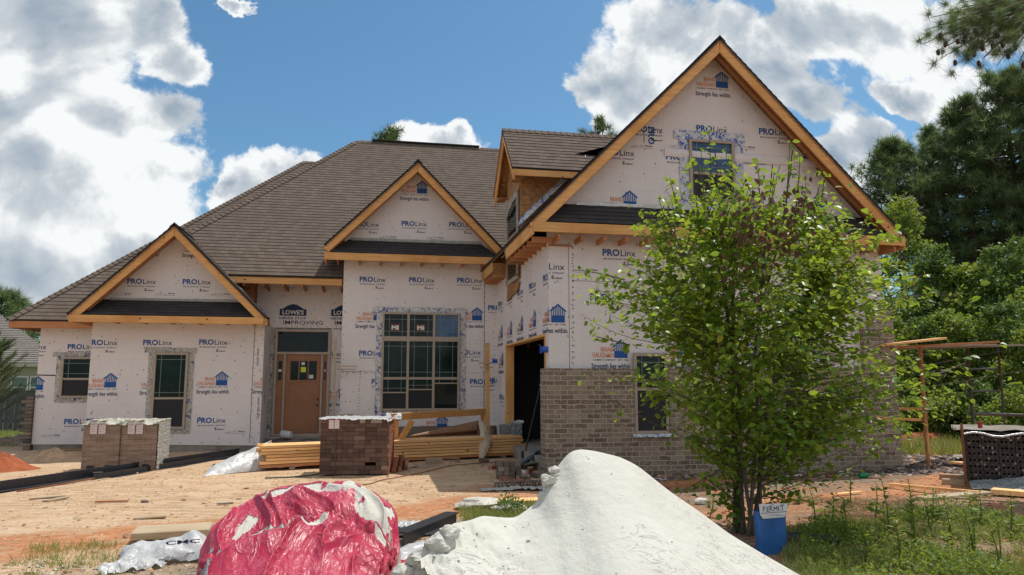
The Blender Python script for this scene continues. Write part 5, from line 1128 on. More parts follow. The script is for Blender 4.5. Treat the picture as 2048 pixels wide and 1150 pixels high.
# broken chips and pebbles, too many to count
def chips(n, x0_, x1_, y0_, y1_, smin, smax, m, name, label, keep=None, seed=0):
    r2 = np.random.default_rng(seed); V, F = [], []; b_ = 0
    base = np.array([(-1, -.6, 0), (1, -.6, 0), (1, .6, 0), (-1, .6, 0), (-.7, -.4, .5), (.8, -.5, .45), (.6, .5, .55), (-.8, .4, .4)]); fs = np.array([(0, 1, 5), (0, 5, 4), (1, 2, 6), (1, 6, 5), (2, 3, 7), (2, 7, 6), (3, 0, 4), (3, 4, 7), (4, 5, 6), (4, 6, 7)])
    c = 0
    while c < n:
        x, y = r2.uniform(x0_, x1_), r2.uniform(y0_, y1_)
        if keep and not keep(x, y): continue
        a = r2.uniform(0, 6.28); s_ = r2.uniform(smin, smax) * (2 if r2.random() < .06 else 1); P = base * np.array([s_, s_ * r2.uniform(.3, 1), s_ * r2.uniform(.3, .9)]) + r2.normal(size=(8, 3)) * s_ * .15
        ca, sa = math.cos(a), math.sin(a); Q = np.stack([P[:, 0] * ca - P[:, 1] * sa + x, P[:, 0] * sa + P[:, 1] * ca + y, P[:, 2] + gz(x, y)], 1); V.append(Q); F.append(fs + b_); b_ += 8; c += 1
    o = np_mesh(name, np.concatenate(V), np.concatenate(F), [m]); return tag(o, label, name.replace('_', ' '), kind='stuff')
def variegated(name, stops, rough=.95):
    m, t, b, co, o = mat(name); gi = t.new('ShaderNodeNewGeometry'); col = t.ramp(gi.outputs['Random Per Island'], stops); t.lk(col, b.inputs['Base Color']); b.inputs['Roughness'].default_value = rough; M[name] = m
variegated('litter', [(0, (.07, .05, .035)), (.4, (.22, .17, .12)), (.75, (.38, .33, .26)), (1, (.55, .52, .45))]); variegated('clods', [(0, (.28, .14, .07)), (.5, (.48, .29, .17)), (1, (.60, .44, .30))]); variegated('redclods', [(0, (.25, .08, .04)), (.6, (.45, .18, .09)), (1, (.55, .32, .2))]); variegated('rubble_mix', [(0, (.05, .04, .035)), (.5, (.14, .10, .085)), (.8, (.26, .20, .17)), (1, (.50, .46, .42))])
variegated('splinters', [(0, (.20, .12, .06)), (.5, (.42, .28, .15)), (1, (.62, .50, .34))])
chips(5200, -3.4, 3.6, 5.8, 10.6, .006, .022, 'litter', 'mulch', 'grey-brown mulch and pine litter strewn across the foreground dirt', lambda x, y: abs(y - 7.85 - .45 * x + .5 * fbm(x, y, 0, .8)) < .95 or y < 6.9 + .5 * fbm(x, y, 1, 1), 1)
chips(5200, -6, 4, 7, 15, .005, .022, 'clods', 'dirt_clods', 'small tan clods on the bare dirt', None, 2)
chips(1500, 3.3, 11, 6.5, 12, .008, .035, 'redclods', 'red_dirt_clods', 'red clods and crumbs on the dirt right of the white heap', None, 3)
chips(1600, 2.95, 9.8, 11.6, 12.35, .012, .05, 'rubble_mix', 'mortar_rubble', 'dark mortar and brick crumbs along the foot of the brick wall', None, 4)
chips(240, -6, 5, 6.5, 15, .010, .045, 'splinters', 'wood_splinters', 'small wood splinters and twigs scattered over the dirt', None, 21)
chips(900, -4, 3, 5.8, 9.5, .010, .030, 'litter', 'gravel', 'loose gravel in the lower left foreground', lambda x, y: y < 7.6 + .3 * x + .6 * fbm(x, y, 2, 1.2), 22)
def rub(x, y): p0_, p1_ = gr(1800, 930), gr(1925, 900); return ((x - 10.6) / 2.4) ** 2 + ((y - 13.2) / 1.6) ** 2 < 1
chips(1300, 8, 13.5, 11, 15.5, .02, .085, 'rubble_mix', 'brick_rubble', 'heap of broken bricks and rubble on the ground beside the scaffold', rub, 5)
# ---- right brick cube on planks, plastic sheet, planks, bottle
def right_cube():
    a = gr(1938, 974); a = Vector((a.x, a.y, 0)); an = -.66; Rm = rotz(an); P = lambda x, y, z: a + Rm @ Vector((x, y, z))
    t = thing('brick_pallet', 'dark cube of cored bricks at the right edge under a bent metal cover', 'brick pallet', (a.x, a.y, 0)); rr = random.Random(8); bh = .095; rows = 8; z0 = .08; w = 1.75
    mb = MB(); mb.obox(P(w / 2, .50, z0 + rows * bh / 2), (w - .02, .80, rows * bh - .01), Rm); mb.build('brick_core', 'brick_char', t)
    k = 0
    for r_ in range(rows):
        for c_ in range(8):
            if k >= 80: break
            o = put_brick(BM_D, (0, 0, 0), (0, 0, 0), None, None, t); o.location = P(.105 + c_ * .215, .05 + rr.uniform(-.008, .008), z0 + .048 + r_ * bh) - a; o.rotation_euler = (Rm @ Matrix.Rotation(R(90), 3, 'X')).to_euler(); o.scale = (1.07, 1.02, 1.1); k += 1
    H_ = z0 + rows * bh; mb = MB()
    mb.grid(lambda u_, v_: tuple(P(-.12 + (w + .2) * u_, -.05 + 1.0 * v_, H_ + .03 + .03 * math.sin(v_ * 20) + .04 * fbm(u_ * 4, v_ * 3, 2, 1.4))), 30, 24); mb.build('metal_cover', 'greywood', t, smooth=True)
    mb = MB(); pts = [P(-.02 + (w) * i / 14, -.09, H_ - .03 + .03 * math.sin(i * 1.3)) for i in range(15)]; mb.tube(pts, .018, 6); mb.build('plastic_edge', 'silver', t, smooth=True)
    mb = MB(); mb.obox(P(-.035, .0, z0 + .42), (.03, .10, .92), Rm); mb.build('corner_guard', 'rust', t)
    for y in (0.1, .8): mb = MB(); mb.obox(P(w / 2 + .1, y, .05), (w + .9, .14, .09), Rm); mb.build('pallet_skid', 'oldpine', t)
    c = P(.22, .10, H_ + .10); mb = MB(); mb.tube([c - Z3 * .06, c + Z3 * .06], .032, 12); tag(mb.build('drink_can', 'label_red', loc=tuple(c)), 'red drink can standing on the brick cube at the right edge', 'can')
    mb = MB()
    def ps(u_, v_):
        b0 = P(.0 + 1.9 * u_, -.10 - .35 * (1 - v_) - .04 * fbm(u_ * 5, v_ * 4, 1), 0); z = .03 + (.08 + .42 * u_ ** 1.4) * v_ + .03 * fbm(u_ * 6, v_ * 3, 3, 1.5); return (b0.x, b0.y, max(.02, z))
    mb.grid(ps, 40, 12); g = P(.9, -.3, 0); tag(mb.build('plastic_sheeting', 'clear_sheet', loc=tuple(g), smooth=True), 'translucent grey plastic sheeting pulled down in front of the right brick cube', 'plastic sheet')
right_cube()
def plank(x0_, y0_, x1_, y1_, w, h, m, label, z=.02, z1_=None):
    a, b_ = gr(x0_, y0_), gr(x1_, y1_); mb = MB(); mb.beam(a + Z3 * z, b_ + Z3 * (z if z1_ is None else z1_), w, h); tag(mb.build('plank', m, loc=tuple(a), bevel=.003), label, 'plank')
plank(1778, 975, 1960, 992, .05, .04, 'freshpine', 'thin pale plank pointing at the right brick cube', .05); plank(1845, 1003, 1975, 990, .20, .035, 'oldpine', 'wide weathered plank in front of the right brick cube', .04)
plank(1666, 992, 1722, 986, .06, .02, 'freshpine', 'short pale lath on the red dirt'); plank(1985, 990, 2100, 1000, .22, .07, 'freshpine', 'thick plank at the right edge below the plastic sheeting', .06)
plank(1905, 1000, 2060, 1012, .05, .03, 'oldpine', 'narrow plank at the right edge lying in the weeds', .03); plank(1900, 935, 1960, 940, .2, .04, 'freshpine', 'board lying on the rubble left of the right brick cube', .10)
p = gr(1722, 958); mb = MB(); mb.tube([(p.x - .03, p.y, .05), (p.x + .10, p.y, .055), (p.x + .15, p.y, .06), (p.x + .20, p.y, .06)], [.045, .045, .018, .016], 10); tag(mb.build('bottle', 'green_glass', loc=(p.x, p.y, 0), smooth=True), 'green bottle lying on the red dirt', 'bottle')
p = gr(1662, 956); stone(1662, 956, .07, 'brick_red', 'broken red brick lump on the red dirt left of the bottle', .9, 8, 'brick_lump')
for i, (x, y) in enumerate(((1262, 930), (1290, 938), (1310, 932), (1255, 938), (1330, 940), (1400, 938), (1236, 925))):
    g = gr(x, y); put_brick(BM_R if i < 2 else BM_G, (g.x, g.y, .05 + .07 * (i == 0)), (R(90) if i < 4 else 0, 0, .3 * i), 'loose brick on the dirt at the foot of the brick wall', 'loose bricks at the foot of the wall')
# ---- scaffold at the right end of the house
def scaffold():
    t = thing('scaffold', 'rusty scaffold with loose planks on top beside the right end of the brick wall', 'scaffold', (10.6, 12.6, 0))
    def pl(name, a, b_, r_, m): mb = MB(); mb.tube([a, b_], r_, 8); mb.build(name, m, t, smooth=True)
    A1, A0 = at(1840, 692, 12.6), at(1845, 945, 12.6); A0.z = 0
    for x, Y, m_, r_ in ((1840, 12.3, 'orange_pole', .04), (1774, 12.6, 'orange_pole', .025), (1934, 13.2, 'metal_dark', .035), (1996, 14.2, 'metal_dark', .026)):
        p = at(x, 694, Y); pl('pole', (p.x, p.y, 0), (p.x, p.y, p.z), r_, m_)
    for (xa, ya, Ya, xb, yb, Yb, r_, m_) in ((1934, 738, 13.2, 1996, 737, 14.2, .02, 'metal_dark'), (1936, 782, 13.2, 1998, 782, 14.2, .02, 'metal_dark'), (1940, 827, 13.2, 2060, 831, 13.6, .035, 'metal_dark'), (1930, 726, 13.2, 1868, 750, 12.6, .018, 'greywood')):
        pl('brace', at(xa, ya, Ya), at(xb, yb, Yb), r_, m_)
    for (xa, ya, xb, yb, Y) in ((1785, 817, 1842, 818, 12.5), (1750, 835, 1844, 840, 12.4)):
        mb = MB(); mb.beam(at(xa, ya, Y), at(xb, yb, Y), .10, .05); mb.build('rail', 'pine_x', t)
    for (xa, ya, xb, yb, Y, Y2, m_) in ((1764, 690, 1884, 677, 12.3, 12.7, 'freshpine'), (1745, 697, 1990, 684, 12.6, 13.0, 'redpine'), (1770, 699, 2080, 689, 12.9, 13.4, 'greywood'), (1770, 694, 1985, 690, 13.2, 13.6, 'oldpine')):
        mb = MB(); mb.beam(at(xa, ya, Y), at(xb, yb, Y2), .22, .04); mb.build('plank', m_, t, bevel=.003)
    mb = MB(); a = at(1640, 712, 12.1); b_ = at(1720, 700, 12.1); mb.beam(a, b_, .2, .035); mb.build('plank', 'oldpine', t)
scaffold()
# ---- corrugated drain pipe in the weeds
a, b_ = gr(1563, 1092), gr(1685, 1098); mb = MB(); n = 60; pts = [a.lerp(b_, i / n) + Vector((0, .12 * math.sin(i / n * 3.1), .06)) for i in range(n + 1)]; mb.tube(pts, [.055 + .008 * (i % 2) for i in range(n + 1)], 12); tag(mb.build('drain_pipe', 'corr_pipe', loc=tuple(a)), 'black corrugated drain pipe lying in the weeds right of the permit box', 'pipe')
# ---- permit sign on its blue box
def permit():
    p = gr(1545, 1135); Y = 6.55; c = at(1540, 1090, Y); t = thing('permit_box', 'blue plastic permit box on a stake with a handwritten white sign', 'permit box', (c.x, Y, 0)); xl, xr = at(1508, 1060, Y).x, at(1573, 1060, Y).x; zt = at(1540, 1033, Y).z; an = .18; Rm = rotz(an)
    cx = (xl + xr) / 2; w = xr - xl; mb = MB(); O = Vector((cx, Y, 0)); h = .46; z0 = zt - h + .06
    def bx(u_, v_):
        th = u_ * 2 * math.pi; s_ = math.copysign(abs(math.cos(th)) ** .5, math.cos(th)), math.copysign(abs(math.sin(th)) ** .5, math.sin(th)); k = 1 + .04 * fbm(v_ * 3, th, 1); return tuple(O + Rm @ Vector((s_[0] * w / 2 * k * (.94 + .08 * v_), s_[1] * .05 * k, z0 + v_ * h)))
    mb.grid(bx, 40, 12); mb.build('blue_box', 'blue_box', t, smooth=True)
    mb = MB(); mb.tube([O + Vector((0, .05, 0)), O + Vector((0, .05, zt))], .02, 8); mb.build('stake', 'oldpine', t)
    sw, sh = .335, .135; zc = at(1537, 1019, Y).z; y0 = -.062; mb = MB()
    outl = [(-sw / 2, sh / 2), (-sw / 2 + .01, -sh / 2 + .035), (-sw / 2 + .04, -sh / 2), (sw / 2 - .05, -sh / 2), (sw / 2 - .01, -sh / 2 + .04), (sw / 2, sh / 2 - .012)]
    mb.prism([tuple(O + Rm @ Vector((x, y0, zc + z))) for x, z in outl], Rm @ Vector((0, .006, 0))); sg = mb.build('sign_board', 'white_paint', t)
    mb = MB(); f = Frame(mb, O + Rm @ Vector((0, y0 - .002, zc)), Rm @ Vector((1, 0, 0)), Rm @ Vector((0, -1, 0)))
    for ch, x, z, ww, hh, r_ in (('P', -.125, -.004, .028, .052, .1), ('E', -.086, -.008, .028, .052, -.05), ('R', -.048, -.004, .034, .056, .06), ('M', -.004, -.008, .042, .050, 0), ('I', .052, -.006, .008, .048, .08), ('T', .074, -.006, .046, .056, .05)): f.text(ch, x, z, ww, hh, 0, .0, rot=r_, lift=.001)
    f.poly([(-.15, -.018), (.15, -.020), (.15, -.016), (-.15, -.014)], 0, .001); f.poly([(-.06, -.04), (.06, -.041), (.06, -.039), (-.06, -.038)], 0, .001); f.text('bldg. permit', .02, -.052, .10, .010, 0, 0, lift=.001)
    f.poly([(-.01 + .007 * math.cos(a_), .058 + .007 * math.sin(a_)) for a_ in (0, 1, 2, 3, 4, 5)], 0, .001)
    mb.build('handwriting', 'print_navy', sg)
permit()
# ================================================================== the white heap and the pink plastic
def white_heap():
    sil = [(836, 1122, 4.15), (868, 1104, 4.25), (884, 1066, 4.4), (902, 1047, 4.5), (940, 1041, 4.6), (966, 1030, 4.7), (990, 1034, 4.75), (1030, 1036, 4.8), (1060, 1015, 4.85), (1082, 996, 4.9), (1086, 975, 4.92), (1100, 950, 4.95), (1118, 930, 5.0), (1136, 905, 5.0), (1158, 897, 5.0),
           (1190, 901, 5.0), (1240, 913, 5.0), (1275, 930, 5.0), (1310, 958, 5.0), (1345, 986, 4.95), (1400, 1023, 4.9), (1460, 1068, 4.85), (1530, 1110, 4.8), (1600, 1150, 4.75), (1700, 1212, 4.7), (1800, 1285, 4.65)]
    RP = [at(x, y, Y) for x, y, Y in sil]; n = 400; m_ = 110
    def ridge(u_):
        X = RP[0].x + (RP[-1].x - RP[0].x) * u_; i = 0
        while i < len(RP) - 2 and RP[i + 1].x < X: i += 1
        t_ = max(0, min(1, (X - RP[i].x) / max(1e-4, RP[i + 1].x - RP[i].x))); return RP[i].lerp(RP[i + 1], t_)
    L = len(RP) - 1; NS = 400; TB = [ridge(i / NS) for i in range(NS + 1)]; SM = []
    for i in range(NS + 1):
        w_ = 90; lo_, hi_ = max(0, i - w_), min(NS, i + w_); acc = Vector((0, 0, 0)); ws = 0
        for j in range(lo_, hi_ + 1): q_ = math.exp(-((j - i) / 42) ** 2); acc += TB[j] * q_; ws += q_
        SM.append(acc / ws)
    S2 = []
    for i in range(NS + 1):
        acc = Vector((0, 0, 0)); ws = 0
        for j in range(max(0, i - 14), min(NS, i + 14) + 1): q_ = math.exp(-((j - i) / 5) ** 2); acc += TB[j] * q_; ws += q_
        S2.append(acc / ws)
    def fn(u_, v_):
        r_ = S2[min(NS, round(u_ * NS))]; z0 = max(r_.z, .02); edge = max(0, 1 - u_ / .24)      # crumbled left side
        if v_ < .35:
            s_ = 1 - v_ / .35; y = r_.y + s_ * (.25 + z0 * .8); z = z0 * (1 - s_ ** 1.3); x = r_.x + .15 * s_
        else:
            s_ = (v_ - .35) / .65; run = .55 + z0 * 1.75; y = r_.y - s_ * run; k = 1 - s_; z = z0 * (k ** .92) * (1 + .05 * s_ * k)
            sm_ = SM[min(NS, round(u_ * NS))]; bl = min(1, s_ * 3.2); bl = bl * bl * (3 - 2 * bl) * .97; z = (z0 + (min(sm_.z, z0 * 1.35 + .05) - z0) * bl) * (k ** .92) * (1 + .05 * s_ * k); x = (r_.x + (sm_.x - r_.x) * bl) * (1 - .16 * s_)
        amp = .028 * edge + .0015; N_ = fbm(x * 3.2, y * 3.2, 5, 1.7, 5)
        z += amp * N_ * (1 if v_ > .37 else 0) + .012 * fbm(x, y, 2, .7, 2) * (1 if v_ > .4 else 0)
        rid = abs(fbm(x * 2, y * 2, 9, 2.4, 4)); z -= .05 * edge * max(0, .25 - rid) / .25 * (1 if v_ > .36 else .0); x += .03 * edge * N_
        return (x, y, max(z, -.02))
    mb = MB(); mb.grid(fn, n, m_); p = at(1160, 897, 5.0)
    m, t, b, co, o = mat('heap_white'); nn = t.noise(co, 1.6, 5, .6); nf = t.noise(co, 70, 3, .7); ns = t.noise(scaled(t, co, (1.2, 3.2, 2), (0, 0, .5)), 4.5, 4, .55, .8)
    col = t.ramp(nn, [(.3, (.52, .51, .45)), (.65, (.59, .58, .52))]); cr = t.math('ABSOLUTE', t.math('SUBTRACT', ns, .5)); crack = t.math('SUBTRACT', 1, t.smooth(cr, .0, .014)); wh = t.smooth(t.noise(co, 1.1, 2, .5), .52, .6); crack = t.math('MULTIPLY', crack, wh)
    col = t.mix(t.math('MULTIPLY', crack, .05), col, (.42, .40, .34)); vo = t.new('ShaderNodeTexVoronoi'); vo.inputs['Scale'].default_value = 9; t.lk(co, vo.inputs['Vector']); col = t.mix(t.math('MULTIPLY', t.smooth(vo.outputs['Distance'], .035, .02), .8), col, (.10, .09, .08))
    sx = t.new('ShaderNodeSeparateXYZ'); t.lk(co, sx.inputs[0]); t.lk(col, b.inputs['Base Color']); b.inputs['Roughness'].default_value = .95; b.inputs['Specular IOR Level'].default_value = .15
    h = t.math('ADD', t.math('MULTIPLY', nf, .10), t.math('ADD', t.math('MULTIPLY', crack, -.12), t.math('MULTIPLY', t.noise(co, 9, 4, .6), .7))); bump(t, b, h, .03, .9); M['heap_white'] = m
    tag(mb.build('sand_heap', 'heap_white', loc=(p.x, p.y, 0), smooth=True), 'big crusted heap of white sand with a crumbled left edge in the foreground', 'sand heap')
    rr = random.Random(2)
    for k, (x, y, r_) in enumerate(((852, 1120, .085), (882, 1088, .075), (900, 1064, .05), (846, 1148, .085), (1100, 960, .055), (812, 1150, .07), (1090, 992, .045), (1108, 940, .035), (870, 1140, .06))):
        q = at(x, y, 4.3 if x < 1000 else 4.88); mb = MB(); sd = k * 3.1
        def fb(u_, v_):
            th, ph = u_ * 2 * math.pi, (v_ - .5) * math.pi; d = Vector((math.cos(th) * math.cos(ph), math.sin(th) * math.cos(ph), math.sin(ph))); kk = 1 + .38 * fbm(d.x, d.y, d.z + sd, 1.1, 3); return tuple(q + Vector((d.x * 1.2, d.y, d.z * .8)) * r_ * kk)
        mb.grid(fb, 22, 14); tag(mb.build('sand_lump', 'crust', loc=tuple(q)), ['grey-white lump at the lower left edge of the white heap', 'lump of crust in the middle of the heap\'s left edge', 'upper lump of crust above the green patched bag', 'lowest lump of crust left of the white heap', 'small crust lump beside the peak of the white heap', 'white lump between the pink plastic and the heap', 'small crust lump on the steep left side below the peak', 'tiny crust lump highest on the steep left side', 'medium crust lump in the lower left crumble of the white heap'][k], 'lump')
white_heap()
def crumbs():
    rr = np.random.default_rng(4); V, F, b_ = [], [], 0; base = np.array([(-1, 0, 0), (1, 0, 0), (0, 1, 0), (0, -1, 0), (0, 0, 1), (0, 0, -.6)]); fs = np.array([(0, 3, 4), (3, 1, 4), (1, 2, 4), (2, 0, 4), (0, 5, 3), (3, 5, 1), (1, 5, 2), (2, 5, 0)])
    o = bpy.data.objects['sand_heap']; me = o.data; n = len(me.vertices); P = np.empty(n * 3, dtype=np.float32); me.vertices.foreach_get('co', P); P = P.reshape(-1, 3) + np.array(o.location[:])
    w_ = 401; u_ = (np.arange(n) % w_) / 400.0; v_ = (np.arange(n) // w_) / 110.0; pr_ = np.where((v_ > .33) & (P[:, 2] > .02), .12 + 3.2 * np.clip(1 - u_ / .26, 0, 1) ** 1.5 + .8 * np.exp(-((u_ - .235) / .02) ** 2) * (v_ < .5), 0); pr_ /= pr_.sum()
    for i in rr.choice(n, 420, p=pr_):
        s_ = rr.uniform(.003, .009) * (2.3 if rr.random() < .12 * (u_[i] < .26) else 1); Q = base * s_ * rr.uniform(.6, 1.3, (6, 3)) + P[i] + rr.normal(size=3) * .004; V.append(Q); F.append(fs + b_); b_ += 6
    tag(np_mesh('sand_crumbs', np.concatenate(V), np.concatenate(F), ['crust']), 'small crumbs of crust lying on the slope of the white heap', 'crumbs', kind='stuff')
bpy.context.view_layer.update(); crumbs()
def pink_heap():
    sil = [(392, 1150, 5.9), (400, 1100, 6.05), (425, 1052, 6.2), (470, 1016, 6.35), (520, 988, 6.5), (560, 973, 6.55), (610, 966, 6.6), (660, 965, 6.65), (700, 961, 6.65), (725, 974, 6.6), (750, 985, 6.6), (782, 1008, 6.5), (794, 1028, 6.4), (797, 1070, 6.2), (799, 1100, 6.0), (792, 1150, 5.8)]
    RP = [at(x, y, Y) for x, y, Y in sil]
    def ridge(u_):
        k = u_ * (len(RP) - 1); i = min(int(k), len(RP) - 2); return RP[i].lerp(RP[i + 1], k - i)
    cx, cy = -.55, 5.75
    dummy_ = [(random.Random(k).uniform(-.1, 1.1), random.Random(k + 50).uniform(.3, 1), random.Random(k + 90).uniform(-.6, .6)) for k in range(16)]
    def surf(u_, v_, off=0.0, fold=1.0):
        r_ = ridge(u_); z0 = max(.03, r_.z - off * .6)
        if v_ < .3:
            s_ = 1 - v_ / .3; return (r_.x + (cx - r_.x) * -.05 * s_, r_.y + s_ * (.35), z0 * (1 - s_ ** 1.5))
        s_ = (v_ - .3) / .7
        x = r_.x + (cx - r_.x) * (.30 * s_) ; y = r_.y - s_ * (.30 + z0 * 2.0); k = 1 - s_
        basin = math.exp(-((u_ - .28) / .16) ** 2 - ((s_ - .30) / .15) ** 2) * .10 + math.exp(-((u_ - .62) / .2) ** 2 - ((s_ - .38) / .10) ** 2) * .06
        sr = s_ - .44 - .05 * math.sin(u_ * 6 + .5); roll = (.085 * math.exp(-(sr / .07) ** 2) - .10 * math.exp(-((sr + .11) / .055) ** 2)) * math.sin(u_ * math.pi) ** .6
        z = z0 * (k ** .62) - basin * fold + roll
        f_ = 0
        if fold:
            th = (.75 if s_ < .42 else -.55) + .9 * fbm(x, y, 9, .9, 2); lx, ly = x - cx, (y - cy) * .6; P_ = lx * math.cos(th) + ly * math.sin(th); Q_ = -lx * math.sin(th) + ly * math.cos(th)
            f_ += .075 * max(0, 1 - abs(fbm(P_ * 3.4, Q_ * 1.1, 1, 1.0, 2)) * 2.6) ** 3 + .011 * max(0, 1 - abs(fbm(P_ * 7, Q_ * 2.0, 7, 1.0, 2)) * 3.0) ** 4 + .002 * max(0, 1 - abs(fbm(x * 13, y * 11, 17, 1.0, 2)) * 2.8) ** 2 - .018
            ring = abs(s_ - .42 - .06 * math.sin(u_ * 9)); f_ += .02 * math.exp(-(ring / .03) ** 2)
        z += f_ * min(1, .35 + s_ * 8) * min(1, z0 * 3)
        return (x, y - off * .1, max(.0, z) - off)
    hole_list = [(.30, .34, .095, .065), (.41, .40, .06, .04), (.55, .07, .12, .055), (.46, .43, .05, .025), (.60, .34, .06, .03), (.15, .36, .03, .05), (.74, .42, .05, .03), (.68, .10, .10, .085), (.70, .22, .09, .07), (.24, .20, .03, .07), (.83, .24, .045, .04), (.35, .04, .08, .03), (.50, -.02, .12, .035)]
    def hole(u_, v_):
        s_ = (v_ - .3) / .7
        for a, b_, ra, rb in hole_list:
            if ((u_ - a) / ra) ** 2 + ((s_ - b_) / rb) ** 2 < 1 + 1.3 * fbm(u_ * 18, s_ * 12, a * 9, 1.0, 5): return True
        return False
    t = thing('sand_bag_heap', 'large heap of white sand covered with torn wrinkled pink plastic in the foreground', 'covered sand heap', (-.55, 5.9, 0))
    mb = MB(); mb.grid(lambda a, b_: surf(a, b_, .005, 1.0), 340, 240); mb.build('sand_core', 'heap_white', t, smooth=True)
    mb = MB(); mb.grid(lambda a, b_: surf(a, b_), 340, 240, 0, hole); mb.build('plastic_cover', 'pink_plastic', t, smooth=True)
    # pale inner liner showing at the lower left
    mb = MB()
    def lin(u_, v_):
        p = Vector(surf(.02 + .13 * u_, .48 + .45 * v_)); return (p.x + .01, p.y - .03 - .015 * abs(fbm(u_ * 5, v_ * 3, 2)), p.z + .02)
    mb.grid(lin, 24, 24, 0, lambda a, b_: abs(a - .5) > .5 - .12 * abs(fbm(b_ * 5, 2, 1)) - .05); mb.build('inner_liner', 'clear_sheet', t, smooth=True)
    # rolled gathers at the right corner and the left knot
    for nm, pts in (('gathered_edge', [(.885 + .012 * math.sin(i * 2.1), .42 + i * .035) for i in range(12)]), ('gathered_edge', [(.12 + .02 * math.sin(i * 1.7), .50 + i * .02) for i in range(9)])):
        mb = MB(); mb.tube([tuple(Vector(surf(a, b_)) + Vector((0, -.02, .015 + .012 * (i % 2)))) for i, (a, b_) in enumerate(pts)], [.018 + .016 * (i % 2) for i in range(len(pts))], 8); mb.build(nm, 'pink_plastic', t, smooth=True)
pink_heap()
# things lying between the pink plastic and the white heap
p = gr(862, 1070); mb = MB(); a, b_ = gr(800, 1095), gr(905, 1052)
t = thing('black_channel', 'black plastic channel lying between the pink plastic and the white heap', 'channel', (a.x, a.y, 0)); mb.beam(a + Z3 * .14, b_ + Z3 * .15, .16, .012); mb.build('web', 'black_plastic', t); mb = MB(); mb.beam(a + Z3 * .08 + Vector((.03, -.08, 0)), b_ + Z3 * .09 + Vector((.03, -.08, 0)), .012, .12); mb.build('flange', 'black_plastic', t)
mb = MB(); q = gr(850, 1082); mb.box((q.x - .35, q.y + .02, 0), (q.x + .5, q.y + .4, .07)); tag(mb.build('foam_block', 'dark', loc=(q.x, q.y, 0), bevel=.01), 'dark slab under the black plastic channel', 'slab')
def sheet(name, m, x, y, w, d, rz, h, label, sd, c, z=.0, amp=.06):
    p = gr(x, y); Rm = rotz(rz); mb = MB(); mb.grid(lambda u_, v_: tuple(p + Rm @ Vector(((u_ - .5) * w + .03 * fbm(v_ * 3, sd, 1), (v_ - .5) * d + .04 * fbm(u_ * 4, sd, 2), z + h * max(0, math.sin(u_ * 3.14) * math.sin(v_ * 3.14)) ** .5 * (1 + .4 * fbm(u_ * 2, v_ * 2, sd)) + amp * .7 * abs(fbm(u_ * 3, v_ * 2, sd, 1.1, 3))))), 36, 24); return tag(mb.build(name, m, loc=tuple(p), smooth=True), label, c)
sheet('plastic_sheet', 'white_sheet', 852, 1105, .75, .38, .3, .06, 'pinkish white plastic sheet rolled beside the white heap', 1, 'plastic sheet'); sheet('plastic_sheet', 'pink_plastic', 838, 1132, .55, .35, .2, .03, 'flat pink plastic scrap between the two heaps', 2, 'plastic sheet')
sheet('paper_sack', 'white_plastic', 850, 1140, .34, .26, .4, .09, 'white paper sack with faint lettering beside the white heap', 3, 'sack'); sheet('plastic_sheet', 'white_sheet', 818, 1052, .35, .3, -.3, .03, 'pale plastic corner behind the pink heap', 4, 'plastic sheet')
o = sheet('paper_sack', 'stone', 868, 1112, .20, .2, .5, .12, 'grey sack with a green patch leaning on the white heap', 5, 'sack'); g = gr(870, 1116); mb = MB(); mb.obox((g.x + .0, g.y - .09, .115), (.055, .008, .05), rotz(.4) @ Matrix.Rotation(-.4, 3, 'X')); pt = mb.build('green_patch', 'green_glass', o)
# flattened carton and the printed white bag left of the pink heap
t0 = thing('carton', 'flattened tan carton behind the printed white bag', 'carton', tuple(gr(345, 1080))); p = gr(345, 1080); mb = MB(); mb.obox((p.x, p.y, .09), (.72, .42, .07), rotz(.12)); mb.build('box', 'carton_tan' if 'carton_tan' in M else 'oldpine', t0, bevel=.006)
o = sheet('printed_bag', 'white_sheet', 345, 1112, .85, .55, .05, .14, 'big white plastic bag with blue letters left of the pink heap', 7, 'bag', .0, .12)
mb = MB(); p = gr(352, 1128); Rm = rotz(.22) @ Matrix.Rotation(R(-38), 3, 'X'); vs, ts, tw = text_geo('CMC', .03)
for t_ in ts: mb.add([p + Vector((-.10, .0, .17)) + Rm @ Vector((vs[i][0] * .30 / tw * .95, vs[i][1] * .075, .03)) for i in t_], [(0, 1, 2)])
mb.build('bag_lettering', 'print_navy', o)
sheet('plastic_scrap', 'white_sheet', 265, 1135, .5, .3, .4, .05, 'torn white plastic scrap at the bottom left in the grass', 9, 'scrap', .0, .1)
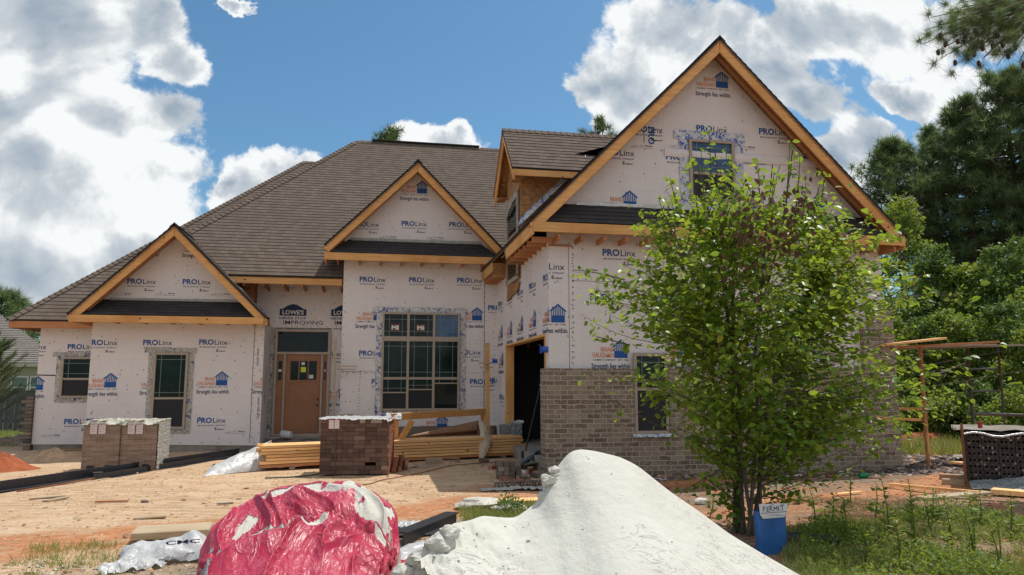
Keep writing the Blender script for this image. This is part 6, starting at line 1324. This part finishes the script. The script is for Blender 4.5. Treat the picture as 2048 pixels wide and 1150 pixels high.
# ================================================================== plants
def limb(mb, p, q, r0, r1, bend=.1, n=6, seg=7):
    p, q = Vector(p), Vector(q); L = (q - p).length; off = Vector(RNG.normal(size=3)) * bend * L; pts, rs = [], []
    for i in range(n + 1):
        t_ = i / n; pts.append(p.lerp(q, t_) + off * math.sin(t_ * math.pi) * .5); rs.append(r0 + (r1 - r0) * t_)
    mb.tube(pts, rs, seg); return pts
def leafdirs(n, droop=-.35, spread=1.0):
    D = RNG.normal(size=(n, 3)) * spread; D[:, 2] = D[:, 2] * .5 + droop; return D
def sapling():
    base = gr(1492, 1072); T = thing('young_tree', 'young broadleaf tree with several thin stems standing before the garage wing', 'tree', (base.x, base.y, 0)); bx, by = base.x, base.y
    ctr = at(1480, 620, by); mb = MB(); stems = []
    tips = [(1395, 330), (1430, 300), (1480, 400), (1545, 330), (1585, 300), (1640, 370), (1700, 430), (1330, 430)]
    for i, (x, y) in enumerate(tips):
        q = at(x, y, by + RNG.uniform(-.5, .5)); p = Vector((bx + RNG.uniform(-.14, .14), by + RNG.uniform(-.12, .12), -.05)); mid = p.lerp(q, .45); mid.x = p.x + (q.x - p.x) * .22; r0 = .022 if i != 2 else .05
        A_ = limb(mb, p, mid, r0, r0 * .7, .03); B_ = limb(mb, mid, q, r0 * .7, .006, .04, 8); stems.append(A_ + B_)
    # outline of the crown in the photograph: height -> left and right extent, taken at the tree's own depth
    prof = [(262, 1400, 1440), (300, 1385, 1450), (340, 1355, 1640), (400, 1330, 1665), (440, 1310, 1705), (480, 1290, 1770), (520, 1265, 1800), (560, 1200, 1810), (600, 1215, 1800), (650, 1225, 1790), (700, 1230, 1875), (750, 1240, 1885), (800, 1275, 1850), (850, 1350, 1820), (900, 1400, 1740), (960, 1440, 1650)]
    Zs = np.array([at(1480, y, by).z for y, _, _ in prof]); Ls = np.array([at(l, y, by).x for y, l, _ in prof]); Rs = np.array([at(r_, y, by).x for y, _, r_ in prof]); o_ = np.argsort(Zs); Zs, Ls, Rs = Zs[o_], Ls[o_], Rs[o_]
    parts = []; C_all, D_all, S_all, dry = [], [], [], []
    S_pts = [p for s_ in stems for p in s_]
    n_tw = 450; lo, hi = Zs[2], at(1480, 385, by).z
    for k in range(n_tw):
        z = lo + (hi - lo) * RNG.beta(1.6, 1.3) if k > 50 else RNG.uniform(at(0, 900, by).z, at(0, 780, by).z); l, r_ = np.interp(z, Zs, Ls), np.interp(z, Zs, Rs); m_ = (l + r_) / 2; hw = (r_ - l) / 2
        a = RNG.uniform(0, 6.283); rad = hw * math.sqrt(RNG.uniform(.12, 1.0)); x = m_ + rad * math.cos(a); y = by + rad * math.sin(a) * .85
        if RNG.random() < .06: x = m_ + hw * 1.04 * math.copysign(1, math.cos(a))
        z += RNG.uniform(-.08, .08); tip = Vector((x, y, z)); cand = [p for p in S_pts if p.z < z - .1 and p.z > .45] or S_pts
        at_ = min(cand, key=lambda p: (Vector((p.x, p.y, 0)) - Vector((x, y, 0))).length * 1.0 + abs((z - p.z) - .45) * 1.2 + RNG.uniform(0, .25))
        br = limb(mb, at_, tip, .006, .002, .10, 6, 5); L = (tip - at_).length; nl = int(18 + 28 * min(1, L / .8))
        if x > m_ + hw * .93 or x < m_ - hw * .93: nl = int(nl * .7)
        tt = RNG.uniform(.25, 1.04, nl); P = np.array([np.array(br[min(6, int(t_ * 6))][:]) for t_ in tt]) + RNG.normal(size=(nl, 3)) * np.array([.075, .075, .06]); outw = np.array((tip - at_)[:]); outw = outw / (np.linalg.norm(outw) + 1e-6)
        D = leafdirs(nl, -.42, .75) + outw * .7; C_all.append(P); D_all.append(D); S_all.append(RNG.uniform(.046, .104, nl)); dry.append(np.zeros(nl, int))
    # bare upright shoots with fewer leaves at the top
    for (x0_, y0_, x1_, y1_) in ((1400, 470, 1385, 320), (1410, 440, 1402, 300), (1450, 450, 1440, 330), (1470, 450, 1466, 340), (1545, 470, 1560, 330), (1600, 460, 1612, 350), (1615, 480, 1640, 390), (1350, 480, 1318, 400), (1330, 500, 1290, 430), (1660, 500, 1690, 420), (1500, 460, 1500, 380), (1700, 540, 1770, 470), (1420, 400, 1418, 262), (1436, 430, 1452, 300), (1520, 420, 1516, 330), (1572, 420, 1580, 285), (1590, 440, 1600, 310), (1640, 440, 1650, 345), (1360, 430, 1340, 355), (1700, 500, 1745, 420), (1250, 560, 1150, 540), (1300, 600, 1210, 545), (1230, 620, 1195, 575), (1260, 690, 1190, 672), (1750, 700, 1930, 760), (1760, 740, 1880, 700), (1740, 480, 1810, 470), (1770, 600, 1850, 545), (1780, 640, 1820, 590), (1480, 420, 1490, 360), (1545, 430, 1548, 345), (1330, 760, 1250, 755), (1340, 790, 1290, 800), (1480, 1060, 1440, 930), (1478, 1050, 1455, 985), (1470, 1000, 1400, 950), (1500, 1000, 1620, 960), (1510, 960, 1690, 945), (1505, 930, 1640, 900), (1490, 960, 1410, 900), (1530, 880, 1700, 870), (1500, 900, 1360, 985), (1475, 1040, 1470, 900), (1515, 990, 1600, 1000)):
        a, b_ = at(x0_, y0_, by + RNG.uniform(-.2, .2)), at(x1_, y1_, by + RNG.uniform(-.2, .2)); br = limb(mb, a, b_, .009, .003, .04, 8, 5); nl = 26 if y0_ < 850 else 48; tt = RNG.uniform(.0, 1, nl); P = np.array([np.array(br[min(8, int(t_ * 8.99))][:]) for t_ in tt]) + RNG.normal(size=(nl, 3)) * (.03 if y0_ < 850 else .06)
        C_all.append(P); D_all.append(leafdirs(nl, -.3, 1)); S_all.append(RNG.uniform(.06, .10, nl)); dry.append(np.zeros(nl, int))
    # withered brown leaves near the top
    for (x, y, n, s_) in ((1530, 450, 170, .16), (1575, 470, 120, .12), (1490, 440, 60, .10), (1505, 470, 60, .1), (1590, 400, 40, .08), (1515, 385, 30, .06), (1510, 545, 50, .1), (1620, 380, 30, .08), (1530, 500, 70, .12)):
        n = int(n * .38); c = at(x, y, by - 1.0 if y > 430 else by - .3); P = np.array(c[:]) + RNG.normal(size=(n, 3)) * s_ * 1.25; C_all.append(P); D_all.append(leafdirs(n, -.8, .6)); S_all.append(RNG.uniform(.05, .10, n)); dry.append(np.ones(n, int))
    C, D, S, dr = np.concatenate(C_all), np.concatenate(D_all), np.concatenate(S_all), np.concatenate(dry)
    V, F = scatter(LEAF, C, D, S); mi = np.repeat(dr, len(LEAF[1])); np_mesh('crown', V, F, ['leaf_sapling', 'leaf_dry'], T, mi=mi); mb.build('trunk', 'bark', T, smooth=True); print('sapling leaves', len(C))
sapling()
def broadleaf(x, Y, ytop, hw, label, n, mat_='leaf_bush', size=.13, zlow=0.2, group=None, name='broadleaf_tree', flat=.8, trunk=True, lobes=16, seed=0, X=None):
    rg = np.random.default_rng(seed); top = at(x, ytop, Y); cx = top.x if X is None else X; h = top.z; T = thing(name, label, 'tree' if 'tree' in name else 'shrub', (cx, Y, 0), group)
    C = []; mb = MB()
    if trunk: mb.tube([(cx, Y, -.1), (cx + .1, Y, h * .35), (cx - .05, Y + .1, h * .7)], [.06 + h * .014, .05 + h * .010, .03], 8)
    for k in range(lobes):
        f = (k + .5) / lobes; z = zlow + (h - zlow) * f; prof = math.sin(min(1, (1 - f) * 1.05 + .06) * math.pi * .62) ** .8; a = rg.uniform(0, 6.28); r_ = hw * prof
        for j in range(3):
            a += 2.1 + rg.uniform(-.4, .4); rr_ = r_ * rg.uniform(.35, .85); c = np.array([cx + rr_ * math.cos(a), Y + rr_ * math.sin(a) * flat, z + rg.uniform(-.3, .3)]); ls = hw * rg.uniform(.22, .42) * (.45 + .6 * prof)
            m_ = int(n / lobes / 3 * (.5 + prof)); d = unit(rg.normal(size=(m_, 3))); rad = ls * rg.uniform(.55, 1.05, (m_, 1)); C.append(c + d * rad * np.array([1, 1, .72]))
            if trunk: mb.tube([(cx, Y, max(.3, z - r_ * .5)), tuple(c)], [.035, .008], 5)
    C = np.concatenate(C); C = C[(C[:, 2] > .02)]; V, F = scatter(LEAF2, C, rg.normal(size=(len(C), 3)) + np.array([0, 0, -.25]), rg.uniform(.6, 1.3, len(C)) * size); np_mesh('crown', V, F, [mat_], T)
    if trunk: mb.build('trunk', 'bark', T, smooth=True)
    return T
def pine(x, Y, ytop, hw, label, n_t, zlow, seed=0, X=None, m='needle', L=.22, nn=16, group=None, twiggy=1.0, name='pine_tree', gaps=.0):
    rg = np.random.default_rng(seed); top = at(x, ytop, Y); cx = top.x if X is None else X; h = top.z; T = thing(name, label, 'tree', (cx, Y, 0), group); mb = MB()
    mb.tube([(cx, Y, -.2), (cx + .08, Y, h * .4), (cx - .05, Y, h * .8), (cx, Y, h - .1)], [.20, .15, .08, .02], 10); C, A_ = [], []
    nb = int(n_t / 11)
    for k in range(nb):
        f = (k + .5) / nb; z = zlow + (h - zlow) * f ** .9; r_ = hw * (math.sin(min(1, (1 - f) * .9 + .10) * math.pi * .6)) * rg.uniform(.55, 1.1); a = rg.uniform(0, 6.283); e = Vector((cx + r_ * math.cos(a), Y + r_ * math.sin(a), z + rg.uniform(-.1, .35) * r_)); s_ = Vector((cx, Y, z - .1 * r_)); mb.tube([s_, s_.lerp(e, .5) + Vector((0, 0, -.05 * r_)), e], [.03 + .012 * r_, .02, .008], 5)
        m_ = 11
        for j in range(m_):
            t_ = rg.uniform(.35, 1.03) ** .8; c = np.array(s_.lerp(e, t_)[:]) + rg.normal(size=3) * np.array([.30, .30, .20]) * (.3 + .22 * r_) * twiggy; C.append(c); A_.append([math.cos(a) * .5, math.sin(a) * .5, .45])
    C = np.array(C); A_ = np.array(A_); CC = np.repeat(C, nn, 0); DD = np.repeat(A_, nn, 0) * .7 + rg.normal(size=(len(CC), 3)) * .75; V, F = scatter(NEED, CC, DD, rg.uniform(.7, 1.15, len(CC)) * L); np_mesh('crown', V, F, [m], T); mb.build('trunk', 'pine_bark', T, smooth=True); return T
# right edge: dark pines over a bank of leafy growth
NEED = (np.array([(0,.035,0),(0,-.035,0),(1,0,0)]), np.array([(0,1,2)]))
pine(1785, 30, 285, 2.3, 'pine with a rounded airy crown standing right of the big gable', 1500, 7.5, 1, L=.40, nn=22)
pine(1862, 30, 262, 2.0, 'slender dark pine just right of the rounded airy pine', 1500, 5.0, 2, L=.40, nn=20)
pine(1925, 28, 205, 2.7, 'tall dark pine in the middle of the row on the right', 2300, 4.4, 3, L=.40, nn=22)
pine(2010, 27, 150, 3.6, 'tallest dark pine at the right edge of the picture', 3400, 4.2, 4, L=.40, nn=22)
pine(2090, 26, 210, 3.2, 'dark pine cut off by the right edge of the picture', 2200, 4.0, 6, L=.40, nn=20)
LT = [(1795, 25, 395, 2.1, 9000, 'yellow-green leafy tree behind the right end of the house roof'), (1868, 23, 500, 1.8, 8000, 'leafy tree left of the scaffold poles, below the slender pine'), (1935, 22, 520, 2.0, 9000, 'leafy tree behind the middle of the scaffold'), (2010, 21, 490, 2.2, 9000, 'leafy tree behind the right scaffold frame'), (2090, 19, 540, 2.0, 6000, 'leafy tree cut off by the right edge of the picture')]
for i, (x, Y, yt, hw, n, lb) in enumerate(LT): broadleaf(x, Y, yt, hw, lb, n, 'leaf_bush' if i % 2 == 0 else 'leaf_dark', .15, .4, 'leafy trees below the pines', seed=20 + i)
SH = [(1800, 20, 640, 1.3, 'leaf_bush', 'vine-covered shrub right behind the right end of the brick wall'), (1850, 19.4, 655, 1.3, 'leaf_dark', 'dark leafy shrub behind the orange scaffold pole'), (1905, 19, 620, 1.5, 'leaf_bush', 'bright leafy shrub between the orange pole and the dark scaffold pole'), (1965, 18.4, 640, 1.4, 'leaf_bush', 'leafy shrub behind the scaffold ladder frame'), (2020, 17.6, 600, 1.6, 'leaf_dark', 'dark leafy shrub above the right brick cube'), (2080, 16.5, 640, 1.5, 'leaf_bush', 'leafy shrub at the right edge behind the brick cube'),
      (1830, 17.8, 800, 1.1, 'leaf_bush', 'low bright shrub left of the brick rubble'), (1890, 17.0, 790, 1.1, 'leaf_bush', 'low bright shrub behind the brick rubble'), (1950, 16.6, 780, 1.1, 'leaf_dark', 'low dark shrub left of the right brick cube'), (2030, 15.6, 790, 1.2, 'leaf_bush', 'low yellow-green shrub directly behind the right brick cube')]
for i, (x, Y, yt, hw, m_, lb) in enumerate(SH): broadleaf(x, Y, yt, hw, lb, 6500 if i < 6 else 4200, m_, .115, .0, 'shrubs at the edge of the wood', 'shrub', .8, False, 10, 40 + i)
# far wood behind, one mass
def far_wood(name, x0_, x1_, Y, h, n, label, seed, m='leaf_dark', size=.6):
    rg = np.random.default_rng(seed); X = rg.uniform(x0_, x1_, n); top = h * (.75 + .25 * np.sin(X * .35 + seed) + .18 * np.sin(X * 1.1)); Z = top * rg.uniform(0, 1, n) ** .7; C = np.stack([X, Y + rg.uniform(-1.5, 2.5, n) + 2 * (Z / h), Z], 1); V, F = scatter(LEAF2, C, rg.normal(size=(n, 3)), rg.uniform(.6, 1.3, n) * size); tag(np_mesh(name, V, F, [m]), label, 'wood', kind='stuff')
far_wood('far_wood', 14, 60, 34, 8.5, 22000, 'dark wood behind the trees on the right', 1, size=.45)
far_wood('far_wood', -60, -14.5, 62, 7.0, 9000, 'far line of green trees behind the neighbouring house', 2, 'leaf_dark', .7)
pine(772, 46, 268, 3.2, 'flat-topped pine peeking over the main roof ridge', 420, 12.5, 11, m='needle_green', L=.55, nn=18)
pine(1205, 52, 238, 1.7, 'pointed pine showing above the dormer roof', 260, 17, 12, m='needle_green', L=.55, nn=16); pine(1170, 56, 262, 1.0, 'tiny pine top left of the pointed pine above the dormer', 90, 20, 13, m='needle_green', L=.5, nn=14)
pine(6, 44, 585, 2.6, 'dark tree at the left edge behind the neighbouring roof', 700, 1.5, 14, L=.5, nn=18, name='conifer'); pine(40, 50, 606, 2.2, 'smaller dark tree between the neighbouring roof and the house roof', 500, 1.5, 15, L=.5, nn=18, name='conifer')
# feathery young pine at the left edge
def young_pine():
    c = at(-6, 700, 20.5); T = thing('young_pine', 'feathery young pine at the left edge before the neighbouring house', 'tree', (c.x, c.y, 0)); rg = np.random.default_rng(5); mb = MB(); mb.tube([(c.x, c.y, 0), (c.x, c.y, 2.7)], [.06, .015], 8); C, D = [], []
    for k in range(70):
        z = rg.uniform(.9, 2.7); a = rg.uniform(0, 6.28); r_ = (.25 + (2.8 - z) * .42) * rg.uniform(.5, 1.1); s_ = np.array([c.x, c.y, z - .25 * r_]); e = np.array([c.x + r_ * math.cos(a), c.y + r_ * math.sin(a), z + .5 * r_]); mb.tube([tuple(s_), tuple(e)], [.012, .004], 4); t_ = rg.uniform(.2, 1, (95, 1)); C.append(s_ + (e - s_) * t_ + rg.normal(size=(95, 3)) * .02); D.append(np.tile(unit((e - s_)[None])[0], (95, 1)) * .9 + rg.normal(size=(95, 3)) * .45 + np.array([0, 0, .2]))
    C, D = np.concatenate(C), np.concatenate(D); V, F = scatter(NEED, C, D, rg.uniform(.10, .2, len(C))); np_mesh('crown', V, F, ['needle_green'], T); mb.build('trunk', 'pine_bark', T, smooth=True)
young_pine()
# overhanging pine bough, top right, with cones; its trunk stands beyond the frame
def bough():
    tx = at(2330, 300, 10.5); T = thing('pine_tree', 'nearby pine whose bough with dark cones hangs into the upper right corner', 'tree', (tx.x, tx.y, 0)); rg = np.random.default_rng(17); mb = MB(); mb.tube([(tx.x, tx.y, -.2), (tx.x - .1, tx.y, 5), (tx.x, tx.y, 13)], [.24, .18, .06], 12)
    ends = [(1850, 60), (1846, 88), (1862, 35), (1880, 118), (1905, 70), (1900, 20), (1940, 100), (1935, 30), (1965, 118), (1985, 60), (2000, 20), (2010, 110), (2035, 60), (1870, 75), (1960, 75), (2050, 90), (1920, 5), (1975, -10), (2045, 10), (2075, 55), (1895, 45), (1915, 112), (2030, 170)]
    root = at(2120, 0, 10.2); mb.tube([(tx.x, tx.y, root.z + 1.2), tuple(root)], [.07, .05], 8); C, D = [], []; cones = []
    for (x, y) in ends + [(a_ + 28, b__ + 14) for a_, b__ in ends[:16]] + [(a_ + 60, b__ - 12) for a_, b__ in ends[:12]]:
        e = at(x, y, 9.6 + rg.uniform(-.4, .5)); mid = root.lerp(e, .5) + Vector((0, 0, .12)); mb.tube([root, mid, e], [.022, .014, .006], 5)
        for t_ in (1.0, .88, .76, .64):
            c = np.array(mid.lerp(e, (t_ - .5) * 2)[:]) + rg.normal(size=3) * .07; n = 150; C.append(np.tile(c, (n, 1)) + rg.normal(size=(n, 3)) * .02); D.append(rg.normal(size=(n, 3)) * .8 + np.array([-.6, 0, -.1]) * rg.uniform(.2, 1)); 
    C, D = np.concatenate(C), np.concatenate(D); V, F = scatter((np.array([(0,.011,0),(0,-.011,0),(1,0,0)]), np.array([(0,1,2)])), C, D, rg.uniform(.14, .23, len(C))); np_mesh('needles', V, F, ['needle'], T); mb.build('trunk', 'pine_bark', T, smooth=True)
    for k, (x, y) in enumerate(((1876, 104), (1910, 125), (1890, 88), (1948, 108), (1957, 126), (1965, 96), (1985, 92), (1990, 104), (2005, 90), (2016, 112), (1930, 70), (1995, 70), (2030, 95), (2046, 130), (2042, 20), (1880, 70), (1915, 82), (1950, 60))):
        c = at(x, y, 9.4); mb = MB(); mb.tube([c + Vector((0, 0, .045)), c + Vector((0, 0, .02)), c + Vector((.005, 0, -.03)), c + Vector((.008, 0, -.055))], [.008, .028, .030, .008], 8); mb.build('pine_cone', 'cone', T)
bough()
# weeds and grass
def tuft_field(name, n, x0_, x1_, y0_, y1_, keep, h0, h1, m, label, seed, per=7, pat=BLADE, lean=.55, sizek=1.0):
    rg = np.random.default_rng(seed); P = []
    while len(P) < n:
        X, Y = rg.uniform(x0_, x1_, 4000), rg.uniform(y0_, y1_, 4000)
        P += [(a, b_, gz(a, b_)) for a, b_ in zip(X, Y) if keep(a, b_)]
    P = np.array(P[:n]); C = np.repeat(P, per, 0) + rg.normal(size=(n * per, 3)) * np.array([.03, .03, 0]); D = rg.normal(size=(n * per, 3)) * lean; D[:, 2] = 1; up = rg.normal(size=(n * per, 3)) + np.array([0, -1, .2]); V, F = scatter(pat, C, D, rg.uniform(h0, h1, n * per) * sizek, up=up); tag(np_mesh(name, V, F, [m]), label, name.replace('_', ' '), kind='stuff')
nz = lambda x, y, s_, o: fbm(x, y, o, s_, 3)
tuft_field('grass', 2600, 3.2, 8.5, 5.0, 9.0, lambda x, y: nz(x, y, 1.3, 3) > -.02 and x > .62 * y - .2 and y < 8.0 + .5 * nz(x, y, .7, 1) - max(0, x - 5.5) * .35, .05, .17, 'grass', 'tangled weedy grass covering the lower right foreground', 1, 8)
tuft_field('grass', 500, 1.1, 2.6, 8.6, 10.0, lambda x, y: ((x - 1.35) / .45) ** 2 + ((y - 9.1) / .5) ** 2 < 1 or ((x - 2.0) / .3) ** 2 + ((y - 9.2) / .4) ** 2 < 1, .05, .13, 'grass', 'small green grass patch on the mulch behind the white heap', 2, 8)
tuft_field('grass', 260, -3.2, -1.0, 6.4, 8.2, lambda x, y: nz(x, y, 1.6, 7) > .06, .04, .11, 'grass', 'sparse grass tufts at the lower left', 3, 7)
tuft_field('lawn', 4200, -16, -8.0, 20.5, 27, lambda x, y: True, .06, .16, 'grass', 'sunlit lawn at the far left before the dark fence', 4, 5, lean=.4)
tuft_field('tall_grass', 4200, 11.3, 24, 14.2, 20, lambda x, y: y > 13.8 + .0 * x, .12, .45, 'grass', 'tall yellow-green grass at the edge of the wood on the right', 5, 6)
tuft_field('dry_straw', 2600, 3.0, 9, 5.0, 9.6, lambda x, y: nz(x, y, 1.1, 13) > .05 and x > .6 * y - .3, .05, .16, 'straw', 'dry straw lying among the weeds at the lower right', 6, 4, lean=2.2)
def leafy_ground(name, n, keep, x0_, x1_, y0_, y1_, hmax, label, seed, m='leaf_bush', s0=.02, s1=.055):
    rg = np.random.default_rng(seed); P = []
    while len(P) < n:
        X, Y = rg.uniform(x0_, x1_, 4000), rg.uniform(y0_, y1_, 4000); P += [(a, b_, gz(a, b_) + hmax * rg.uniform(0, 1) * max(.1, .5 + nz(a, b_, 1.4, 5))) for a, b_ in zip(X, Y) if keep(a, b_)]
    P = np.array(P[:n]); V, F = scatter(LEAF2, P, rg.normal(size=(n, 3)) + np.array([0, 0, -.1]), rg.uniform(s0, s1, n)); tag(np_mesh(name, V, F, [m]), label, name.replace('_', ' '), kind='stuff')
leafy_ground('leafy_weeds', 21000, lambda x, y: nz(x, y, .8, 9) > -.12 and x > .60 * y + .1 and y < 8.3 + .7 * nz(x, y, .7, 1) - max(0, x - 6) * .25, 3.6, 9, 5.0, 9.0, .26, 'low leafy weeds round the permit box and across the lower right', 7)
leafy_ground('leafy_weeds', 700, lambda x, y: ((x - 1.75) / .16) ** 2 + ((y - 9.35) / .2) ** 2 < 1, 1.4, 2.1, 9, 9.7, .22, 'dark leafy weed clump beside the large pale stone', 8, 'leaf_dark')
def tall_weed(x, y, h, label, seed, kind=0):
    p = gr(x, y); rg = np.random.default_rng(seed); T = thing('tall_weed', label, 'weed', (p.x, p.y, 0), 'tall weeds in the lower right foreground'); mb = MB(); C, D, S = [], [], []; ns = 1 + kind
    for s_ in range(ns):
        lean = Vector((rg.uniform(-.2, .2), rg.uniform(-.15, .15), 1)) * h * (1 - .2 * s_); e = Vector((p.x, p.y, 0)) + lean; mb.tube([(p.x, p.y, -.02), Vector((p.x, p.y, 0)).lerp(e, .5) + Vector((.02, 0, 0)), e], [.008, .006, .002], 5); n = int(h * 60); t_ = rg.uniform(.08, 1, n)
        a = rg.uniform(0, 6.28, n); C.append(np.array([p.x, p.y, 0]) + np.array(lean[:]) * t_[:, None]); D.append(np.stack([np.cos(a), np.sin(a), np.full(n, .35)], 1)); S.append((.15 if kind else .12) * (1.1 - t_ * .55) * rg.uniform(.6, 1.2, n))
    C, D, S = np.concatenate(C), np.concatenate(D), np.concatenate(S); V, F = scatter(LEAF2 if not kind else BLADE, C, D, S, Wd=np.full(len(C), .8 if not kind else 3.0)); np_mesh('leaves', V, F, ['leaf_bush' if seed % 3 else 'grass'], T); mb.build('stem', 'leaf_bush', T)
WD = [(1700, 1010, .55, 'tall leafy weed on the red dirt left of the long thin plank', 0), (1780, 1070, .75, 'tallest slender weed in front of the thin pale plank', 0), (1830, 1120, .85, 'tall grassy weed in the middle of the lower right foreground', 1), (1905, 1110, .6, 'spiky grassy weed right of the tall grassy weed', 1), (1660, 1060, .45, 'leafy weed just right of the permit box', 0), (1630, 1030, .4, 'small weed behind the permit box', 0), (2020, 1080, .55, 'leafy weed at the right edge below the planks', 0), (1960, 1060, .5, 'leafy weed in front of the narrow plank', 0), (1735, 1135, .5, 'broad-leaved weed at the bottom edge right of the drain pipe', 1), (2000, 1140, .5, 'grassy weed in the bottom right corner', 1), (1600, 1010, .35, 'small leafy weed between the young tree and the permit box', 0), (1880, 1040, .4, 'thin weed in front of the wide weathered plank', 0), (1420, 1030, .3, 'small leafy weed at the right edge of the white heap', 0), (1690, 1090, .55, 'bushy weed above the corrugated drain pipe', 1), (1860, 1075, .6, 'broad bushy weed in the middle distance below the weathered plank', 1), (1800, 1140, .5, 'wide grassy weed at the bottom edge left of the tall grassy weed', 1), (1950, 1120, .65, 'pale bushy weed near the bottom right corner', 1), (1750, 1040, .5, 'slim leafy weed left of the tallest slender weed', 0)]
for i, (x, y, h, lb, kd) in enumerate(WD): tall_weed(x, y, h * .85, lb, 60 + i, kd)
# ================================================================== neighbours at the left
def neighbour():
    c = at(40, 760, 34); T = thing('neighbour_house', 'neighbouring house with a grey-brown roof behind the dark fence at the far left', 'house', (c.x, 34, 0)); x1 = at(130, 700, 34).x; mb = MB(); mb.box((-26, 34, 0), (-12.9, 34.3, 2.38)); mb.box((-26, 34.3, 0), (-25.7, 44, 2.45)); mb.build('wall', 'siding', T)
    mb, ub = MB(), MB(); ex = -12.6
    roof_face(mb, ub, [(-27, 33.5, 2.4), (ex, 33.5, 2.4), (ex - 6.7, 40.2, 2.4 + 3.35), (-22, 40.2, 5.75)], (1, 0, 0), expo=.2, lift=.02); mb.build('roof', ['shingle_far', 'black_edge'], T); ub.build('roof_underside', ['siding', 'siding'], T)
    mb = MB(); mb.box((-27, 33.42, 2.25), (ex, 33.5, 2.39)); mb.build('gutter', 'siding', T)
    for xa, xb in ((25, 56), (62, 95)):
        p, q = at(xa, 752, 33.98), at(xb, 790, 33.98); mb = MB(); mb.box((p.x, 33.90, q.z - .4), (q.x, 33.98, p.z)); w_ = mb.build('window', 'white_paint', T); mb = MB(); mb.box((p.x + .06, 33.88, q.z - .35), (q.x - .06, 33.895, (p.z + q.z) / 2 - .10)); mb.box((p.x + .06, 33.88, (p.z + q.z) / 2 - .05), (q.x - .06, 33.895, p.z - .06)); mb.build('pane', 'glass_far', w_)
plain('glass_far', (.10, .17, .15), .2, .2, 3, 0); neighbour()
a = gr(-60, 836); b_ = gr(58, 836); T = thing('board_fence', 'dark weathered board fence behind the lawn at the far left', 'fence', (a.x, a.y, 0)); Yf_ = 27.4; xa, xb = at(-80, 800, Yf_).x, at(60, 800, Yf_).x; mb = MB(); rr = random.Random(1); x = xa
while x < xb + 1.2: mb.box((x, Yf_ + rr.uniform(-.01, .01), .0), (x + .135, Yf_ + .02, 1.36 + rr.uniform(-.03, .03))); x += .15
mb.build('fence_boards', 'fence_wood', T); mb = MB(); mb.box((xa, Yf_ + .025, .3), (xb + 1.2, Yf_ + .06, .38)); mb.build('rail', 'fence_wood', T); mb = MB(); mb.box((xa, Yf_ + .025, 1.0), (xb + 1.2, Yf_ + .06, 1.08)); mb.build('rail', 'fence_wood', T)
